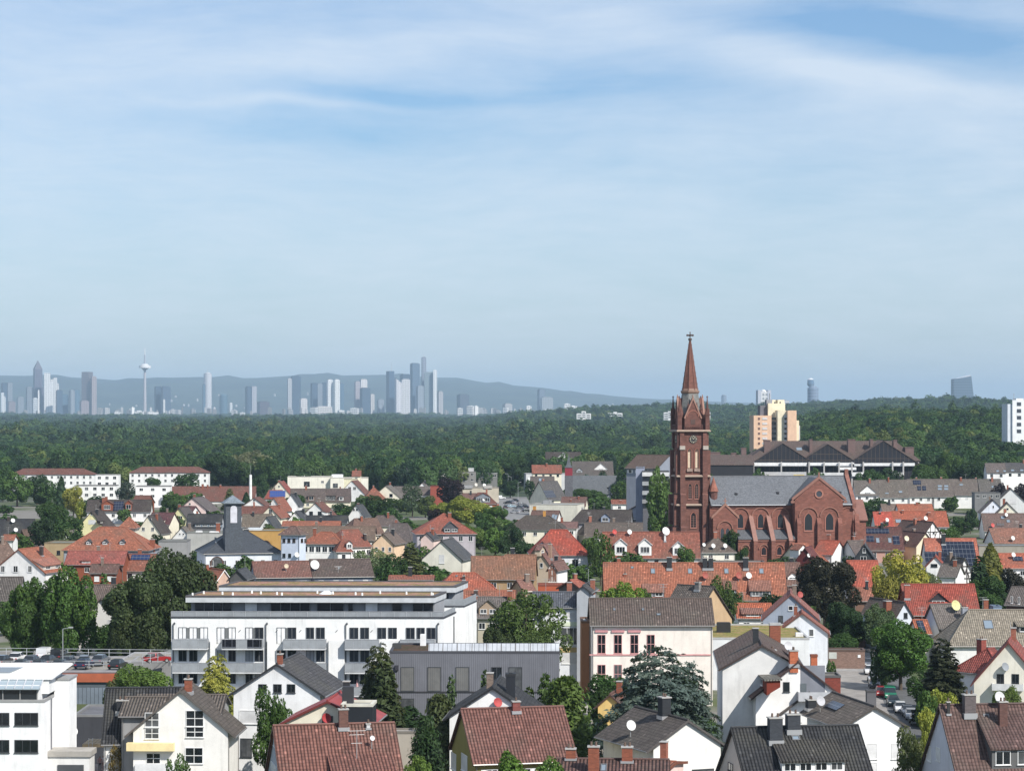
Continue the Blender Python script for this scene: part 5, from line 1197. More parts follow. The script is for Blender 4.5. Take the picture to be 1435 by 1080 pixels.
# ------------------------------------------------------------ beige high-rise and the white block on the right
def highrise():
    Y=1590.; k=Y/F; O=(.74,.50,.35); C_=(.78,.70,.52); x0=(1085-CX)*k; t=thing('high_rise','orange and cream stepped high-rise with balconies in front of the far wood','high-rise',(x0,Y,0),R(4))
    Z=lambda v: H-(v-VH)*k
    def bx(nm,u0,u1,vt,y0,y1,c,vb=None,m=M_WALL,par=None): 
        mb=MB(); mb.box((u0-1085)*k,(u1-1085)*k,y0,y1,0 if vb is None else Z(vb),Z(vt)); return mb.build(nm,m,par or t,c)
    a=bx('orange_slab',1053,1078,582,-8,8,O); bx('core',1076,1100,565,-1,14,C_); bx('grey_stair_shaft',1066,1077,568,2,12,(.16,.16,.18)); bx('cream_wing',1085,1098,575,-12,-2,C_); bx('orange_wing',1097.5,1110,575,-16,6,O); bx('low_wing',1109.5,1116,589,-10,8,C_); bx('roof_house',1090,1099.5,560,0,8,C_); bx('roof_house',1075,1083,560,2,9,(.3,.3,.32)); bx('roof_house',1083,1088,560,3,8,C_)
    bx('link_wing',1077.5,1086,590,-6,-1.2,(.42,.38,.36)); bx('low_annex',1112,1119,596,-6,6,(.5,.5,.52))
    for i in range(6):
        v=584.5+6.9*i
        for (u0,u1,y,c) in ((1059,1062,-8.2,(.2,.12,.1)),(1065,1072,-8.2,(.62,.58,.56)),(1078,1085,-6.25,(.04,.04,.045))):
            mb=MB(); mb.box((u0-1085)*k,(u1-1085)*k,y,y+.25,Z(v+3.4),Z(v+.2)); mb.build('window',M_TGLASS if c[0]<.5 else M_PLAIN,t,c)
        mb=MB(); mb.box((1094-1085)*k,(1098.2-1085)*k,-13.5,-12.01,Z(v+.3),Z(v-3.)); mb.build('balcony',M_PLAIN,t,(.6,.6,.62)); mb=MB(); mb.box((1094.6-1085)*k,(1098-1085)*k,-12.2,-11.95,Z(v+3.4),Z(v+.5)); mb.build('balcony_opening',M_TGLASS,t,(.02,.02,.02))
    mb=MB(); mb.tube(((1080-1085)*k,4,Z(560)),((1080-1085)*k,4,Z(551)),.25); mb.build('antenna',M_METAL,t,(.3,.3,.3))
    for u_ in (1085.4,1093.5):
        mb=MB(); mb.box((u_-1085-.9)*k,(u_-1085+.9)*k,-.3 if u_<1090 else -.2,.05,Z(566.5),Z(563)); mb.build('window',M_TGLASS,t,(.04,.04,.05))
    x=bpy.data.objects.new
    Y=1500.; k=Y/F; t=thing('office_block','white block with dark window bands cut by the right frame edge above the wood','building',((1412-CX)*k,Y,0),R(3))
    mb=MB(); mb.box(0,22,0,14,0,Z2(566,Y)); mb.build('wall',M_WALL,t,(.66,.70,.74)); mb=MB(); mb.box(2.6,22,-1.2,-.01,0,Z2(560.5,Y)); mb.build('front_wall',M_WALL,t,(.8,.82,.83)); mb=MB(); mb.box(5.5,10,2,9,Z2(566,Y),Z2(558,Y)); mb.build('roof_house',M_WALL,t,(.75,.77,.8)); mb=MB(); mb.tube((4.5,3,Z2(566,Y)),(4.5,3,Z2(551,Y)),.15); mb.build('antenna',M_METAL,t,(.5,.5,.5))
    for i in range(5):
        for j in range(3):
            v=563.5+9.5*i; x0=5.2+6.*j; mb=MB(); mb.box(x0,x0+(4.6 if j else 2.5),-1.35,-1.18,Z2(v+5,Y),Z2(v,Y)); mb.build('window',M_TGLASS,t,(.05,.06,.08))
def Z2(v,Y): return H-(v-VH)*Y/F
highrise()
# ------------------------------------------------------------ the town, back to front
h=H_; b=B_
# far left: long white blocks with hipped roofs
h('long white two storey block with a red brown hipped roof at the wood, far left',75,656,13,2,-118,11,664.5,RB,WH,[('a','f',13,2,1.3,1.4),('K','f',50,671,24,4,1.5,(.5,.5,.5))],hip=(6,6),cat='apartment house',name='apartment_house')
h('white two storey block with a red brown hipped roof beside the round green tree',238,653.5,13,2,-112,11,662,RB,WH,[('a','f',12,2,1.3,1.4)],hip=(6,6),cat='apartment house',name='apartment_house')
b('flat roofed white link building between the two hipped apartment houses',134,166,665,11.5,9,2,wall=WH,fl=[('a','f',3,2,1.5,1.4)])
b('low flat roofed white terrace house with a dark roof edge under the left apartment house',104,162,680,8.5,12,2,wall=WH,fl=[('a','f',5,2,1.6,1.4)],rimc=(.1,.1,.1))
b('flat roofed white block with balconies under the right hand hipped apartment house',190,238,681,9.5,12,3,wall=WH,fl=[('a','f',3,3,1.6,1.3),('K','f',230,700,10,6,1.4,(.2,.22,.25))],rimc=(.12,.12,.12))
b('cream flat roofed building with dark square windows in front of the wood',403,466,667.5,9,14,3,wall=(.8,.76,.66),fl=[('w','f',430,678,8,7,'d'),('w','f',452,675,4,3),('X',425,667,2.,2.,.8,'roof_vent',(.8,.8,.8))])
b('cream flat roofed building with a white roof box right of the dark windowed one',463,516,669,8.5,13,3,wall=(.8,.76,.66),fl=[('w','f',470,680,7,6,'d'),('X',474,667,6,4,1.6,'roof_box',(.7,.7,.7))])
b('small cream block with an orange roof structure before the tall trees',482,500,671,9,8,3,wall=(.75,.7,.5)); 
h('small orange roofed house peeping out before the tall trees behind the cream blocks',500,659,13,0,-13,7,667,OD,CR)
b('white cube building with a tall dark window beside the long grey flat roof',582,626,661,11,12,5,wall=WH,fl=[('w','f',598,676,5,7,'d'),('w','f',616,676,6,9,'d'),('T','T',615,658,1.4)],rimc=(.35,.32,.28))
b('dark grey tower like block left of the white cube building',568,583,654.5,13.5,9,5,wall=(.12,.13,.14),fl=[('a','f',2,2,1.2,1.2)])
b('grey flat roofed hall with cluttered rooftop behind the copper beech',625,667,660.5,11,16,3,wall=(.25,.24,.23),roofc=(.2,.19,.18),fl=[('C','T',643,659,1.2,1.8,BK),('X',660,661,3,3,2,'roof_box',(.5,.5,.5)),('a','f',4,2,1.4,1.3)])
b('long grey industrial hall with a pale roof edge by the street trees',664,697,662.5,10,14,3,wall=(.2,.2,.19),rimc=(.35,.36,.36),fl=[('a','f',4,1,2.,1.2)])
b('beige flat roofed workshop with white rooftop domes',644,699,683,7,12,2,wall=(.5,.45,.36),roofc=(.25,.24,.22),fl=[('T','T',667,679,1.8,(.6,.56,.48)),('T','T',679,680,1.9),('X',655,684,5,3,1.2,'roof_box',(.3,.3,.3)),('X',684,684,4,3,1.1,'roof_box',(.4,.38,.35))])
# second row
h('long low house with a wide red brown roof behind the white chimney',300,681,8,2,-118,11,702,RB,WH,[('C','F',284,683,1.,1.6),('C','F',291,683,.8,1.3),('C','F',309,682,.8,1.),('D','F',268,702,10,5,'g'),('a','f',9,1),('T','F',285,700,1.3)])
h('brown roofed house with brick dormers left of the bluish pine',168,700,9,3,-90,10,717,DK,WH,[('D','F',150,716,16,9,'g',BK,RB),('P','F',166,709,14,13),('C','F',145,705,1,2.2),('C','F',149,703,1,2.),('D','F',180,716,9,10,'g',BK,RB),('a','f',6,1)])
h('small brick house with white windows and red brown roof beside the flat white block',201,694,9.5,-12,-24,8,705,RB,BK,[('w','f',198,703,3,5),('w','f',195,703,3,5)])
h('cream gabled house with blue solar panels and a chimney on the ridge',391,674,11,68,9,-42,698,RR,CR,[('w','r',400,692,3,8)],a=-1)
h('red hipped porch roof with a blue solar array under the cream gable',386,686,8.5,3,-26,7,698.5,RR,WH,[('P','F',389,692,22,9,(.03,.06,.22))],hip=(1.5,0))
h('long brown roofed row house with white dormer windows below the cream flat building',432,684,8.5,2,-50,11,703,(.11,.085,.075),CR,[('D','F',418,704,9,6,'f',(.2,.12,.09)),('D','F',436,704,9,6,'f',(.2,.12,.09)),('a','f',5,1)])
h('brown roofed row house with a dark dormer band right of its twin',470,684,8.4,2,-44,11,703,(.10,.075,.068),CR,[('D','F',462,704,16,6,'f',(.06,.06,.06),DK,3),('D','F',478,704,6,5,'f',WH)])
h('narrow white gabled house with a slate verge left of the brown row house',408,692,8,70,9,-24,709,SL,WH,[('w','l',400,710,4,5)],a=-1)
h('white gabled house with red brown roof, second from the tall trees',493,673,10,62,11,-42,694,RB,WH,[('w','l',490,684,4,4),('w','l',497,684,4,4),('C','B',488,676,.9,1.2)],a=-1)
h('orange pyramid roof beside the cream gabled house near the tall trees',524,683,9,10,-34,9,700,OD,CR,[],hip=(-1,-1))
h('cream gabled house with brown roof and two windows left of the white long house',541,680,10,66,10,-48,700,GB,CR,[('w','l',548,694,5,5,'g'),('w','l',551,707,9,5),('C','B',547,680,.8,1.4)],a=-1)
h('white house with a long grey brown roof behind the grey green trees',578,681,8.5,2,-52,10,693,(.13,.105,.095),WH,[('a','f',6,1)])
h('white gable dormer house in front of the white cube building',592,676,10,80,8,-18,685,GB,WH,[('w','l',590,683,3,3)],a=-1)
b('brick red wall block beside the copper beech',603,621,680.5,9,8,-3,wall=(.3,.07,.045),roofc=(.3,.08,.05),wm=M_BRICK)
h('brick and orange hipped house with a glazed dormer below the beige workshop',675,690,8.5,6,-34,12,706,RB,(.45,.16,.07),[('D','F',677,704,20,8,'g',(.2,.22,.25),RB,2),('T','F',678,704,1.2)],hip=(2,4))
h('low brown roofed extension left of the brick and orange hipped house',659,691,7.2,4,-22,8,701,(.16,.085,.07),(.45,.2,.1),[('a','f',2,1)])
h('little bright orange pyramid roof beside the parked cars',697.5,709,5.5,15,5,5,722,OR,WH,[],hip=(-1,-1))
h('small white gabled garage house with grey roof below the little orange pyramid',698,724,5.5,60,9,-24,737,GB,WH,[],a=-1)
h('tiny brown gabled shed right of the small white gabled garage',717,733,4.8,50,8,-22,745,DK,(.2,.12,.09),[],a=-1)
# upper middle and chapel
h('far house with grey brown roof and white glazed gable before the wood',789,633,19,1,-50,14,650,DK,GY,[('D','F',790,652,30,1.5,'g',WH,(.45,.45,.45))])
h('grey brown roofed house with a small white gable behind the chapel roof',830,646,15,2,-58,14,667,(.10,.085,.078),GY,[('D','F',842,658,18,1,'g',WH,(.5,.5,.5)),('D','F',812,662,8,3,'g',GY)])
h('house with a bright orange roof behind the white flat wall left of the belfry',766,651,15,2,-42,9,663,OD,CR,[('C','F',766,653,.9,1.5)])
b('white and grey flat walled hall building left of the chapel belfry',737,797,663.5,9,15,4,wall=(.6,.6,.6),roofc=(.25,.25,.25),rimc=(.3,.3,.3),fl=[('Q','f',742,683,5,28,'white_pier',(.8,.8,.78),.2),('w','f',760,672,9,4,'g')])
h('chapel with a long slate roof beside the little red belfry',843,666,14,-1,-95,11,692,(.085,.092,.10),GY,[('C','F',852,684,.5,.6,(.05,.05,.05))],hip=(0,4),rm=M_SLATE,cat='chapel',name='chapel')
t_=thing('belfry','small red louvred belfry with a pointed slate spire','belfry',at(797,667,14)); t_.location.z=0; k_=at(797,667,14).y/F
mb=MB(); mb.box(-5.6*k_,5.6*k_,-5.6*k_,5.6*k_,0,14.3); mb.build('base_wall',M_SLATE,t_,(.1,.1,.11))
mb=MB(); mb.box(-5*k_,5*k_,-5*k_,5*k_,14.3,14.3+11*k_); [mb.box(-5.3*k_+i*2.5*k_,-4.8*k_+i*2.5*k_,-5.3*k_,5.3*k_,14.3,14.3+11*k_) for i in range(5)]; mb.build('bell_chamber',M_PLAIN,t_,(.25,.02,.035))
mb=MB(); mb.cone(0,0,14.3+11*k_,14.3+15*k_,8*k_,4.3*k_,4,math.pi/4); mb.cone(0,0,14.3+15*k_,14.3+29*k_,4.3*k_,.1,4,math.pi/4); mb.build('spire',M_SLATE,t_,(.07,.075,.085))
h('dark slate roofed house with solar panels between hall and apartment trees',768,674,14,38,-34,12,700,(.09,.085,.085),CR,[('P','F',770,692,14,10,(.05,.055,.07)),('P','F',757,697,9,8,(.05,.055,.07))],oh=.5)
h('brown roofed house with a pale skylight behind the solar roof',760,667,10.,2,-34,9,681,(.11,.09,.08),CR,[('S','F',758,672,6,4)])
b('cream walled flat building with a bright right end wall left of the dark roofed house',742,809,706,7,15,-12,wall=(.62,.6,.52),roofc=(.3,.3,.29),fl=[('w','r',816,713,3,6),('w','r',813,727,3,6),('X',780,703,3,3,1.2,'roof_box',(.3,.3,.3))])
h('brown roofed house with small chimneys behind the cream flat building',805,696,8.5,-8,-36,10,709,(.15,.075,.06),CR,[('C','F',811,699,.6,1.1),('C','F',800,702,.5,.7)])
h('brown hipped house with an ochre chimney in front of the parked cars',765,715,9,-14,-40,12,735,(.14,.075,.06),WH,[('C','B',741,717,1.,2.,(.55,.27,.06)),('S','F',775,724,4,7),('S','F',785,725,4,7)],hip=(0,0))
h('wide dark brown hipped roof with an ochre chimney behind the red hipped house',753,722,9.5,-6,-80,14,742,(.075,.06,.05),CR,[('C','F',763,722,.9,1.6,(.55,.27,.06)),('T','T',0,0,1) if 0 else ('S','F',770,733,2,1)],hip=(5,5))
h('low pinkish brown roofed wing right of the wide hipped roof',795,731,7,-4,-30,10,740,(.2,.11,.095),WH,[])
h('small orange roof between the garden trees below the chapel',867,700,7,2,-22,8,706,OD,WH,[('C','F',870,703,.8,.6)])
# dark roofed group left of church
h('large dark brown roofed house with a small blue window left of the church tower',850,714,10.5,-6,-86,14,733,(.05,.04,.035),(.3,.3,.32),[('D','F',848,733,12,7,'g',(.25,.3,.4),DK),('a','f',5,1)],hip=(3,0))
h('dark roofed gable wing pointing at the viewer beside the large brown roof',893,708,10.5,85,16,-70,727,(.06,.045,.04),(.45,.47,.52),[('w','l',880,728,16,7,'d'),('w','l',899,728,16,7,'d')],a=-1)
b('white walled flat extension with large dark windows left of the church tower',864,919,725,6.5,6,-3,wall=(.62,.63,.66),fl=[('a','f',3,1,2.6,1.8)])
h('long low grey brown roof in front of the white flat extension',860,732,7,-2,-82,11,752,(.12,.095,.08),CR,[('N','F',881,738,2.),('a','f',7,1)])
h('brown steep roof piece behind the bottle green tree in front of the church tower',825,727,8,20,-22,9,750,(.10,.08,.07),CR,[],hip=(2,2))
h('terraced apartment building with planted balconies left of the church tower',916,637,27,-32,-52,18,656,(.10,.065,.05),(.25,.27,.32),[],cat='apartment house',name='apartment_house',oh=.8)
b('shade tinted blue grey side wing of the terraced apartment building behind the garden trees',891,902,655,24,18,-4,wall=(.30,.33,.42),roofc=(.15,.14,.13))  # shade of this side wall is put into its blue grey colour
ap=b('balcony tiers of the terraced apartment building left of the church tower',901,938,660,23,10,-2,wall=(.12,.12,.13),roofc=(.2,.2,.2),fl=[])
for i,(vv,cc) in enumerate([(664,(.6,.6,.6)),(677,(.3,.31,.32)),(690,(.34,.35,.36)),(702,(.25,.25,.25))]): feats(ap,[('K','f',919,vv,38,5,1.4,cc)])
b('grey flat metal roof below the apartment balconies at the church tower',893,934,700,10,12,-2,wall=(.3,.32,.36),roofc=(.33,.36,.42),fl=[('T','T',921,696,2.2)])
h('far orange brown roof behind the garden trees left of the church tower',905,643,14,2,-24,9,651,(.3,.13,.09),CR)
# row houses with orange roofs mid left
h('pale yellow gabled house with a dark brown roof beside the orange hipped mansion',128,716.5,9.5,66,11,-50,745,DK,YE,[('w','l',129,731,10,6,'s'),('w','l',128,720,2,3),('D','F',141,733,7,3,'s',DK)],a=-1)
h('tiny white gabled house with grey roof left of the yellow gabled house',97,743,6,70,6,-26,757,GB,WH,[],a=-1)
h('cream gabled house with dark verge and maroon side roof right of the mansion',208,722,9,62,10,-38,748,DK,CR,[('w','l',201,741,4,5),('w','l',214,741,4,5),('w','l',211,728,3,3)],a=-1)
h('maroon roofed house behind the cream gable, with a pale right gable',229,718,8.8,-12,-34,10,735,MR,CR,[('D','F',225,733,10,4,'s')])
b('flat green grey roofed outbuilding with beige wall left of the mansion',62,110,760,6,12,-4,wall=(.4,.3,.18),roofc=(.16,.17,.14),fl=[('w','f',82,774,5,6,'d')])
b('low flat grey roofed hall right of the mansion chimney',222,262,758,5.5,12,2,wall=(.3,.3,.3),roofc=(.17,.17,.15))
h('dark slate roofed long house with satellite dishes at the far left below the big trees',18,727,9,0,-62,11,752,AN,GY,[('T','F',18,729,1.6),('T','F',22,742,1.6),('C','F',12,729,.8,1.2,DK)])
h('brown timber gabled shed with open dark gable beside the dark slate house',31,742,7,52,9,-22,765,(.13,.08,.06),(.08,.045,.03),[],a=-1)
h('grey brown hipped roof house at the left frame edge above the white gable',4,757,8.5,20,-44,12,790,(.17,.11,.085),WH,[],hip=(3,3))
h('orange roof strip behind the grey brown hipped roof at the far left',14,749,8,0,-18,7,757,OR,WH)
m=h('large orange hipped mansion roof with three round topped dormers',157,738,11.5,-3,-122,17,771,OR,(.3,.32,.36),[('D','F',124,763,7,4,'g',(.4,.4,.42),SL),('D','F',147,763,7,4,'g',(.4,.4,.42),SL),('D','F',171,763,7,4,'g',(.4,.4,.42),SL),('C','R',217,768,1.3,2.4,BK)],hip=(8,8),cat='mansion',name='mansion')
h('small orange roof turret rising behind the mansion ridge',181,724,14,0,-26,7,740,OR,CR,[],hip=(-1,-1),root=m.root)
h('low terracotta roofed annex in front of the orange mansion',137,772,8,-2,-84,9,791,(.30,.085,.065),BK,[('D','F',120,790,12,3,'s',WH,(.3,.085,.065))],hip=(0,0))
h('brick walled shed with brown tile roof at the foot of the mansion annex',148,790,6,0,-40,7,803,(.14,.075,.06),BK)
h('orange roofed cottage with blue solar panels right of the mansion annex',198,776,7,-4,-46,9,800,OD,WH,[('P','F',197,781,26,7,(.015,.03,.09))])
h('white house with shuttered windows and an orange roof at the left frame edge',26,769,9.5,50,13,-86,803,OR,WH,[('w','l',4,797,5,9,'h'),('w','l',22,797,6,9,'h'),('w','l',42,797,5,9,'h'),('D','F',74,797,30,6,'m',(.55,.5,.45),(.40,.16,.11),2),('C','F',58,778,.9,2.2,DK)],a=-1)
h('brown red tiled house with a grey blue gable right behind the white flats',393,786,9,12,-80,11,809,(.19,.085,.065),(.28,.31,.38),[('T','F',401,793,1.3,(.5,.42,.3)),('w','l',362,806,3,3)])
h('dark brown roofed house with a large dish behind the white flats',476,783,9,12,-86,12,808,(.10,.072,.062),(.28,.31,.38),[('T','F',437,791,2.6),('N','F',474,802,1.5),('S','F',475,796,2,3)])
h('short orange roof with a white edged gable above the roof of the white flats',314,798,8.5,120,10,-30,818,OR,(.55,.38,.3),[],a=-1,vergec=(.75,.75,.75))
h('small dark slate gable between orange roof and grey blue gable',333,798,8.5,82,8,-28,812,SL,(.1,.1,.1),[],a=-1)
h('white gabled house with grey brown roof between the two groups of big trees',142,838,11,62,13,-74,876,(.13,.10,.088),(.78,.76,.72),[],a=-1)
h('striped grey tiled roof at the left edge behind the bright green tree',2,808,10.5,0,-62,13,862,(.12,.105,.095),(.5,.52,.56),[],rm=M_WAVE)
h('brown tile roof behind the right part of the big left hand trees',152,819,10,-2,-60,11,846,(.13,.095,.08),WH,[])
# rathaus
rh=h('white town hall with a dark slate hipped roof',335,743,12.5,14,-112,17,775,SL,(.72,.75,.80),[('S','F',303,760,3,2),('S','F',302,754,3,2),('a','f',6,1,1.,1.4,'',2.5),('w','f',304,790,15,16,'am'),('a','r',6,1,.9,1.3),('C','B',345,752,1.2,2.,SL)],hip=(8,8),rm=M_SLATE,cat='town hall',name='town_hall')
def cupola():
    p=at(326,743,12.8); k=p.y/F; t=rh.root; M=ROOTM[t.name].inverted()@frameM(p.x,p.y,0,R(14))
    w=13*k; z0,z1,z2=7.5,H-(705-VH)*k,H-(699-VH)*k
    def ad(nm,mb,m,c,par=None):
        o=mb.build(nm,m,par or t,c)
        if par is None: o.matrix_local=M
        return o
    mb=MB(); mb.box(-w*.95,w*.95,-w*.95,w*.95,z0,13.5); mb.box(-w*.85,w*.85,-w*.85,w*.85,13.5,z1); o=ad('cupola',mb,M_SLATE,(.05,.06,.075))
    mb=MB(); mb.hexa([(-w*1.15,-w*1.15,z1),(w*1.15,-w*1.15,z1),(w*1.15,w*1.15,z1),(-w*1.15,w*1.15,z1)],[(-w*1.15,-w*1.15,z1+.25),(w*1.15,-w*1.15,z1+.25),(w*1.15,w*1.15,z1+.25),(-w*1.15,w*1.15,z1+.25)]); mb.hexa([(-w*1.05,-w*1.05,z1+.25),(w*1.05,-w*1.05,z1+.25),(w*1.05,w*1.05,z1+.25),(-w*1.05,w*1.05,z1+.25)],[(-.1,-.1,z2+1.),(.1,-.1,z2+1.),(.1,.1,z2+1.),(-.1,.1,z2+1.)]); mb.build('cupola_roof',M_SLATE,o,(.16,.19,.22))
    for rz in (0,math.pi/2):
        a=MB(); zz=(13.5+z1)/2+.6; ww=w*.36
        a.prism([(-ww,-w*.85-.12),(ww,-w*.85-.12),(ww,-w*.85+.05),(-ww,-w*.85+.05)],zz-2.4,zz+1.2)
        pts=[(ww*math.cos(math.pi*i/8),-w*.85-.12,zz+1.2+ww*math.sin(math.pi*i/8)) for i in range(9)]; a.extr(pts,(0,.17,0))
        k2=a.build('louvre_window',M_PLAIN,o,(.55,.55,.6)); k2.rotation_euler=(0,0,rz)
cupola()
h('white gabled small house between town hall roof and flat hall',255,738,7.5,70,9,-36,758,GB,WH,[('w','l',252,748,3,3),('w','l',257,748,3,3)],a=-1)
h('yellow gabled house with a slate roof left of the town hall cupola',251,711,9.5,56,9,-40,736,(.08,.07,.07),YE,[('w','l',253,725,5,5),('w','l',259,730,3,4)],a=-1)
h('pink gabled house with a dark roof behind the yellow gabled house',270,697,10.5,58,12,-56,719,(.12,.10,.10),PK,[('w','l',266,706,3,3),('w','l',291,717,5,5)],a=-1)
h('maroon tiled roof wing with white gable below the pink gabled house',263,709,8,-18,-26,8,720,MR,WH,[])
h('long anthracite roofed house with a wide shed dormer left of the cupola',288,720,8.5,-2,-50,10,741,AN,GY,[('D','F',292,738,38,4,'f',(.2,.25,.3),AN,4)])
b('flat bitumen roofed yard building with brick chimneys behind the town hall',262,330,746,6,14,3,wall=(.4,.4,.38),roofc=(.14,.15,.13),fl=[('C','T',298,753,1.2,3.2),('X',275,750,2,2,.8,'roof_box',(.6,.6,.6)),('X',290,755,3,2,.6,'roof_box',(.7,.7,.7))])
h('white gabled house with half round gable wall and red brown roof right of the cupola',356,697,9.5,72,10,-38,710,RB,WH,[('w','l',356,701,3,3)],a=-1)
h('red brown roof stretching under the half round white gable',358,709,8,2,-42,10,722,RB,WH,[])
h('grey brown old roof patched with moss beside the cupola',361,720,7.5,1,-42,9,738,(.15,.12,.09),WH,[])
h('cream gabled house with an orange red side roof right of the mossy roof',378,709,9.5,58,11,-34,726,OD,CR,[('w','l',379,717,4,6,'d')],a=-1)
h('orange red roofed house behind the cream gable with white front',384,697,10,50,10,-28,717,OD,WH,[('w','l',379,706,3,3)],a=-1)
h('white gabled cottage with slate roof in front of the orange red roof',374,724,8,60,9,-30,745,SL,WH,[('w','l',376,737,6,7,'m')],a=-1)
h('small pale gable with grey roof and big satellite dish',414,716,7.5,62,9,-28,732,SL,WH,[('T','B',412,715,2.)],a=-1)
h('white gabled house with red brown roof and two windows above the orange strip roof',442,704,9.5,64,11,-42,724,RB,WH,[('w','l',436,719,5,5,'d'),('w','l',448,719,5,5,'d'),('T','B',447,703,1.5),('D','F',461,721,10,4,'s',WH)],a=-1)
h('dark slate roofed row behind the orange strip roof',458,722,7.5,0,-60,9,733,AN,WH,[])
h('bright orange strip roof with a white gutter behind the long brown barn',437,730,7.5,0,-82,7,737,OR,WH,[])
h('long brown tiled barn roof with a white ridge line amid the town',472,737,8,-1,-110,12,757,(.16,.11,.08),(.5,.4,.3),[])
b('grey green flat roof with an ochre wall and arched gate beside the tower house',344,391,743,7.5,12,-5,wall=OC,roofc=(.17,.19,.17),fl=[('w','f',372,764,14,10,'am'),('X',357,743,4,4,.7,'roof_hatch',(.6,.62,.64))])
h('small tower house with a brown pyramid roof and white walls tinted with bluish shade',411,737,14,-20,-34,-26,749,(.15,.09,.075),(.62,.68,.80),[('w','f',398,757,4,5,'m'),('w','f',405,757,4,5,'m'),('w','f',412,757,4,5,'m'),('w','f',398,778,4,6,'d'),('w','f',406,778,4,6,'d'),('w','r',423,757,3,5,'m'),('w','r',428,757,3,5,'m'),('T','f',416,777,1.6)],hip=(-1,-1),cat='tower house',name='tower_house',oh=.5)  # blue in the wall colour is the shade of the front face
h('orange hipped house with a white upper storey and dark windows right of the tower house',457,745,9.5,-8,-60,12,762,(.3,.10,.055),WH,[('C','F',441,750,.8,2.),('a','f',6,1,1.4,1.5)],hip=(4,4))
h('red roofed L shaped house beside the peach gable, right of the orange hipped house',490,742,10,38,-46,13,766,(.26,.085,.055),WH,[('a','f',5,1,1.2,1.2),('C','F',514,756,.8,1.6,DK)],hip=(3,0))
h('small red hipped roof in front of the red roofed L shaped house',480,755,8,10,-24,9,773,(.26,.085,.055),WH,[('D','F',492,769,8,8,'g',WH)],hip=(2,2))
h('peach coloured gabled house with rows of small windows',537,747,9.5,56,11,-34,763,(.15,.11,.09),(.78,.56,.38),[('a','l',3,2,.8,1.2)],a=-1)
h('brown ridge roof with uneven tiles behind the peach house',512,726,10,22,-50,14,749,(.17,.10,.075),CR,[],hip=(3,0))
h('dark grey brown hipped roof between the peach house and the red pyramid roof',560,733,9,-12,-54,14,764,(.11,.09,.085),WH,[('a','f',4,1)],hip=(3,3))
h('narrow dark brown house roof right above the brown ridge roof',540,722,9.5,0,-44,10,737,(.12,.09,.08),CR,[],hip=(2,2))
h('white gabled cottage with slate roof left of the dark garden tree',499,707,8.5,60,9,-26,725,SL,WH,[('w','l',496,714,3,3),('w','l',500,714,3,3),('C','B',502,710,.8,1.4)],a=-1)
h('villa with a broad red pyramid roof and a slate dormer',622,719,13,6,-86,17,748,(.29,.085,.055),(.45,.42,.45),[('D','F',632,747,20,6,'g',(.1,.1,.11),(.08,.1,.11),2),('S','F',606,741,3,2),('C','F',630,724,1.,1.2),('a','f',6,1,1.1,1.5)],hip=(-1,-1),cat='villa',name='villa')
h('pink walled wing with a slate roof left below the red pyramid roof',598,746,8,50,8,-22,756,SL,PK,[],a=-1)
h('white gable house with long slate roof and one shuttered window before the villa',619,757,10.5,62,13,-62,785,(.065,.07,.078),(.74,.71,.62),[('w','l',619,783,7,12,'s'),('C','F',637,782,.5,1.,(.6,.6,.6))],a=-1)
h('old tile roof with a rust red weathered slope right of the slate roofed white house',706,779,8,2,-92,12,812,(.27,.12,.07),(.4,.2,.12),[],hip=(0,0))
h('low orange tile roof strip right behind the white flats',577,806,6.5,0,-64,8,812,(.3,.10,.06),WH)
h('orange hipped roof house behind the right end of the white flats',650,802,8.5,4,-82,11,826,(.38,.10,.055),WH,[('C','F',650,812,.6,.8,DK),('X',0,0,0,0,0,'',0) if 0 else ('S','F',640,807,3,2)],hip=(3,4))
h('bright orange low roof with snow guards right of the white flats',683,827,6.5,0,-80,8,840,OR,WH,[('C','F',667,834,.8,1.,DK)],hip=(0,0))
h('grey brown roofed house with an eyebrow dormer right of the white flats',693,836,9,-4,-64,12,866,(.15,.13,.12),(.5,.45,.35),[('D','F',684,861,26,9,'g',(.4,.3,.22),(.1,.09,.08),2),('a','f',4,1)],hip=(0,2))
# houses right of the villa up to the church front
h('white walled house with a bright vermilion hipped roof',783,742,13.5,2,-84,15,778,(.36,.065,.038),(.66,.68,.72),[('w','f',787,789,9,11),('w','f',806,789,9,11,'h'),('w','f',788,811,7,11,'d'),('w','f',806,811,9,11,'d'),('D','F',760,768,10,5,'g',(.2,.22,.28),RR)],hip=(5,5),cat='house')
h('house with sagging dusky red roofs and a tall chimney in front of the vermilion roof',752,764,11,55,14,-44,795,(.19,.09,.075),(.5,.4,.3),[('C','F',771,782,.9,3.4,(.35,.22,.16)),('D','F',759,775,8,5,'g')],a=-1)
h('big weathered orange brown barn roof with a hipped end',729,777,10.5,-3,-72,15,812,(.25,.12,.07),(.4,.27,.15),[],hip=(4,0))
h('white half timbered gable end right of the weathered barn roof',774,787,8.5,48,9,-16,800,(.17,.085,.07),WH,[('Y','l',(.25,.12,.08))],a=-1)
h('dusky rose tile roof in front of the weathered barn',733,812,6,20,-20,8,828,(.27,.13,.10),(.45,.3,.2))
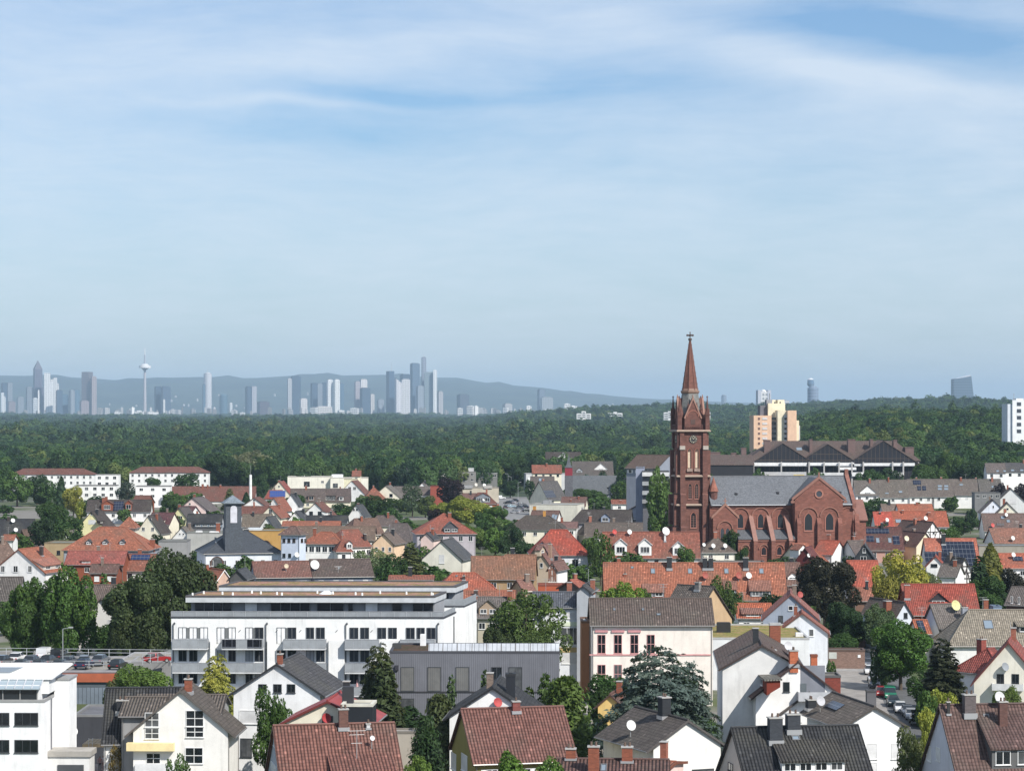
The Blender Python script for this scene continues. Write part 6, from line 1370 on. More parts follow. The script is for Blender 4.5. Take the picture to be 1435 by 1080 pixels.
h('row of white houses under a red brown roof with white glazed bay dormers',912,745,11.5,-1,-136,11,782,(.26,.085,.055),WH,[('D','F',870,781,17,15,'g',(.82,.82,.8),(.6,.6,.6)),('D','F',904,781,18,15,'g',(.82,.82,.8),(.6,.6,.6)),('D','F',951,781,16,12,'g',(.82,.82,.8),(.6,.6,.6)),('T','F',861,745,1.6,(.45,.06,.05)),('T','F',882,745,1.6),('T','F',933,744,2.6),('C','F',932,758,.5,1.5,(.7,.7,.7)),('w','f',920,787,5,5,'d'),('w','f',873,787,6,5),('w','f',905,787,6,5)],cat='row of houses',name='row_house')
h('small white hip roofed house with satellite dishes in front of the church',1003,751,9,6,-50,9,774,(.13,.10,.085),(.8,.77,.68),[('T','F',1000,768,1.5),('T','F',1017,769,1.5),('T','F',985,763,1.2)],hip=(-1,-1))
b('rooftop strip with long dark solar panels behind the orange row',994,1072,787,8.5,6,0,wall=(.2,.18,.16),fl=[])
row=h('long orange tiled row with roof windows, dormers and slate chimneys',972,788,10.,0,-254,13,841,OR,WH,[('S','F',915,800,6,7),('S','F',967,800,6,7),('S','F',1018,800,6,7),('S','F',1067,800,6,7),('C','F',938,796,1.1,2.4,AN),('C','F',988,796,1.,2.2,AN),('C','F',996,796,1.,2.2,AN),('C','F',1045,796,1.1,2.3,AN),('T','F',988,806,1.8,(.3,.07,.05)),('T','F',1035,806,1.8,(.3,.07,.05)),('T','F',1049,806,1.7),
 ('D','F',916,836,29,7,'m',(.15,.16,.18),(.27,.12,.085),2),('D','F',1024,832,16,7,'m',(.15,.16,.18),(.27,.12,.085),1),('D','F',1066,837,29,9,'m',(.15,.16,.18),(.27,.12,.085),2),('S','F',886,795,4,3)],cat='row of houses',name='row_house')
h('orange gable dormer house at the left end of the long orange row',868,788,9.6,8,-36,12,812,OR,(.1,.1,.1),[],)
h('low orange roof porch with a small rooflight in front of the long orange row',890,804,7.5,0,-44,9,828,(.38,.11,.06),WH,[('C','F',876,813,.7,1.4,BK)])
h('dusky brown roofed house with a small white gable beside the copper dark tree',1110,788,9.5,0,-22,11,820,(.17,.09,.07),(.3,.18,.15),[('D','F',1111,812,14,4,'g',WH)])
h('orange roofed annex with a pinkish shed dormer below the long orange row',1055,845,6.5,0,-52,10,866,(.42,.11,.05),WH,[('D','F',1055,865,28,4,'m',(.2,.15,.13),(.25,.12,.09),1)])
# right of the church
h('old grey brown tiled roof directly in front of the church aisle',1112,744,9,0,-58,13,776,(.13,.115,.10),CR,[('S','F',1089,759,7,6),('C','F',1108,763,.8,1.4,DK),('T','F',1108,748,1.6,(.6,.55,.4)),('C','F',1108,747,1.2,1.4,SL)],hip=(2,0))
h('bright red roofed house beside the old grey brown roof before the church',1144,745,9.5,2,-32,11,776,(.36,.08,.045),WH,[('T','F',1122,754,1.2)])
h('red roofed house with a white right gable between church and solar roof',1163,757,8.5,-28,-30,11,777,(.36,.08,.045),WH,[('w','r',1182,772,3,8)])
h('orange house with a half timbered dormer in front of the red roofs near the church',1121,761,8.,30,-40,12,788,(.36,.12,.07),CR,[('D','F',1119,779,13,9,'g',WH,OD)],hip=(0,2))
h('small dark red gabled house with a white emblem dish',1128,767,7.5,50,9,-28,786,(.13,.03,.03),(.10,.025,.025),[('T','l',1133,778,1.2)],a=-1)
h('maroon roof covered with two rows of solar panels right of the church',1222,738,10,0,-82,13,771,(.11,.04,.035),(.5,.3,.25),[('P','F',1216,744,60,7),('P','F',1190,754,16,6),('P','F',1256,757,9,12),('P','F',1219,755,12,8),('S','F',1230,757,5,7),('S','F',1247,757,5,7),('a','f',5,1,.9,1.4)])
h('dark slate roofed gable house with a little half timbered front',1212,763,9,70,11,-34,787,SL,(.05,.055,.06),[('w','l',1211,771,4,7),('w','l',1210,782,9,5)],a=-1)
h('grey brown verge roof behind the dark half timbered gable',1197,757,8.5,20,-22,10,780,(.13,.10,.09),GY,[])
h('grey terraced house with a rooflight directly right of the church choir',1213,673,13.5,-1,-34,11,694,(.14,.12,.105),WH,[('S','F',1219,687,5,3),('D','F',1217,701,22,2,'g',WH)])
h('grey brown terraced house with two rooflights, second from the church choir',1249,672,13.5,-1,-44,11,697,(.14,.118,.10),WH,[('S','F',1262,689,5,3),('S','F',1243,691,5,2),('a','f',3,1,1.3,1.3)])
h('grey brown terraced house with a dark solar panel on its roof',1288,671,13.5,-1,-34,11,696,(.145,.12,.105),WH,[('P','F',1285,676,11,6),('P','F',1288,684,5,6),('P','F',1295,684,5,6),('a','f',3,1,1.3,1.3)])
h('grey brown terraced house with two pairs of rooflights',1320,671,13.5,-1,-30,11,696,(.14,.115,.10),WH,[('S','F',1317,681,6,3),('S','F',1326,681,6,3),('S','F',1317,685,6,3),('S','F',1326,685,6,3)])
h('grey brown terraced house partly hidden by the large white gable',1352,671,13.5,-1,-34,11,694,(.14,.115,.10),WH,[('S','F',1347,679,5,2.5)])
h('last grey terraced house of the row right of the large white gable',1386,671,13.5,-1,-32,11,690,(.12,.11,.10),WH,[('S','F',1391,682,3,3)])
h('tall plain white gable house with a slate roof and rooflights right of the terraces',1376,673,12.5,108,16,-54,695,(.075,.078,.08),(.84,.84,.84),[('S','B',1353,684,9,4),('S','B',1346,690,7,3)],a=-1)
h('far brown roofed house with white rooflights at the wood on the right',1394,648.5,20,-3,-28,11,662,(.14,.115,.105),WH,[('S','F',1398,660,4,2.5),('S','F',1408,660,4,2.5)])
h('far dark roofed house with rooflights at the right frame edge below the wood',1426,648,20,-3,-40,11,661,(.075,.072,.075),WH,[('S','F',1419,659,5,2.5),('S','F',1432,659,5,2.5)])
h('pale grey gabled house with a flat dark dormer at the right edge of the terraces',1417,684,11,75,12,-46,706,(.12,.11,.10),(.66,.67,.66),[('w','l',1420,702,8,7,'s')],a=-1)
b('grey flat dormer building left of the pale grey gabled house',1366,1402,690,9.5,10,-3,wall=(.2,.2,.2),roofc=(.16,.15,.14),fl=[('a','f',4,1,1.4,1.2)])
h('light blue white gabled house beside the chimneyed cream gable on the right',1392,700,9.5,78,10,-38,719,(.15,.12,.11),(.74,.77,.84),[('w','l',1392,710,2,4)],a=-1)
h('cream gable with a brick chimney behind the brown tiled roof at the right',1412,704,9,72,9,-36,722,(.15,.12,.10),(.8,.76,.62),[('C','B',1407,706,1.1,2.)],a=-1)
h('brown tiled house roof with white and red dishes near the right edge',1408,719,8.5,-1,-66,11,744,(.16,.10,.085),WH,[('T','F',1391,736,1.7,(.5,.08,.07)),('T','F',1410,721,1.5),('S','F',1413,730,5,4),('S','F',1405,725,5,4),('P','F',1402,735,10,4,(.1,.08,.07))])
h('wide mottled orange brown roof with a white left gable at the right frame edge',1418,740,8,6,-66,12,762,(.28,.125,.085),WH,[('T','F',1421,758,1.6)])
b('flat grey concrete building below the mottled orange roof at the right edge',1372,1450,764,5.5,10,-2,wall=(.35,.32,.27),roofc=(.16,.17,.18))
h('orange gable roof with rooftop boxes below the flat concrete building',1416,775,6.5,0,-50,10,796,(.40,.11,.06),WH,[('P','F',1426,783,14,6),('T','F',1420,777,1.5)])
h('orange roofed house, upper one of the pair right of the solar maroon roof',1281,706,9,0,-50,9,716,(.38,.12,.06),WH,[('C','F',1285,707,.9,.9)])
h('weathered brown flat looking roof left of the upper orange roof',1247,706,8.5,0,-26,9,717,(.2,.14,.11),WH,[])
h('wide orange roof with an open dark hatch and a dish, right of the vermilion roof',1287,716,9.2,0,-78,12,738,(.35,.095,.05),WH,[('S','F',1259,730,8,5),('T','F',1297,726,1.8),('C','F',1302,722,.9,1.),('C','F',1265,719,.7,1.)])
h('vermilion roofed house joined to the left of the wide orange roof',1236,717,9,0,-26,12,739,(.45,.08,.05),WH,[('T','F',1243,728,1.6),('C','F',1243,735,1.,1.,AN),('C','F',1233,720,.6,.6,DK)])
h('half timbered white gabled house with a brown side roof in front of the orange roofs',1307,731,10,118,15,-46,757,(.10,.055,.045),WH,[('Y','l'),('w','l',1308,747,3,4),('w','l',1318,747,3,4)],a=-1)
h('cream gabled wing with red brown roof below the half timbered house',1297,746,8.5,112,12,-34,766,(.11,.05,.04),(.78,.68,.5),[('T','B',1266,760,1.9,(.65,.6,.45))],a=-1)
h('orange roofed house almost covered by a large dark solar array',1331,754,10.,0,-74,13,792,(.42,.13,.08),WH,[('P','F',1344,776,46,34,(.01,.014,.028)),('P','F',1312,781,32,16,(.01,.014,.028)),('C','F',1322,762,1.,2.6,AN)])
h('white gabled cottage with red roof in front of the large solar array',1311,779,7.5,66,9,-30,795,(.32,.07,.045),WH,[('w','l',1309,792,9,4,'d')],a=-1)
h('white half timbered leaning gable house in front of the solar array house',1352,782,8.5,100,12,-26,805,(.12,.10,.085),WH,[('Y','l')],a=-1)
h('grey brown roof left of the leaning half timbered gable',1333,790,7.5,-20,-28,11,808,(.13,.11,.095),WH,[])
h('orange red roof half hidden by the yellow tree and the copper dark tree',1208,785,10,0,-44,14,824,(.38,.085,.05),WH,[])
h('dusky low roof in front of the orange red roof at the yellow tree',1212,823,6,0,-40,8,842,(.3,.12,.08),(.2,.12,.09),[])
h('house with a wide brick red roof and an open triangular gable dormer',1314,818,10,0,-103,13,862,(.30,.055,.035),BK,[('D','F',1315,843,30,.5,'g',(.05,.045,.05),(.3,.055,.035)),('C','F',1260,838,1.,2.5,(.35,.09,.06))])
h('house with a steep grey brown roof and a yellow satellite dish',1325,846,9.5,10,-46,12,893,(.15,.13,.118),(.6,.65,.75),[('T','F',1339,848,2.2,(.6,.58,.28)),('D','F',1333,886,26,3,'f',(.1,.1,.1),(.09,.09,.09)),('C','F',1354,872,1.,2.6,(.28,.3,.34))],a=0)
h('small gabled house with brown roof and brick chimney behind the round green tree',1267,843,9,112,12,-32,867,(.12,.085,.07),(.62,.66,.72),[('w','l',1269,862,6,8,'d'),('C','B',1243,858,1.3,2.,BK)],a=-1)
h('narrow orange roof with dark solar panel between the grey roofs',1289,868,7,0,-16,10,888,(.4,.12,.06),CR,[('P','F',1291,878,9,16)])
h('white house with a broad beige grey hipped roof and skylight at the right edge',1395,854,9.5,0,-118,14,905,(.26,.225,.175),WH,[('S','F',1385,875,13,12),('D','F',1438,886,20,9,'s',(.1,.1,.1)),('w','f',1381,912,9,13,'d')],hip=(4.5,0))
h('dark brown roofed house with white windows at the right frame edge above the beige roof',1440,822,9,-25,-46,11,848,(.12,.10,.09),(.12,.08,.07),[('w','f',1418,840,3,10),('w','f',1428,841,3,10)])
b('small blue flat dormer block behind the beige hipped roof',1392,1404,849,6.5,4,0,wall=(.25,.33,.45),roofc=(.3,.35,.42))
# ------------------------------------------------------------ foreground buildings
def flats():
    Y=370.; k=Y/F; s=1/k; x0=(240-CX)*k; yaw=R(-1.2); M=frameM(x0,Y,0,yaw); t=thing('apartment_building','long white block of flats with grey balconies and a set back top storey','apartment building',(x0,Y,0),yaw)
    Sh=Matrix(((1,.13,0,0),(0,1,0,0),(0,0,1,0),(0,0,0,1)))
    X=lambda u:(u-240)*k; Z=lambda v:H-(v-VH)*k
    def bx(nm,x0,x1,y0,y1,z0,z1,c,m=M_PLAIN,par=None): mb=MB(); mb.box(x0,x1,y0,y1,z0,z1,Sh); return mb.build(nm,m,par or t,c)
    L=X(622); D=10.; zt=Z(865.5); PW=(.83,.83,.82); dk=(.05,.052,.06)
    bx('wall',0,L,0,D,0,zt,PW,M_WALL)
    mb=MB(); mb.box(-.1,L+.1,-.1,D,zt,zt+.22,Sh); mb.build('roof_edge',M_PLAIN,t,dk)
    # terrace balustrade of glass panels
    mb=MB(); z0=zt+.22; z1=Z(856.5); mb.box(0.05,L-.05,.02,.07,z0,z1,Sh); mb.box(L-.1,L-.05,.07,D,z0,z1,Sh); b_=mb.build('balustrade',M_PLAIN,t,(.27,.29,.31))
    mb=MB(); mb.box(0,L,-.02,.1,z1,z1+.06,Sh); [mb.box(i*L/22-.03,i*L/22+.03,-.03,.01,z0,z1,Sh) for i in range(23)]; mb.build('handrail',M_METAL,b_,(.6,.6,.62))
    # set back storey
    bx('top_storey_wall',X(262),X(606),2.2,D-.2,zt,Z(843)+.1,(.30,.31,.33),M_WALL)
    for (a,c,col) in ((268,320,dk),(338,356,(.8,.8,.8)),(375,430,dk),(440,478,dk),(508,526,(.8,.8,.8)),(546,560,dk),(575,604,dk),(484,491,dk)):
        mb=MB(); mb.box(X(a),X(c),2.05,2.19,Z(857),Z(845.5),Sh); o=mb.build('window',M_TGLASS if col is dk else M_PLAIN,t,(.015,.02,.03) if col is dk else col)
        mb=MB(); n_=max(1,int((c-a)/13)); [mb.box(X(a)+i*(X(c)-X(a))/n_-.05,X(a)+i*(X(c)-X(a))/n_+.05,1.99,2.05,Z(857),Z(845.5),Sh) for i in range(n_+1)]; mb.build('window_bars',M_PLAIN,o,(.18,.19,.2))
    zf0,zf1=Z(844.2),Z(834.6)
    def slabroof(nm,xa,xb,ya,yb,z0,z1,fc):
        mb=MB(); mb.box(xa,xb,ya,yb,z0,z1-.25,Sh); o=mb.build(nm,M_PLAIN,t,fc)
        mb=MB(); w=.55
        for q in ((xa-.04,xb+.04,ya-.04,ya+w),(xa-.04,xb+.04,yb-w,yb+.04),(xa-.04,xa+w,ya+w,yb-w),(xb-w,xb+.04,ya+w,yb-w)): mb.box(*q,z1-.25,z1,Sh)
        mb.build('roof_edge',M_PLAIN,o,(.075,.07,.072)); mb=MB(); mb.box(xa+w,xb-w,ya+w,yb-w,z1-.25,z1-.12,Sh); g=mb.build('green_roof',M_SEDUM,o,(1.35,1.05,1.25)); return o
    r1=slabroof('roof_slab',X(258),X(608),.8,D+.3,zf0,zf1,(.52,.54,.56))
    for i,x in enumerate((264,270,300,318,336,352,378,388,430,455,490,502,520,560,598,602)):
        mb=MB(); mb.cone(X(x),2.2+(i*37%50)/10.,zf1-.15,zf1+.3,.16,.12,8,0,Sh); mb.build('vent_pipe',M_PLAIN,r1,(.78,.78,.76))
    for (u_,w) in ((445,1.4),): mb=MB(); mb.cone(X(u_),6,zf1-.1,zf1+.35,w*.8,w*.25,12,0,Sh); mb.build('dome_light',M_PLAIN,r1,(.75,.77,.78))
    # rear block
    y2=20.; k2=(Y+y2)/F; X2=lambda u:(u-CX)*k2-x0-.13*y2; 
    Z2_=lambda v:H-(v-VH)*k2; zb=Z2_(849.5)
    bx('rear_wall',X2(300),X2(647.5),y2,y2+11,0,zb,PW,M_WALL); bx('rear_roof_edge',X2(300),X2(648),y2-.1,y2+11.1,zb,zb+.2,dk)
    bx('rear_balustrade',X2(480),X2(647),y2+.02,y2+.08,zb+.2,zb+1.2,(.27,.29,.31)); bx('rear_balustrade',X2(647)-.08,X2(647),y2+.08,y2+11,zb+.2,zb+1.2,(.27,.29,.31))
    bx('rear_top_wall',X2(306),X2(630),y2+2.6,y2+10,zb,Z2_(829),(.33,.34,.36),M_WALL); bx('window',X2(621)-1.6,X2(632)-1.2,y2+2.45,y2+2.59,zb+.3,Z2_(830.5),(.02,.03,.04),M_TGLASS)
    slabroof('rear_roof_slab',X2(300.5),X2(633.5),y2+1.,y2+12,Z2_(830),Z2_(820.6),(.52,.54,.56))
    # facade of the front block
    def win(ua,ub,va,vb,col=None,y=0.): 
        mb=MB(); mb.box(X(ua),X(ub),y-.05,y+.02,Z(vb),Z(va)); mt=M_TGLASS if col is None else M_PLAIN; o=mb.build('window',mt,t,col or (.018,.022,.03))
        mb=MB(); f=.07; a,b_,c,d=X(ua),X(ub),Z(vb),Z(va)
        mb.box(a-f,b_+f,y-.10,y-.0,d,d+f); mb.box(a-f,a,y-.10,y,c,d); mb.box(b_,b_+f,y-.10,y,c,d); 
        if b_-a>.9: mb.box((a+b_)/2-.04,(a+b_)/2+.04,y-.08,y-.051,c,d)
        mb.build('window_frame',M_PLAIN,o,(.13,.135,.14)); return o
    WHs=(.80,.80,.80)
    top=[(251,261,1),(266,276,1),(281,291,1),(305,315,1),(321,330,1),(345,354,1),(358,369,0),(389,400,1),(404,415,0),(430,440,0),(444,455,0),(491,502,0),(506,517,0),(530,541,0),(545,556,0),(570,581,0),(585,595,0),(599,610,0)]
    for a,b_,w in top: win(a,b_,879,901 if (a in(305,389)) else 894,WHs if w else None)
    for a,b_,c in [(262,265,0),(277,280,0),(316,320,0),(355,357,0),(401,403,0)]: 
        mb=MB(); mb.box(X(a),X(b_),-.04,.02,Z(894),Z(879)); mb.build('window_post',M_PLAIN,t,(.16,.17,.17))
    for row,(va,vb) in enumerate(((911,926),(943,957),(975,990))):
        for a,b_,w in top:
            if a in (281,530,545): continue
            win(a,b_,va,vb,(.30,.32,.34) if (a+row*7)%5==0 else None)
    def balc(ua,ub,vt,vb,panels=()):
        mb=MB(); y=-1.7; a,b_,c,d=X(ua),X(ub),Z(vb),Z(vt); mb.box(a,b_,y,0,c-.05,c+.14); o=mb.build('balcony',M_PLAIN,t,(.6,.61,.62)); mb=MB(); mb.box(a,b_,y,y+.06,c+.2,d); mb.box(a,a+.06,y+.06,0,c+.2,d); mb.box(b_-.06,b_,y+.06,0,c+.2,d); mb.build('balustrade',M_PLAIN,o,(.29,.31,.33))
        mb=MB(); mb.box(a-.02,b_+.02,y-.03,y+.09,d,d+.05); n=int((b_-a)/1.1); [mb.box(a+i*(b_-a)/n-.02,a+i*(b_-a)/n+.02,y-.02,y-.001,c+.14,d) for i in range(n+1)]; mb.build('handrail',M_METAL,o,(.5,.5,.52))
        for p,q in panels: mb=MB(); mb.box(X(p),X(q),y-.06,y-.03,c+.2,d+.0); mb.build('solar_panel',M_PV,o,(.012,.013,.018))
    for (vt,vb) in ((894,908),(927,941),(960,973)):
        balc(244,293,vt,vb); balc(313,370,vt,vb,((314,333),(349,369)) if vt==894 else ()); balc(399,458,vt,vb); balc(485,532,vt,vb); balc(562,610,vt,vb)
    for u_ in (243,373,485,613): 
        mb=MB(); mb.tube((X(u_),-.15,Z(874)),(X(u_),-.15,1.),.09); mb.tube((X(u_)+.25,-.15,Z(872)),(X(u_),-.15,Z(874)),.16,.1); mb.build('downpipe',M_METAL,t,(.16,.17,.18))
    mb=MB(); z_=Z(883); mb.tube((L+.1+.13*8,8,Z(869)),(L+.1+.13*8,8,1.),.09); mb.build('downpipe',M_METAL,t,(.16,.17,.18))
    for u_ in (336,388,421,472,521): mb=MB(); mb.hexa([(X(u_)-.2,-.05,Z(885)),(X(u_)-.08,-.05,Z(885)),(X(u_)-.08,.01,Z(885)),(X(u_)-.2,.01,Z(885))],[(X(u_)+.08,-.05,Z(882)),(X(u_)+.2,-.05,Z(882)),(X(u_)+.2,.01,Z(882)),(X(u_)+.08,.01,Z(882))]); mb.build('wall_lamp',M_METAL,t,(.12,.12,.12))
    # projecting piers between the balcony bays
    for (a,b_) in ((296,303),(376,386),(462,484),(536,560)): bx('pier',X(a),X(b_),-.55,.02,0,Z(896),PW,M_WALL)
    # pink parasol on a balcony
    pr=thing('parasol','open pink parasol on a middle balcony of the white block of flats','parasol',(x0+X(416),Y-1.,Z(941))); mb=MB(); mb.cone(0,0,1.9,2.6,1.15,.05,8); mb.build('canopy',M_PLAIN,pr,(.62,.45,.55)); mb=MB(); mb.tube((0,0,0.1),(0,0,2.5),.03); mb.build('pole',M_METAL,pr,(.5,.5,.5))
    pr=thing('parasol','folded pink parasol on a lower right balcony of the white flats','parasol',(x0+X(501),Y-1.,Z(973))); mb=MB(); mb.cone(0,0,1.,2.3,.22,.05,8); mb.build('canopy',M_PLAIN,pr,(.62,.35,.35)); mb=MB(); mb.tube((0,0,0.1),(0,0,1.),.03); mb.build('pole',M_METAL,pr,(.5,.5,.5))
flats()
# grey timber clad modern building
gm=b('grey timber clad flat roofed modern building with shuttered windows',546,784,912,11.8,12,-.5,wall=(.19,.195,.22),roofc=(.28,.2,.17),rm=M_SEDUM,rimc=(.06,.06,.07),fl=[('w','f',571,951,19,34,'dS s'),('w','f',608.5,951,19,34,'dS s'),('w','f',648,951,19,34,'dS s'),('w','f',696,951,14,34,'d'),('w','f',722,951,20,34,'d'),('w','f',571,995,19,34,'d'),('w','f',608,995,19,34,'d'),('Q','f',556,935,5,7,'blind_box',(.03,.03,.04),.3),('Q','f',556,981,5,7,'blind_box',(.03,.03,.04),.3),('Q','f',665,969,238,1.6,'floor_band',(.04,.04,.045),.1),('Q','f',665,1014,238,1.6,'floor_band',(.04,.04,.045),.1),('X',593,905,.8,.5,1.6,'heat_pump',(.75,.75,.75)),('X',556,909,1.2,1.,.7,'roof_box',(.05,.05,.05))])
gm.root['label']='grey timber clad flat roofed modern building with shuttered windows'
mb=MB(); n=9; y=-gm.W/2-.05; xa=gm.hit((0,y,0),(0,-1,0),600,912).x; xb=gm.L/2
for i in range(n):
    a_=xa+(xb-xa)*i/n; b__=xa+(xb-xa)*(i+1)/n; c_=(a_+b__)/2; z=gm.zt
    mb.hexa([(a_+.04,y,z+.05),(b__-.04,y,z+.05),(b__-.04,y+.08,z+.05),(a_+.04,y+.08,z+.05)],[(a_+.04,y+1.1,z+.95),(b__-.04,y+1.1,z+.95),(b__-.04,y+1.18,z+.95),(a_+.04,y+1.18,z+.95)])
gm.put('sloping_panel_row',mb,M_SEAM,(.42,.44,.47))
mb=MB(); 
for i in range(90): x=-gm.L/2+.2+i*(gm.L-.4)/89; mb.box(x-.012,x+.012,-gm.W/2-.03,-gm.W/2+.005,.3,gm.zt-.35)
gm.put('cladding_battens',mb,M_PLAIN,(.055,.055,.065))
b('low beige wall below the grey timber clad building',550,640,1024,5.2,3,-1,wall=(.42,.38,.33),cat='wall',name='garden_wall',rim=.2)
# white modern house at the left edge
wm_=b('white modern cube house with ribbon windows and a slanted white top storey',-40,62,980,12,9,-1,wall=(.85,.85,.85),rimc=(.3,.3,.3),fl=[('w','f',3,1007,20,17,'d'),('w','f',37,1007,34,17,'d'),('w','f',3,1045,20,17,'d'),('w','f',37,1045,34,17,'d')])
def wextra():
    v=wm_; A,Bq,zt=v.L/2,v.W/2,v.zt
    mb=MB(); mb.box(-A+.2,A-.6,-Bq+.3,Bq-1.5,zt-.3,zt+1.6); v.put('top_storey_wall',mb,M_WALL,(.75,.75,.75))
    mb=MB(); mb.box(-A+.3,A-.8,-Bq+.16,-Bq+.29,zt-.1,zt+1.2); o=v.put('window_band',mb,M_TGLASS,(.02,.025,.03)); mb=MB(); [mb.box(A-.8-i*1.9-.05,A-.8-i*1.9+.05,-Bq+.08,-Bq+.16,zt-.1,zt+1.2) for i in range(6)]; mb.build('window_bars',M_PLAIN,o,(.3,.3,.3))
    mb=MB(); y0,y1=-Bq-.3,-Bq+1.6; mb.hexa([(-A,y0,zt+1.15),(A-.4,y0,zt+1.15),(A-.4,y1,zt+2.0),(-A,y1,zt+2.0)],[(-A,y0,zt+1.25),(A-.4,y0,zt+1.25),(A-.4,y1,zt+2.1),(-A,y1,zt+2.1)]); o=v.put('glass_canopy',mb,M_TGLASS,(.30,.36,.40)); mb=MB(); [mb.hexa([(A-.4-i*.95-.05,y0-.02,zt+1.24),(A-.4-i*.95+.05,y0-.02,zt+1.24),(A-.4-i*.95+.05,y1,zt+2.09),(A-.4-i*.95-.05,y1,zt+2.09)],[(A-.4-i*.95-.05,y0-.02,zt+1.34),(A-.4-i*.95+.05,y0-.02,zt+1.34),(A-.4-i*.95+.05,y1,zt+2.19),(A-.4-i*.95-.05,y1,zt+2.19)]) for i in range(12)]; mb.build('canopy_bars',M_METAL,o,(.7,.7,.72))
    mb=MB(); mb.hexa([(-A,y1-.2,zt+2.1),(A+.6,y1-.2,zt+2.1),(A+1.5,Bq-.4,zt+3.),(-A,Bq-.4,zt+3.)],[(-A,y1-.2,zt+2.35),(A+.6,y1-.2,zt+2.35),(A+1.5,Bq-.4,zt+3.25),(-A,Bq-.4,zt+3.25)]); r_=v.put('slanted_roof',mb,M_PLAIN,(.88,.88,.88))
    mb=MB(); mb.box(-A,A+.2,y1,Bq-.6,zt+.5,zt+2.6); v.put('upper_wall',mb,M_WALL,(.8,.8,.8))
    mb=MB(); mb.hexa([(A-9,y1+1.5,zt+2.5),(A-4.5,y1+1.5,zt+2.5),(A-3.6,y1+4.5,zt+2.78),(A-8.,y1+4.5,zt+2.78)],[(A-9,y1+1.5,zt+2.7),(A-4.5,y1+1.5,zt+2.7),(A-3.6,y1+4.5,zt+3.0),(A-8.,y1+4.5,zt+3.0)]); mb.build('roof_light',M_TGLASS,r_,(.2,.22,.22))
    mb=MB(); mb.box(A+.01,A+1.7,1.,Bq+1.,0,zt+1.6); v.put('side_tower_wall',mb,M_WALL,(.86,.86,.85)); mb=MB(); mb.box(A+.0,A+1.8,.9,Bq+1.1,zt+1.6,zt+1.8); v.put('side_tower_edge',mb,M_PLAIN,(.3,.3,.3))
    mb=MB(); mb.tube((A+.12,-1.,zt-.2),(A+.12,-1.,.2),.08); v.put('downpipe',mb,M_METAL,(.25,.25,.27))
    mb=MB(); mb.box(A+.01,A+4.6,-2.5,.8,0,5.5); g=v.put('garage_wall',mb,M_WALL,(.72,.71,.69)); mb=MB(); mb.box(A+.0,A+4.8,-2.7,1.0,5.5,6.1); mb.build('garage_roof',M_ASPH,g,(.33,.31,.28)); mb=MB(); mb.box(A+1.1,A+4.,-2.62,-2.49,2.2,4.6); mb.build('garage_door',M_PLAIN,g,(.06,.065,.07))
wextra()
o_=thing('satellite_dish','large white satellite dish on the garage roof of the white cube house','satellite dish',tuple(at(102,1036,6.1))); mb=MB(); mb.cone(0,0,0,.9,.06,.05); mb.build('pole',M_METAL,o_,(.4,.4,.4)); mb=MB(); n=14
for (r0,z0),(r1,z1) in zip([(0,-.18),(.35,-.12),(.62,0),(.60,.03),(.3,-.06)],[(.35,-.12),(.62,0),(.60,.03),(.3,-.06),(0.01,-.1)]):
    for i in range(n): a0,a1=2*math.pi*i/n,2*math.pi*(i+1)/n; mb.face((max(r0,.001)*math.cos(a0),max(r0,.001)*math.sin(a0),z0),(max(r0,.001)*math.cos(a1),max(r0,.001)*math.sin(a1),z0),(max(r1,.001)*math.cos(a1),max(r1,.001)*math.sin(a1),z1),(max(r1,.001)*math.cos(a0),max(r1,.001)*math.sin(a0),z1))
k_=mb.build('reflector',M_PLAIN,o_,(.8,.8,.78)); k_.matrix_local=Matrix.Translation((0,-.15,1.))@Vector((.4,-.85,.35)).to_track_quat('Z','Y').to_matrix().to_4x4()
# parking deck with its parapets
dk_=b('raised parking deck with an orange fascia board and grey railing',-60,166,939,5.,22,0,wall=(.10,.12,.14),roofc=(.25,.235,.21),rm=M_ASPH,rim=.25,rimc=(.3,.3,.32),cat='parking deck',name='parking_deck',fl=[('Q','f',128,949,80,12,'orange_fascia',(.38,.10,.045),.35),('Q','f',127,980,48,34,'metal_cladding',(.16,.19,.23),.1,M_SEAM)])
b('parking deck extension behind the bushes right of the orange fascia',166,240,925,5.2,14,-2,wall=(.3,.3,.3),roofc=(.26,.25,.22),rm=M_ASPH,rim=.25,rimc=(.35,.35,.36),cat='parking deck',name='parking_deck')
def railing(pts,h_,label,posts=2.2,rails=(1.,.55)):
    mb=MB()
    for a,c in zip(pts,pts[1:]):
        a=Vector(a);c=Vector(c); n=max(1,int((c-a).length/posts))
        for i in range(n+1): p=a.lerp(c,i/n); mb.tube(p,p+Vector((0,0,h_)),.05)
        for r_ in rails: mb.tube(a+Vector((0,0,h_*r_)),c+Vector((0,0,h_*r_)),.04)
    o=mb.build('railing',M_METAL,None,(.6,.62,.64)); tag(o,label,'railing'); return o
p=lambda u,v,z:at(u,v,z)
railing([p(-20,936.5,5.1),p(166,936.5,5.1)],1.15,'grey metal railing along the front edge of the parking deck')
railing([p(-20,918,5.1),p(240,921,5.1)],1.2,'second grey railing across the parking deck in front of the big trees',3.)
railing([p(200,931,5.3),p(242,925,5.3)],1.5,'short pale railing ramp beside the white block of flats',1.6)
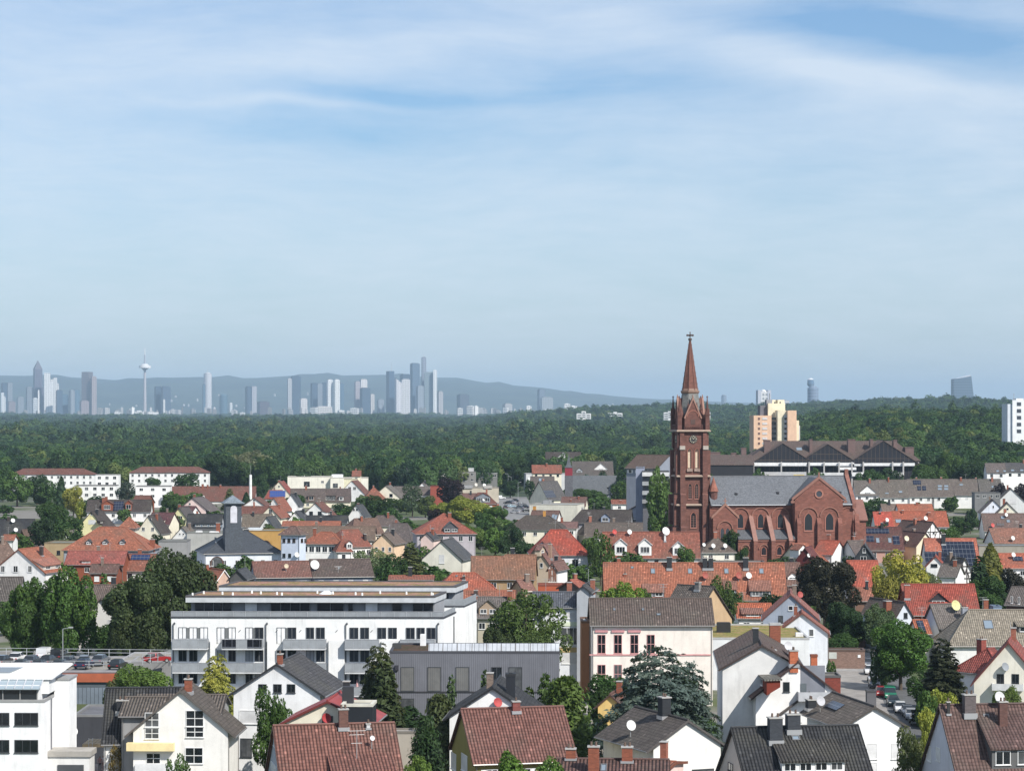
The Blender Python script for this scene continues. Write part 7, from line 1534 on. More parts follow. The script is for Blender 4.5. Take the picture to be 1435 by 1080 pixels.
# houses, left to right
h('dark slate roofed house with a brown shed dormer left of the big brown gable',204,963,12,4,-110,12,1042,AN,WH,[('D','F',222,998,58,9,'m',(.5,.5,.5),(.12,.10,.085),2),('S','F',181,1005,12,10),('C','F',172,996,1.3,1.2,AN),('S','F',240,975,8,2)],hip=(0,0),rm=M_WAVE)
f2=h('cream gabled house with a brown roof and tall white latticed windows',253,966,12.8,88,8,-156,1031,(.105,.088,.075),(.83,.81,.77),[('w','l',213,1008,20,20,'k'),('w','l',213,1027,20,14,'k'),('w','l',273,1006,26,22,'k'),('w','l',273,1025,26,14,'k'),('w','l',272,1058,24,22,'k'),('w','l',215,1062,20,16,'k'),('Q','l',212,1045,66,11,'awning',(.85,.70,.38),.9),('K','l',225,1076,72,12,1.3,(.7,.7,.7)),('C','F',264,969,.9,1.4,BK)],a=-1,oh=.9,vergec=(.10,.085,.075),rm=M_WAVE)
h('',292,973,11.2,0,-52,9,999,(.13,.108,.092),(.3,.3,.3),root=f2.root,rm=M_WAVE)
h('',205,976,11.2,0,-60,9,1003,(.13,.108,.092),(.3,.3,.3),root=f2.root,rm=M_WAVE)
h('tall white gabled house with three small square windows and anthracite roof',388,929,14,83,13,-138,975,(.055,.055,.06),(.85,.85,.85),[('w','l',368,964,11,13,'d'),('w','l',389,964,11,13,'d'),('w','l',408,964,11,13,'d'),('w','l',348,1004,26,18,'s'),('w','l',345,1047,17,27,'d'),('C','F',392,931,.7,1.2,BK),('w','l',400,1047,17,27,'d')],a=-1,oh=.6)
h('cream gabled house with a bright red metal roof and a red dish',459,981,12,85,9,-134,1014,(.30,.045,.04),CR,[('T','l',457,1006,1.3,(.33,.03,.035)),('w','l',459,1009,15,13,'d')],a=-1,oh=.7,rm=M_SEAM)
b('black slate clad flat dormer block with white edge behind the red metal roof',478,522,986,12.2,4,-3,wall=(.025,.028,.033),roofc=(.3,.29,.25),rimc=(.6,.58,.5),fl=[('X',483,983,1.2,1.,1.8,'chimney',(.03,.03,.035))])
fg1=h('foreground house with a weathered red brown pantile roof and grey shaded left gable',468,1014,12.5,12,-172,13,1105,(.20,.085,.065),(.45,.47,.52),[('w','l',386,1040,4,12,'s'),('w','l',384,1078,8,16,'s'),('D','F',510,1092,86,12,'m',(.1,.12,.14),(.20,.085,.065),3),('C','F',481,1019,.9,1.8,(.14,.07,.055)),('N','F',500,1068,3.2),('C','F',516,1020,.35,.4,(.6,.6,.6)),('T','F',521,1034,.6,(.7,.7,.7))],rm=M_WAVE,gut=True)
h('white gabled house with anthracite roof, long dormer and a red satellite dish',690,962,13,86,12,-138,1008,AN,(.86,.86,.85),[('T','l',697,984,1.25,(.42,.06,.06)),('w','l',672,994,14,6,'d'),('D','B',650,990,40,6,'f',(.02,.02,.025),(.28,.28,.26),0 or 1)],a=-1,oh=.7)
b('black slate clad chimney block on the anthracite roof',709,722,944,14.2,1.6,0,wall=(.03,.033,.04),roofc=(.3,.3,.3),z0=9.,cat='chimney',name='chimney_stack')
fg2=h('foreground house with a steep red brown pantile roof and an olive gable',718,991,12,13,-148,12,1068,(.19,.082,.065),(.30,.26,.09),[('w','l',636,1066,7,24,'s'),('w','l',651,1068,8,24,'s'),('C','F',723,996,.8,1.,(.2,.06,.05)),('N','l' if 0 else 'F',640,1000,.5)][:3],rm=M_WAVE)
h('dark wavy tiled roof with a white right gable and white satellite dish',963,1008,11,112,13,-128,1052,(.085,.072,.065),(.82,.80,.76),[('T','B',877,1021,1.35),('C','B',931,1003,1.2,2.0,AN),('w','l',985,1082,30,10,'d')],a=-1,oh=.9,rm=M_WAVE,vergec=(.08,.07,.065))
h('lower brown roof with three chimneys at the bottom edge beside the dark wavy roof',858,1063,11,-4,-160,10,1100,(.115,.06,.05),WH,[('C','F',800,1062,.9,.9,BK),('C','F',832,1082,1.,2.4,BK),('C','F',879,1066,1.,1.3,BK),('S','F',846,1076,9,10)],rm=M_WAVE)
h('small yellow garden house with a brown roof under the blue spruce',855,972,6.,62,7,-44,992,(.14,.07,.055),(.80,.56,.22),[],a=-1)
h('orange roofed corner peeping between the brown roof and the white gable',930,1066,9.5,-20,-22,7,1080,OR,PK,[])
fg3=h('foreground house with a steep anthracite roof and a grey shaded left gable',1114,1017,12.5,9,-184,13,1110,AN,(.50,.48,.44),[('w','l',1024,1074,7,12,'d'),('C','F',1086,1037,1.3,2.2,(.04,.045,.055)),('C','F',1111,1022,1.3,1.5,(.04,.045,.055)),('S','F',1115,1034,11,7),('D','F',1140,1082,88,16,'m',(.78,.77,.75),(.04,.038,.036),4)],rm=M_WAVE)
fg4=h('foreground house with a dark brown tile roof and white left gable tinted with shade',1392,986,13.2,8,-158,14,1110,(.105,.06,.052),(.62,.63,.70),[('w','l',1302,1055,6,22,'s'),('w','l',1315,1056,6,18,'s'),('C','F',1358,999,1.2,1.9,(.12,.10,.10)),('C','F',1405,1024,.85,3.,(.12,.06,.05)),('T','F',1400,977,1.5,(.55,.55,.55)),('S','F',1382,1004,8,7),('D','F',1421,1076,62,28,'m',(.13,.13,.13),(.10,.056,.05),2),('C','F',1329,1000,.3,1.2,(.03,.03,.03))],rm=M_TILE)  # bluish wall colour carries the shade of the left gable
h('white gabled house with shuttered windows and a brown roof with solar window',1225,989,10,101,15,-102,1020,(.13,.11,.095),(.86,.86,.85),[('w','l',1222,1052,15,23,'s'),('w','l',1256,1052,14,23,'s'),('w','l',1222,1076,15,16,'s'),('P','B',1170,989,26,12,(.04,.05,.07)),('T','B',1121,1000,1.4,(.45,.45,.47)),('C','B',1111,1008,1.2,1.,AN)],a=-1,oh=.9,rm=M_WAVE)
h('dark wavy tiled roof left part with a white edge beside the solar window roof',1133,968,9.5,101,15,-96,1004,(.12,.10,.09),(.8,.8,.8),[],a=-1,oh=.6,rm=M_WAVE)
g5=h('white gabled house with orange chimneys, brick dormers and a corner balcony',1118,926,13.2,92,13,-132,978,(.095,.05,.043),(.86,.85,.83),[('w','l',1102,962,9,13,'d'),('C','B',1082,938,1.1,2.4,(.45,.13,.06)),('C','B',1112,930,1.2,1.6,(.45,.13,.06)),('D','B',1067,962,30,14,'f',(.20,.045,.03),(.17,.16,.14)),('Q','l',1139,952,34,40,'loggia_recess',(.20,.21,.24),.05),('K','l',1141,975,44,11,1.2,(.45,.46,.48)),('Q','l',1126,964,8,14,'loggia_window',(.10,.12,.13),.1)],a=-1,oh=.6)  # loggia is a flat panel, its depth shade painted as grey
G24=h('big white gabled house with stained wall and dark brown tile roof',1068,903,15,87,24,-122,938,(.10,.068,.058),(.76,.75,.73),[('T','F',1104,905,1.4,(.5,.5,.52)),('w','l',1108,952,7,8)],a=-1,oh=.5)
b('',1143,1178,946,10.6,4.,0,z0=6.,wall=(.20,.045,.03),wm=M_BRICK,roofc=(.17,.16,.14),rim=.15,rimc=(.1,.1,.1),root=g5.root,part='dormer')
b('',1136.5,1145.5,917,13.3,.9,0,z0=9.,wall=(.45,.13,.06),wm=M_BRICK,rim=.12,root=g5.root,part='chimney')
b('',1079,1094,873,15.6,1.1,0,z0=10.5,wall=BK,wm=M_BRICK,rim=.15,rimc=(.4,.4,.4),root=G24.root,part='chimney')
gr_=b('flat green roof with white walls between the cream house and blue gable',925,1134,893,8.2,26,-1,wall=(.74,.75,.76),roofc=(1.1,1.15,.7),rm=M_SEDUM,rimc=(.4,.4,.4),fl=[('X',1014,886,2.2,1.5,1.6,'roof_box',(.02,.02,.02)),('X',1120,892,1.2,1.2,.6,'vent',(.7,.7,.7))])
h('blue grey clad gable house with a pinkish red roof edge',1108,832,12.5,84,12,-82,869,(.28,.11,.09),(.33,.37,.44),[('T','F',1121,833,1.3,(.35,.07,.06)),('N','l' if 0 else 'B',1100,850,1.5)][:1],a=-1,oh=.3)
h('low house with an orange red verge and white wall below the blue grey gable',1124,858,10.5,84,7,-78,888,(.28,.10,.07),(.72,.74,.78),[('C','B',1115,862,.7,1.5,BK),('T','F',1133,864,1.6,(.5,.12,.08)),('C','F',1133,870,.5,1.2,(.7,.7,.7))],a=-1,oh=.4)
h('brown roofed house with an ochre right gable behind the cream house',975,820,13.5,-38,-62,12,872,(.09,.075,.065),(.5,.36,.22),[('C','F',978,826,.9,1.2,(.2,.19,.18))])
h('cream house with pink framed windows and a long dark brown roof',911,838,15.5,0,-172,12,876,(.105,.078,.066),(.84,.77,.70),[('w','f',843,902,11,26,'pk'),('w','f',866,902,11,26,'pk'),('w','f',889,902,11,26,'pk'),('w','f',912,902,11,26,'pk'),('w','f',843,944,11,26,'pk'),('w','f',866,944,11,26,'pk'),('Q','f',843,884,18,3.,'window_hood',(.55,.26,.27),.2),('Q','f',866,884,18,3.,'window_hood',(.55,.26,.27),.2),('Q','f',889,884,18,3.,'window_hood',(.55,.26,.27),.2),('Q','f',911,917,170,1.8,'string_course',(.6,.3,.3),.12),('S','F',861,854,3.5,3.5),('S','F',901,854,3.5,3.5),('S','F',923,861,6,3)],hip=(0,0))
b('brick coloured house corner with downpipe left of the cream house',815,826,870,12.,8,0,wall=(.30,.15,.08),roofc=(.3,.3,.3))
e21=h('house with a slate blue roof, white upper floor and ochre lower wall',785,829,14,-1,-78,10,851,(.095,.105,.125),(.74,.76,.80),[('w','f',799,891,26,24,''),('w','f',799,921,24,17,'s'),('Q','f',799,874,34,6,'green_white_band',(.66,.72,.55),.12),('w','f',800,862,12,9,'s'),('Q','f',799,910,40,7,'ochre_band',(.52,.38,.17),.1)])
b('glazed balcony tower with white frames behind the open garden tree',733,772,868,9.,5,0,wall=(.45,.42,.34),roofc=(.6,.6,.6),fl=[('a','f',3,2,1.1,1.4)])
h('small dark roofed gable with a white face above the slate blue roof',817,820,15.5,70,9,-15,830,(.06,.06,.065),GY,[],a=-1)
h('steep reddish brown and dark roof with a wedge of orange before the slate blue roof',805,812,12,30,-28,9,828,(.38,.12,.08),(.12,.1,.09),[],hip=(0,3))
b('orange wall strip with small windows in front of the vermilion roofed house',754,792,819,7.5,6,0,wall=(.4,.1,.05),roofc=(.4,.11,.06),rm=M_TILE,fl=[])
h('red hipped porch roof of the white gabled house at the right edge',1388,908,9.5,40,-40,9,945,(.26,.058,.045),WH,[('D','F',1378,938,26,10,'f',(.25,.05,.035),(.30,.05,.04)),('C','B',1385,918,1.1,2.4,(.25,.06,.045))],hip=(2,0))
h('cream gabled house with a red roof, balcony and dark dish, right edge',1413,899,12,58,12,-104,962,(.26,.058,.045),(.80,.76,.66),[('w','l',1402,951,10,15,'d'),('w','l',1423,951,10,15,'d'),('T','l',1408,934,1.4,(.25,.27,.3)),('K','l',1412,962,44,8,1.2,(.65,.65,.65))],a=-1)
# green wall, workers' shed
def ladder_site():
    p0=at(143,1036,5.7); y=p0.y
    t=thing('carport','unfinished wooden carport roof of bare boards beside the garage','carport',(p0.x,y,0))
    mb=MB(); [mb.box(-1.9+i*.42,-1.55+i*.42,-2.3,2.6,5.4,5.48) for i in range(7)]; mb.build('roof_boards',M_PLAIN,t,(.50,.36,.20)); mb=MB(); mb.box(-1.9,2.6,-2.35,-2.2,5.15,5.4); mb.box(-1.9,2.6,2.5,2.62,5.15,5.4); mb.build('beam',M_PLAIN,t,(.55,.40,.22))
    for x,yy in ((-1.8,-2.2),(2.5,-2.2),(-1.8,2.5),(2.5,2.5)): mb=MB(); mb.box(x-.08,x+.08,yy-.08,yy+.08,0,5.16); mb.build('post',M_PLAIN,t,(.3,.24,.16))
    l=thing('ladder','aluminium ladder leaning on the wooden carport roof','ladder',(p0.x-.9,y-2.9,2.)); mb=MB()
    for sx in (-.22,.22): mb.tube((sx,-.5,0),(sx,.45,4.2),.03)
    for i in range(12): q=(i+.5)/12; mb.tube((-.22,-.5+.95*q,4.2*q),(.22,-.5+.95*q,4.2*q),.02)
    mb.build('rails_and_rungs',M_METAL,l,(.5,.5,.5))
    return p0
lp=ladder_site()
b('dark flat roofed shed behind the wooden carport',103,158,1001,6.5,11,0,wall=(.06,.062,.07),roofc=(.12,.12,.13),rimc=(.2,.2,.2))
b('sloping white garden wall below the garage of the white cube house',108,126,1055,4.4,1.,40,wall=(.8,.8,.78),rim=.1,cat='wall',name='garden_wall')
def person(label,loc,rz,shirt,trous,pose='stand'):
    t=thing('person',label,'person',loc,rz)
    J={'pel':(0,0,.93,.13),'sp':(0,.0,1.2,.14),'ch':(0,0,1.4,.15),'nk':(0,0,1.52,.055),'hd':(0,-.02,1.62,.085),'ht':(0,-.02,1.74,.08),
       'hl':(-.1,0,.9,.09),'kl':(-.11,-.03,.5,.06),'al':(-.11,.02,.09,.04),'tl':(-.11,-.14,.04,.035),'hr':(.1,0,.9,.09),'kr':(.11,-.03,.5,.06),'ar':(.11,.02,.09,.04),'tr':(.11,-.14,.04,.035),
       'sl':(-.2,0,1.42,.06),'el':(-.27,.02,1.15,.04),'wl':(-.25,-.12,.92,.03),'fl':(-.25,-.16,.84,.03),'sr':(.2,0,1.42,.06),'er':(.27,.02,1.15,.04),'wr':(.25,-.12,.92,.03),'fr':(.25,-.16,.84,.03)}
    if pose=='kneel':
        for k_,v_ in dict(pel=(0,.1,.5,.14),sp=(0,-.05,.72,.14),ch=(0,-.22,.92,.15),nk=(0,-.3,1.02,.055),hd=(0,-.36,1.1,.085),ht=(0,-.4,1.2,.08),hl=(-.1,.08,.48,.09),kl=(-.14,-.3,.3,.065),al=(-.13,.0,.08,.04),tl=(-.13,-.1,.04,.035),hr=(.1,.08,.48,.09),kr=(.14,-.2,.12,.065),ar=(.13,.2,.07,.04),tr=(.13,.28,.04,.035),sl=(-.2,-.24,.94,.06),el=(-.25,-.42,.72,.04),wl=(-.2,-.55,.48,.03),fl=(-.2,-.6,.4,.03),sr=(.2,-.24,.94,.06),er=(.25,-.42,.72,.04),wr=(.2,-.55,.48,.03),fr=(.2,-.6,.4,.03)).items(): J[k_]=v_
    E=[('pel','sp'),('sp','ch'),('ch','nk'),('nk','hd'),('hd','ht'),('pel','hl'),('hl','kl'),('kl','al'),('al','tl'),('pel','hr'),('hr','kr'),('kr','ar'),('ar','tr'),('ch','sl'),('sl','el'),('el','wl'),('wl','fl'),('ch','sr'),('sr','er'),('er','wr'),('wr','fr')]
    ks=list(J); me=bpy.data.meshes.new('body'); me.from_pydata([J[q][:3] for q in ks],[(ks.index(a),ks.index(c)) for a,c in E],[])
    o=bpy.data.objects.new('body',me); COL.objects.link(o); o.parent=t
    md=o.modifiers.new('skin','SKIN'); sv=me.skin_vertices[0].data
    for i,q in enumerate(ks): r_=J[q][3]; sv[i].radius=(r_,r_); sv[i].use_root=(q=='pel')
    o.modifiers.new('sub','SUBSURF').render_levels=1; o.modifiers['sub'].levels=1
    zsp=J['pel'][2]; znk=J['nk'][2]
    def pf(t_,b_):
        z=t_.sep(t_.new('ShaderNodeTexCoord').outputs['Object'])[2]; x=t_.sep(t_.new('ShaderNodeTexCoord').outputs['Object'])[0]
        c=t_.mix(t_.m('GREATER_THAN',z,zsp+.03),(*trous,1),(*shirt,1)); c=t_.mix(t_.m('GREATER_THAN',z,znk),c,(.5,.3,.2,1)); c=t_.mix(t_.m('GREATER_THAN',z,znk+.17),c,(.05,.03,.02,1)); t_.put(b_.inputs['Base Color'],c)
    me.materials.append(mat('clothing_'+str(len(MATS)),pf)); return t
person('person in a white shirt kneeling on the unfinished carport roof',(lp.x+.3,lp.y+.3,5.49),.6,(.75,.75,.75),(.03,.03,.04),'kneel')
person('person in a pink shirt standing below the ladder by the carport',tuple(at(140,1080,2.))[:2]+(2.,),.3,(.55,.3,.28),(.05,.05,.06))
person('person in a white shirt standing beside the one in pink by the carport',tuple(at(144.5,1079,2.))[:2]+(2.,),-.4,(.75,.72,.7),(.5,.3,.25))
gp=at(140,1080,2.); mb=MB(); mb.box(-5,4,-6,6,0,2.); o_=mb.build('terrace',M_ASPH,None,(.35,.27,.22)); o_.location=(gp.x,gp.y,0); tag(o_,'paved yard','yard',kind='structure')
# ------------------------------------------------------------ town trees
G1=(.045,.085,.018); G2=(.03,.062,.015); G3=(.02,.042,.014); G4=(.075,.115,.025); YG=(.16,.18,.03); YL=(.20,.20,.04); CP=(.014,.007,.010); BS=(.055,.078,.068); CH=(.035,.052,.018); PG=(.10,.13,.065); GT=(.10,.12,.018)
T_=tree
# far rows near the wood
for (k,u,v,h_,w_,c,l) in [
 ('broad',308,634,20,50,G3,'big dark round tree between the apartment house and the flowering tree'),
 ('open',348,630,21,62,(.14,.15,.085),'broad pale tree with creamy blossom in front of the wood'),
 ('broad',380,641,17,34,G2,'mid green tree just right of the creamy flowering tree'),
 ('broad',262,662,12,36,G2,'small dense tree in front of the white hipped apartment house'),
 ('broad',4,652,17,34,G2,'tall green tree at the left frame edge near the wood'),
 ('broad',24,660,16,44,G1,'large leafy tree near the left frame edge above the dark roof'),
 ('broad',52,664,14,34,G3,'dark tree in front of the left hipped apartment house'),
 ('broad',68,672,12,30,G2,'dark tree partly covering the flats left of the narrow conifer'),
 ('column',86,668,14,12,G3,'narrow dark conifer rising left of the yellow tree'),
 ('broad',103,680,13,29,YL,'bright yellow green tree among dark trees on the left'),
 ('broad',112,700,9,16,YG,'small yellow green tree at the foot of the bright yellow one'),
 ('broad',72,702,13,46,G2,'dark bushy tree below the yellow tree, left one'),
 ('broad',96,722,10,40,G2,'dark bushy tree above the tiny white gable'),
 ('broad',60,725,11,38,G3,'dark tree beside the slate roofed long house'),
 ('open',178,674,11,34,(.05,.07,.05),'grey green pine with flat crown before the white flats'),
 ('broad',122,700,8,18,G3,'small dark tree left of the brown roofed brick dormer house'),
 ('broad',214,668,9,22,G2,'leafy tree before the white flats beside the pine'),
 ('broad',244,688,11,40,G1,'green tree group left of the pink gabled house'),
 ('broad',236,700,9,30,G2,'lower green tree beside the yellow gabled house'),
 ('spruce',322,680,11,18,(.07,.085,.03),'small pointed yellowish conifer in front of the long red brown roof'),
 ('column',345,690,8,10,G3,'small dark conifer at the end of the long red brown roof'),
 ('broad',362,664,13,30,G3,'dark tree behind the white chimney'),
 ('broad',525,693,11,56,G2,'wide dark garden tree below the cream gabled house'),
 ('broad',497,706,8,24,G2,'leafy tree beside the small white cottage'),
 ('broad',548,712,8,34,G2,'low dark tree below the cream gable'),
 ('broad',630,668,14,38,CP,'almost black purple copper beech'),
 ('broad',610,712,7,24,(.02,.012,.012),'small dark purple shrub like tree below the grey green tree'),
 ('open',578,677,14,28,(.055,.085,.045),'tall grey green tree in front of the white long house'),
 ('broad',596,694,9,34,(.07,.10,.03),'lighter green tree beside the grey green tree'),
 ('broad',656,694,12,76,YG,'large yellow green tree behind the villa roof'),
 ('broad',625,703,9,50,YG,'lower yellow green tree left of the large one behind the villa'),
 ('broad',690,708,10,46,G1,'green tree right of the large yellow green tree'),
 ('broad',662,734,9,56,G4,'bright green tree right of the villa roof'),
 ('broad',694,738,9,34,(.06,.11,.022),'bright green tree beside the dark garden tree'),
 ('broad',712,733,10,46,G3,'dark tree left of the vermilion roofed house'),
 ('broad',735,757,8,36,G3,'dark garden tree before the dusky roofs'),
 ('broad',719,638,18,46,G2,'big green tree at the end of the street lamps'),
 ('broad',715,672,9,34,G3,'round dark tree behind the street lamps'),
 ('broad',742,672,9,14,G3,'narrow dark tree at the white hall building'),
 ('broad',826,684,9,58,G1,'wide green tree under the chapel roof'),
 ('broad',842,695,8,40,G1,'lower green tree in front of the chapel'),
 ('broad',872,674,12,34,G1,'tall green tree right of the chapel roof'),
 ('broad',880,690,9,26,G3,'dark tree beside the apartment side wing'),
 ('spruce',845,655,14,22,G3,'dark spruce at the wood beside the grey gable'),
 ('spruce',822,660,13,20,BS,'bluish spruce in front of the grey brown roof'),
 ('spruce',812,662,12,18,BS,'smaller bluish spruce beside its taller neighbour'),
 ('broad',892,645,16,34,G3,'dark tree at the wood left of the apartment roof'),
 ('broad',926,653,26,44,(.055,.095,.022),'light green tree in front of the balcony tiers at the church tower'),
 ('spruce',929,596,26,26,G3,'tall dark spruce rising left of the church tower'),
 ('broad',915,606,24,32,G2,'tall tree left of the dark spruce by the church tower'),
 ('broad',960,764,9,26,G1,'small green tree before the red brown row house'),
 ('broad',1024,741,11,26,G2,'green tree at the white hipped house before the church'),
 ('broad',1040,766,8,22,G2,'small tree in front of the church aisle'),
 ('bush',1092,779,5,40,G2,'low bushes between the orange row and the church'),
 ('open',842,742,14,36,(.05,.085,.02),'tall narrow green tree between vermilion roof and row house'),
 ('open',520,768,9,52,PG,'pale green fruit tree behind the white flats'),
 ('open',505,782,8,46,PG,'pale leafy fruit tree at the roof edge of the flats'),
 ('spruce',575,752,12,40,(.05,.06,.02),'dark olive conifer beside the white slate roofed gable house'),
 ('broad',550,775,9,40,G2,'green tree left of the dark olive conifer'),
 ('broad',1304,655,17.5,60,G1,'broad tree behind the terraced row, right of the stepped block'),
 ('broad',1330,640,22,50,G1,'tree behind the terraced row with yellowish top'),
 ('broad',1290,662,15.5,34,G2,'dark tree beside the stepped housing block'),
 ('broad',1360,642,21.7,54,G3,'dark round tree behind the tall white gable'),
 ('broad',1388,655,17.5,36,G1,'tree left of the far brown roof with rooflights'),
 ('broad',1218,662,15.5,46,G2,'leafy tree in front of the stepped housing block right part'),
 ('broad',1245,660,15.8,40,G3,'dark tree in front of the stepped housing block under the right gable'),
 ('broad',1066,655,20,30,G2,'balcony tree in front of the stepped block left of the church gable'),
 ('broad',1145,655,21,30,G2,'tree in front of the stepped block behind the transept'),
 ('broad',1400,678,12,26,CP,'purple leaved tree left of the yellow green one at right edge'),
 ('broad',1425,664,13,34,YG,'yellow green tree at the right frame edge by the pale gable'),
 ('broad',1434,680,11,26,CP,'purple leaved tree at the right frame edge'),
 ('broad',1330,738,7,34,G1,'round bush like tree below the tall white gable'),
 ('broad',1345,728,6,30,G2,'garden tree directly under the tall white gable'),
 ('broad',1338,748,6,40,G1,'rounded green hedge tree behind the solar array roof'),
 ('broad',1360,712,9,20,G3,'grey green tree between the two white gables'),
 ('broad',1317,712,6,16,G3,'small round dark tree at the end of the terraces'),
 ('spruce',1218,704,9,28,G3,'dark conifer below the terraced house by the church choir'),
 ('broad',1208,700,8,20,G2,'small tree at the church choir'),
 ('broad',1270,746,7,20,G1,'small tree right of the maroon solar roof'),
 ]:
    T_(k,u,v,h_,w_,c,l)
# mid distance and foreground
for a in [
 ('broad',34,808,15.5,66,G1,'green maple like tree, left one of the pair before the parking deck'),
 ('broad',97,789,18,80,(.045,.09,.018),'bright green bushy tree, right one of the pair before the parking deck'),
 ('broad',62,830,12,60,G2,'darker green tree squeezed between the pair before the parking deck'),
 ('broad',248,768,20,104,CH,'large dark chestnut tree directly left of the white flats'),
 ('broad',195,800,17,96,CH,'dark chestnut tree at the parking deck, left of the larger one'),
 ('broad',170,852,11,46,CH,'low chestnut crown hanging over the parking deck'),
 ('broad',147,872,7,40,G2,'small tree before the white gable between the two big tree groups'),
 ('spruce',146,792,13,22,G1,'small pointed green tree left of the dark chestnuts'),
 ('broad',197,930,9,84,(.06,.10,.02),'bright green bushy tree right of the orange fascia'),
 ('broad',158,948,6.5,30,(.07,.085,.035),'olive bush like tree beside the dark slate roof'),
 ('wide',303,899,13,54,YL,'yellow golden cypress in front of the white flats'),
 ('wide',531,882,15,58,(.045,.055,.018),'dark olive conifer before the right half of the white flats'),
 ('spruce',538,896,14,44,(.035,.05,.018),'second dark conifer leaning on the grey timber building'),
 ('open',381,962,12,54,G1,'green tree in front of the tall white gabled house'),
 ('open',392,985,10,50,G1,'lower leafy tree between the white house and red tiled roof'),
 ('spruce',632,925,14,26,(.035,.055,.02),'slim conifer, left one before the grey timber building'),
 ('spruce',681,919,14,30,(.035,.055,.02),'slim conifer, right one before the grey timber building'),
 ('weep',617,962,12,70,(.05,.065,.025),'drooping olive conifer at the corner of the grey timber building'),
 ('weep',598,990,11,60,G3,'dark drooping conifer beside the olive gabled house'),
 ('weep',792,927,14,92,(.055,.085,.018),'large drooping green conifer right of the red brown steep roof'),
 ('spruce',765,925,13,40,(.045,.075,.018),'pointed green conifer left of the large drooping one'),
 ('spruce',742,947,11,34,(.05,.08,.02),'smaller conifer behind the chimney of the anthracite roof'),
 ('wide',922,878,19,156,BS,'huge bluish green spruce in front of the cream house'),
 ('wide',960,905,15,90,BS,'second blue green spruce at the big white gabled house'),
 ('broad',955,965,9,60,(.06,.08,.02),'yellowish green tree at the foot of the blue spruces'),
 ('broad',985,1000,7,40,G1,'bushy green tree left of the anthracite foreground roof'),
 ('open',735,824,15,104,(.075,.12,.03),'loose light green tree right of the white flats'),
 ('open',760,868,11,72,(.06,.09,.025),'loose green tree in front of the glazed balcony tower'),
 ('broad',700,870,10,50,(.05,.075,.025),'low green tree behind the grey timber building'),
 ('broad',873,813,12,64,(.08,.13,.018),'bright green tree before the long orange row'),
 ('broad',903,824,9,26,(.07,.12,.02),'small bright tree joined to the right of the bright green tree'),
 ('open',1008,806,13,52,(.055,.085,.02),'green tree in front of the long orange row'),
 ('bush',1045,838,6,46,(.04,.08,.015),'low green shrubs below the dormer of the orange row'),
 ('broad',1156,778,15,92,(.020,.020,.010),'very dark copper brown tree right of the orange row'),
 ('broad',1185,842,9,60,G3,'dark green tree at the foot of the copper brown tree'),
 ('bush',1195,868,5,50,G1,'green bushes in the walled garden behind the street'),
 ('open',1262,770,14,84,(.25,.24,.045),'golden yellow tree behind the brick red gable dormer roof'),
 ('broad',1242,805,10,40,(.16,.15,.03),'lower yellow brown tree beside the golden tree'),
 ('broad',1305,800,9,40,(.09,.11,.05),'grey green tree right of the golden tree'),
 ('broad',1232,845,9,50,(.045,.07,.03),'leafy tree beside the small gabled house with brick chimney'),
 ('broad',1262,868,11,84,(.04,.085,.015),'round dense green tree by the parked cars'),
 ('broad',1236,900,7.5,36,G3,'dark tree hanging over the parked cars'),
 ('spruce',1322,877,14,64,(.02,.025,.012),'dark brownish conifer in front of the beige grey roof'),
 ('column',1388,762,14,34,(.12,.13,.03),'yellow green weeping cypress on the right'),
 ('spruce',1372,768,14,34,G3,'dark cypress left of the yellow green one'),
 ('broad',1378,805,10,66,G2,'green bushy tree below the two cypresses'),
 ('broad',1420,795,10,40,(.018,.018,.012),'dark brown leaved tree at the right frame edge'),
 ('broad',1300,965,7,34,G1,'green garden tree behind the parked cars'),
 ('open',1320,963,7,44,YG,'yellow green bush tree in front of the dark conifer'),
 ('broad',1301,990,7,30,YG,'yellow green shrub beside the brown foreground roof'),
 ('open',1277,1018,10,50,(.10,.125,.045),'pale green garden tree between white gable and brown foreground house'),
 ('broad',1412,960,8,46,(.06,.09,.02),'green shrub tree before the cream gabled house at right edge'),
 ('bush',1065,1000,4.5,44,(.09,.12,.03),'yellow green hedge in front of the white gabled house with brick dormers'),
 ('bush',1092,994,4.5,30,(.07,.10,.02),'green hedge end under the dark wavy roof'),
 ('broad',588,1058,9,56,(.08,.13,.025),'bright green tree at the bottom edge beside the olive gable'),
 ('broad',730,1052,12,120,(.07,.13,.02),'bright green tree at the bottom edge before the steep red brown roof'),
 ('broad',775,1062,12,90,(.06,.11,.02),'smaller bright green tree beside it at the bottom edge'),
 ('bush',113,995,5,30,(.035,.07,.015),'round dark green bush beside the white cube house'),
 ('bush',20,1062,4,36,(.05,.09,.07),'blue green juniper bush at the bottom left, outer one'),
 ('bush',46,1060,4,30,(.06,.10,.08),'blue green juniper bush under the ribbon windows'),
 ('bush',72,1050,4,19,(.13,.09,.03),'round brown yellow bush beside the garage'),
 ('bush',60,1072,3,30,(.05,.09,.07),'low blue green bush at the bottom edge left'),
 ('open',164,1040,6.5,22,(.10,.08,.03),'reddish brown small tree beside the cream gabled house'),
 ('open',250,1055,7,40,(.05,.085,.025),'loose small tree at the bottom edge before the cream gabled house'),
 ('broad',843,1000,5,26,G3,'dark shrub by the yellow garden house'),
 ('broad',840,962,6,34,G2,'green bush tree below the cream house with pink windows'),
 ('bush',1180,886,4,46,G2,'dark green bushes growing behind the brick outbuilding'),
 ('bush',1165,925,4,14,G1,'small green bush at the brick garden wall'),
 ]:
    k_,u,v,h__,w__,c,l=a; T_(k_,u,v,h__,w__,c,l)
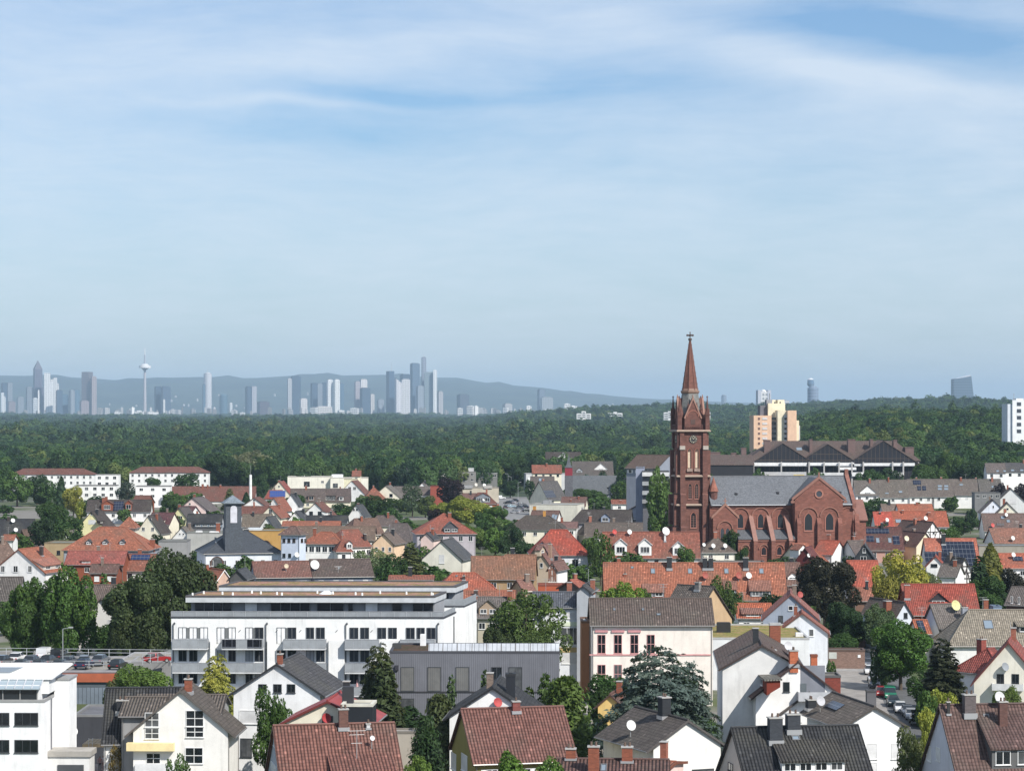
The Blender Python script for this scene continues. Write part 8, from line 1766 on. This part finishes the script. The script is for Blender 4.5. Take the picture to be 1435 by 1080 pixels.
# ------------------------------------------------------------ street, cars, lamps
def sheet(name,pts,z,col,label=None,m=None):
    mb=MB(); mb.face(*[(p.x,p.y,z) for p in pts]); o=mb.build(name,m or M_ASPH,None,col,recalc=False); tag(o,label,kind='structure'); return o
sheet('road',[at(1262,1035,0),at(1330,1035,0),at(1240,890,0),at(1196,890,0)],.012,(.10,.10,.10))
sheet('pavement',[at(1200,1035,0),at(1262,1035,0),at(1196,890,0),at(1150,890,0)],.02,(.26,.24,.22))
sheet('yard',[at(1140,940,0),at(1218,940,0),at(1206,885,0),at(1120,885,0)],.03,(.30,.29,.28))
sheet('driveway',[at(790,1060,0),at(870,1060,0),at(850,975,0),at(812,975,0)],.02,(.38,.35,.31))
sheet('parking_area',[at(690,742,0),at(760,742,0),at(738,696,0),at(692,696,0)],.02,(.20,.195,.19))
sheet('pavement',[at(560,1075,0),at(640,1075,0),at(640,1015,0),at(560,1015,0)],.02,(.33,.30,.26))
CARM=None
def car_proto():
    mb=MB(); prof=[(-2.15,.35),(-2.2,.62),(-2.05,.88),(-1.45,.95),(1.1,.98),(2.0,.84),(2.2,.6),(2.15,.32)]
    for (x0,z0),(x1,z1) in zip(prof,prof[1:]):
        for s_ in (-1,1): pass
    def shell(w0,w1,pr,cl):
        n=len(pr); a=[(x,-w0,z) for x,z in pr]; b_=[(x,w0,z) for x,z in pr]; mb.face(*a); mb.face(*reversed(b_))
        for i in range(n): j=(i+1)%n; mb.face(a[i],b_[i],b_[j],a[j])
    shell(.88,.88,prof,0); body=mb.build('body',None or M_CAR); bd=body.data; bpy.data.objects.remove(body)
    mb=MB(); bot=[(-1.75,-.80,.93),(1.15,-.80,.96),(1.15,.80,.96),(-1.75,.80,.93)]; top=[(-1.25,-.62,1.42),(.45,-.62,1.45),(.45,.62,1.45),(-1.25,.62,1.42)]; mb.hexa(bot,top); g=mb.build('glazing',M_TGLASS); gd=g.data; bpy.data.objects.remove(g)
    mb=MB(); mb.hexa([(-1.28,-.64,1.41),(.47,-.64,1.44),(.47,.64,1.44),(-1.28,.64,1.41)],[(-1.15,-.58,1.49),(.36,-.58,1.51),(.36,.58,1.51),(-1.15,.58,1.49)]); 
    for s_ in (-1,1): mb.hexa([(-.38,s_*.80-.02,.95),(-.28,s_*.80-.02,.95),(-.28,s_*.80+.02,.95),(-.38,s_*.80+.02,.95)],[(-.38,s_*.63-.02,1.44),(-.28,s_*.63-.02,1.44),(-.28,s_*.63+.02,1.44),(-.38,s_*.63+.02,1.44)])
    r=mb.build('roof_panel',M_CAR); rd=r.data; bpy.data.objects.remove(r)
    mb=MB(); n=14; f=lambda r_,y:[(r_*math.cos(2*math.pi*i/n),y,r_*math.sin(2*math.pi*i/n)) for i in range(n)]; mb.hexa(f(.33,-.11),f(.33,.11)); w=mb.build('wheel',M_PLAIN); wd=w.data; bpy.data.objects.remove(w)
    mb=MB(); mb.hexa(f(.2,-.13),f(.2,.13)); w=mb.build('hub',M_METAL); hd=w.data; bpy.data.objects.remove(w)
    mb=MB(); mb.box(-.04,.04,-.16,.16,-.07,.07); w=mb.build('lamp',M_PLAIN); ld=w.data; bpy.data.objects.remove(w)
    return bd,gd,rd,wd,hd,ld
def carpaint(t,b_): t.put(b_.inputs['Base Color'],ocol(t)); b_.inputs['Roughness'].default_value=.28; b_.inputs['Coat Weight'].default_value=.6; b_.inputs['Metallic'].default_value=.2
M_CAR=mat('car_paint',carpaint); CD=car_proto()
def car(u,v,z,rz,col,label,van=False,group=None,name='parked_car'):
    p_=at(u,v,z); t=thing(name,label,'van' if van else 'car',(p_.x,p_.y,z+.03),rz,group)
    b_=link('body',CD[0],t,col); g=link('glazing',CD[1],t,(.02,.025,.03)); r=link('roof_panel',CD[2],t,col)
    if van:
        for q in (g,r): q.scale=(1,1.1,1.45); q.location=(0,0,-.42)
        mb=MB(); mb.hexa([(-2.1,-.86,.9),(.4,-.86,.9),(.4,.86,.9),(-2.1,.86,.9)],[(-2.05,-.8,1.75),(.2,-.8,1.75),(.2,.8,1.75),(-2.05,.8,1.75)]); mb.build('load_box',M_CAR,t,col)
    for x in (-1.32,1.32):
        for y in (-.82,.82): w=link('wheel',CD[3],t,(.015,.015,.015)); w.location=(x,y,.33); k=link('hub',CD[4],w,(.4,.4,.4))
    for x,c in ((2.15,(.8,.8,.75)),(-2.17,(.4,.02,.02))):
        for y in (-.62,.62): l=link('headlight' if x>0 else 'tail_light',CD[5],t,c); l.location=(x,y,.68)
    return t
sv=(.45,.46,.48); wh=(.8,.8,.8); bk=(.02,.022,.026); gy=(.12,.13,.15); bl=(.03,.07,.25); rd=(.35,.02,.02)
# along the street on the right: noses point down the street towards the viewer
dirs=(at(1290,1010,0)-at(1215,905,0)); ang=math.atan2(dirs.y,dirs.x)
for (u,v,c,l) in [(1214,926,bk,'dark car at the far end of the parked row under the trees'),(1217,934,gy,'grey car behind the white van like car in the parked row'),(1219,944,wh,'white car, uppermost pale one of the parked row'),(1224,955,sv,'silver estate car in the parked row beside the yard'),(1226,963,gy,'grey blue car ahead of the red one in the parked row'),(1235,975,rd,'red car in the parked row'),(1252,988,(.05,.08,.08),'dark teal car in front of the green van'),(1262,997,wh,'white car in front of the dark teal one'),(1272,1002,gy,'grey car behind the blue grey one near the yellow bush'),(1277,1007,sv,'silver car near the yellow bush'),(1284,1014,(.55,.6,.68),'pale blue white car, nearest of the parked row')]:
    car(u,v,.02,ang,c,l,group='cars parked along the street on the right')
car(1247,978,.02,ang,(.02,.22,.12),'green box van parked in the street row',True,'cars parked along the street on the right','parked_van')
# parking deck
for i,(u,v,c,l) in enumerate([(4,931,bk,'dark car cut by the left frame edge on the parking deck'),(24,927,wh,'white estate car on the parking deck'),(45,931,gy,'dark grey car right of the white estate on the deck'),(68,931,bk,'black car in the middle of the parking deck'),(96,932,(.16,.17,.19),'grey van like car on the parking deck'),(118,931,(.30,.34,.42),'silver blue estate car on the parking deck'),(118,936,(.02,.03,.07),'dark blue car in front of the silver blue estate'),(165,937,bk,'black car at the right end of the front deck'),(31,937,(.05,.055,.06),'dark car in the front row of the deck, left one'),(56,938,bk,'black car in the front row of the deck beside the railing'),(85,937,(.06,.07,.08),'dark grey car in the front row of the deck near the fascia'),(141,930,gy,'grey car at the back of the deck near the chestnut'),(84,924,bk,'black box van at the back of the parking deck')]):
    car(u,v,5.,R(80) if i!=5 else R(97),c,l,i==12,'cars on the parking deck','parked_car' if i!=12 else 'parked_van')
car(64,922,5.,R(80),wh,'white high van at the back of the parking deck',True,'cars on the parking deck','parked_van')
car(220,928,5.2,R(20),rd,'bright red car by the ramp railing beside the white flats')
car(345,1074,.02,R(8),(.82,.82,.82),'white car below the tall white gabled house')
# far parking area
for (u,v,c,l) in [(702,699,wh,'white van in front of the orange brick house'),(716,705,sv,'silver car left of the far lamp posts'),(708,712,bk,'black car at the left of the far parking area'),(709,719,bl,'bright blue car beside the little orange pyramid roof'),(721,703,bk,'dark car at the top of the far parking area'),(727,713,gy,'grey car in the middle of the far parking area'),(716,711,(.3,.42,.5),'pale blue car in the far parking area'),(735,712,bk,'black car right end of the far parking area'),(731,708,gy,'dark grey car behind the black one at the right end'),(721,719,sv,'silver car in the front row of the far parking area'),(738,717,bk,'black car before the cream flat building'),(712,706,bk,'black car in the back row of the far parking area')]:
    car(u,v,.02,R(rng.choice([20,160,95])),c,l,l.startswith('white van'),'cars in the far parking area','parked_van' if l.startswith('white van') else 'parked_car')
def lamp(u,vt,h_,label,side=1):
    Y=F*(H-h_)/(vt-VH); x=(u-CX)/F*Y; t=thing('street_lamp',label,'street lamp',(x,Y,0)); mb=MB(); mb.cone(0,0,0,h_,.11,.06,8); mb.build('pole',M_METAL,t,(.42,.44,.45)); mb=MB(); mb.tube((0,0,h_),(side*1.2,0,h_+.25),.05); mb.build('arm',M_METAL,t,(.42,.44,.45)); mb=MB(); mb.box(side*1.2-.35,side*1.2+.35,-.15,.15,h_+.15,h_+.33); mb.cone(side*1.2,0,h_+.08,h_+.15,.1,.12,8); mb.build('lamp_head',M_METAL,t,(.5,.5,.5))
lamp(88,881,11,'grey street lamp with bent arm in front of the bright green tree',1)
lamp(712,664,10,'street lamp, left one of the pair behind the far parking area',-1)
lamp(716.5,668,10,'street lamp, right one of the pair behind the far parking area',-1)
lamp(726,676,9,'short street lamp beside the white hall building',1)
t=thing('chimney_tower','thin white chimney behind the long red brown roof','chimney',((351-CX)*1150/F,1150,0)); k_=1150/F
mb=MB(); mb.cone(0,0,0,H-(665-VH)*k_,.75,.6,12); mb.build('shaft',M_PLAIN,t,(.75,.75,.73)); mb=MB(); mb.tube((0,0,H-(665-VH)*k_-.1),(0,0,H-(652-VH)*k_),.08); mb.build('aerial',M_METAL,t,(.3,.3,.3))
b('low brick garden wall and shed roofs behind the street yard',1148,1213,888,2.4,5,-3,wall=(.2,.13,.1),roofc=(.2,.13,.11),rm=M_TILE,cat='wall',name='garden_wall')
b('brown brick outbuilding with a white sign beside the street yard',1160,1212,910,3.2,4,-3,wall=(.22,.14,.11),wm=M_BRICK,roofc=(.13,.12,.11),fl=[('Q','f',1204,919,4,4,'sign',(.8,.8,.8)),('Q','f',1167,918,11,9,'patch_of_plaster',(.5,.52,.48),.05)])
b('slate clad gate pillar beside the parked cars',1215,1228,967,3.5,1.5,0,wall=(.14,.14,.15),cat='wall',name='gate_pillar')
# ------------------------------------------------------------ garden trees filling the gaps between the houses
feet=[(v.Mi,v.L/2+1.2,v.W/2+1.2) for v in FOOT]; gr_=random.Random(21); kk=0
chm=Matrix.Translation((0,0,0)); tries=0
while kk<210 and tries<6000:
    tries+=1; Y=gr_.uniform(300,1250)**1.0; x=gr_.uniform(-.205,.205)*Y; pu=CX+F*x/Y; pv=VH+F*H/Y
    if 1130<pu<1300 and pv>880 or 690<pu<760 and 690<pv<745 or 930<pu<1260 and 690<Y<760 or (pu<245 and 380<Y<435) or Y<330 and gr_.random()<.4: continue
    if 195<pu<680 and 360<Y<415: continue
    ok=True
    for Mi,a_,b_ in feet:
        q=Mi@Vector((x,Y,0))
        if abs(q.x)<a_ and abs(q.y)<b_: ok=False; break
    if not ok: continue
    hh=gr_.uniform(3.5,7.5); ww=gr_.uniform(4.5,8.5)
    c=gr_.choice([G1,G2,G3,G2,G1,(.06,.09,.03)])
    t=thing('garden_tree','small bushy garden tree half hidden in the gaps between the town houses','tree',(x,Y,0),gr_.uniform(0,6.28),'small garden trees between the houses')
    o=link('crown',tmesh('broad',gr_.randrange(3),'lo' if Y>600 else 'mid'),t,c); o.scale=(ww/10,ww/10,hh/12); k=link('trunk',trunk_mesh(0),t); k.scale=(.4,.4,hh/12*.8); kk+=1
# ------------------------------------------------------------ haze
mb=MB(); mb.box(-52000,52000,-2500,47500,-12,470)
def hz(t,b):
    t.n.remove(b); v=t.new('ShaderNodeVolumePrincipled'); v.inputs['Color'].default_value=(.56,.765,.96,1); v.inputs['Density'].default_value=4.4e-5; v.inputs['Anisotropy'].default_value=.0
    t.l.new(v.outputs[0],t.out.inputs['Volume'])
tag(mb.build('haze',mat('haze',hz)),'pale blue summer haze over the plain',kind='stuff')
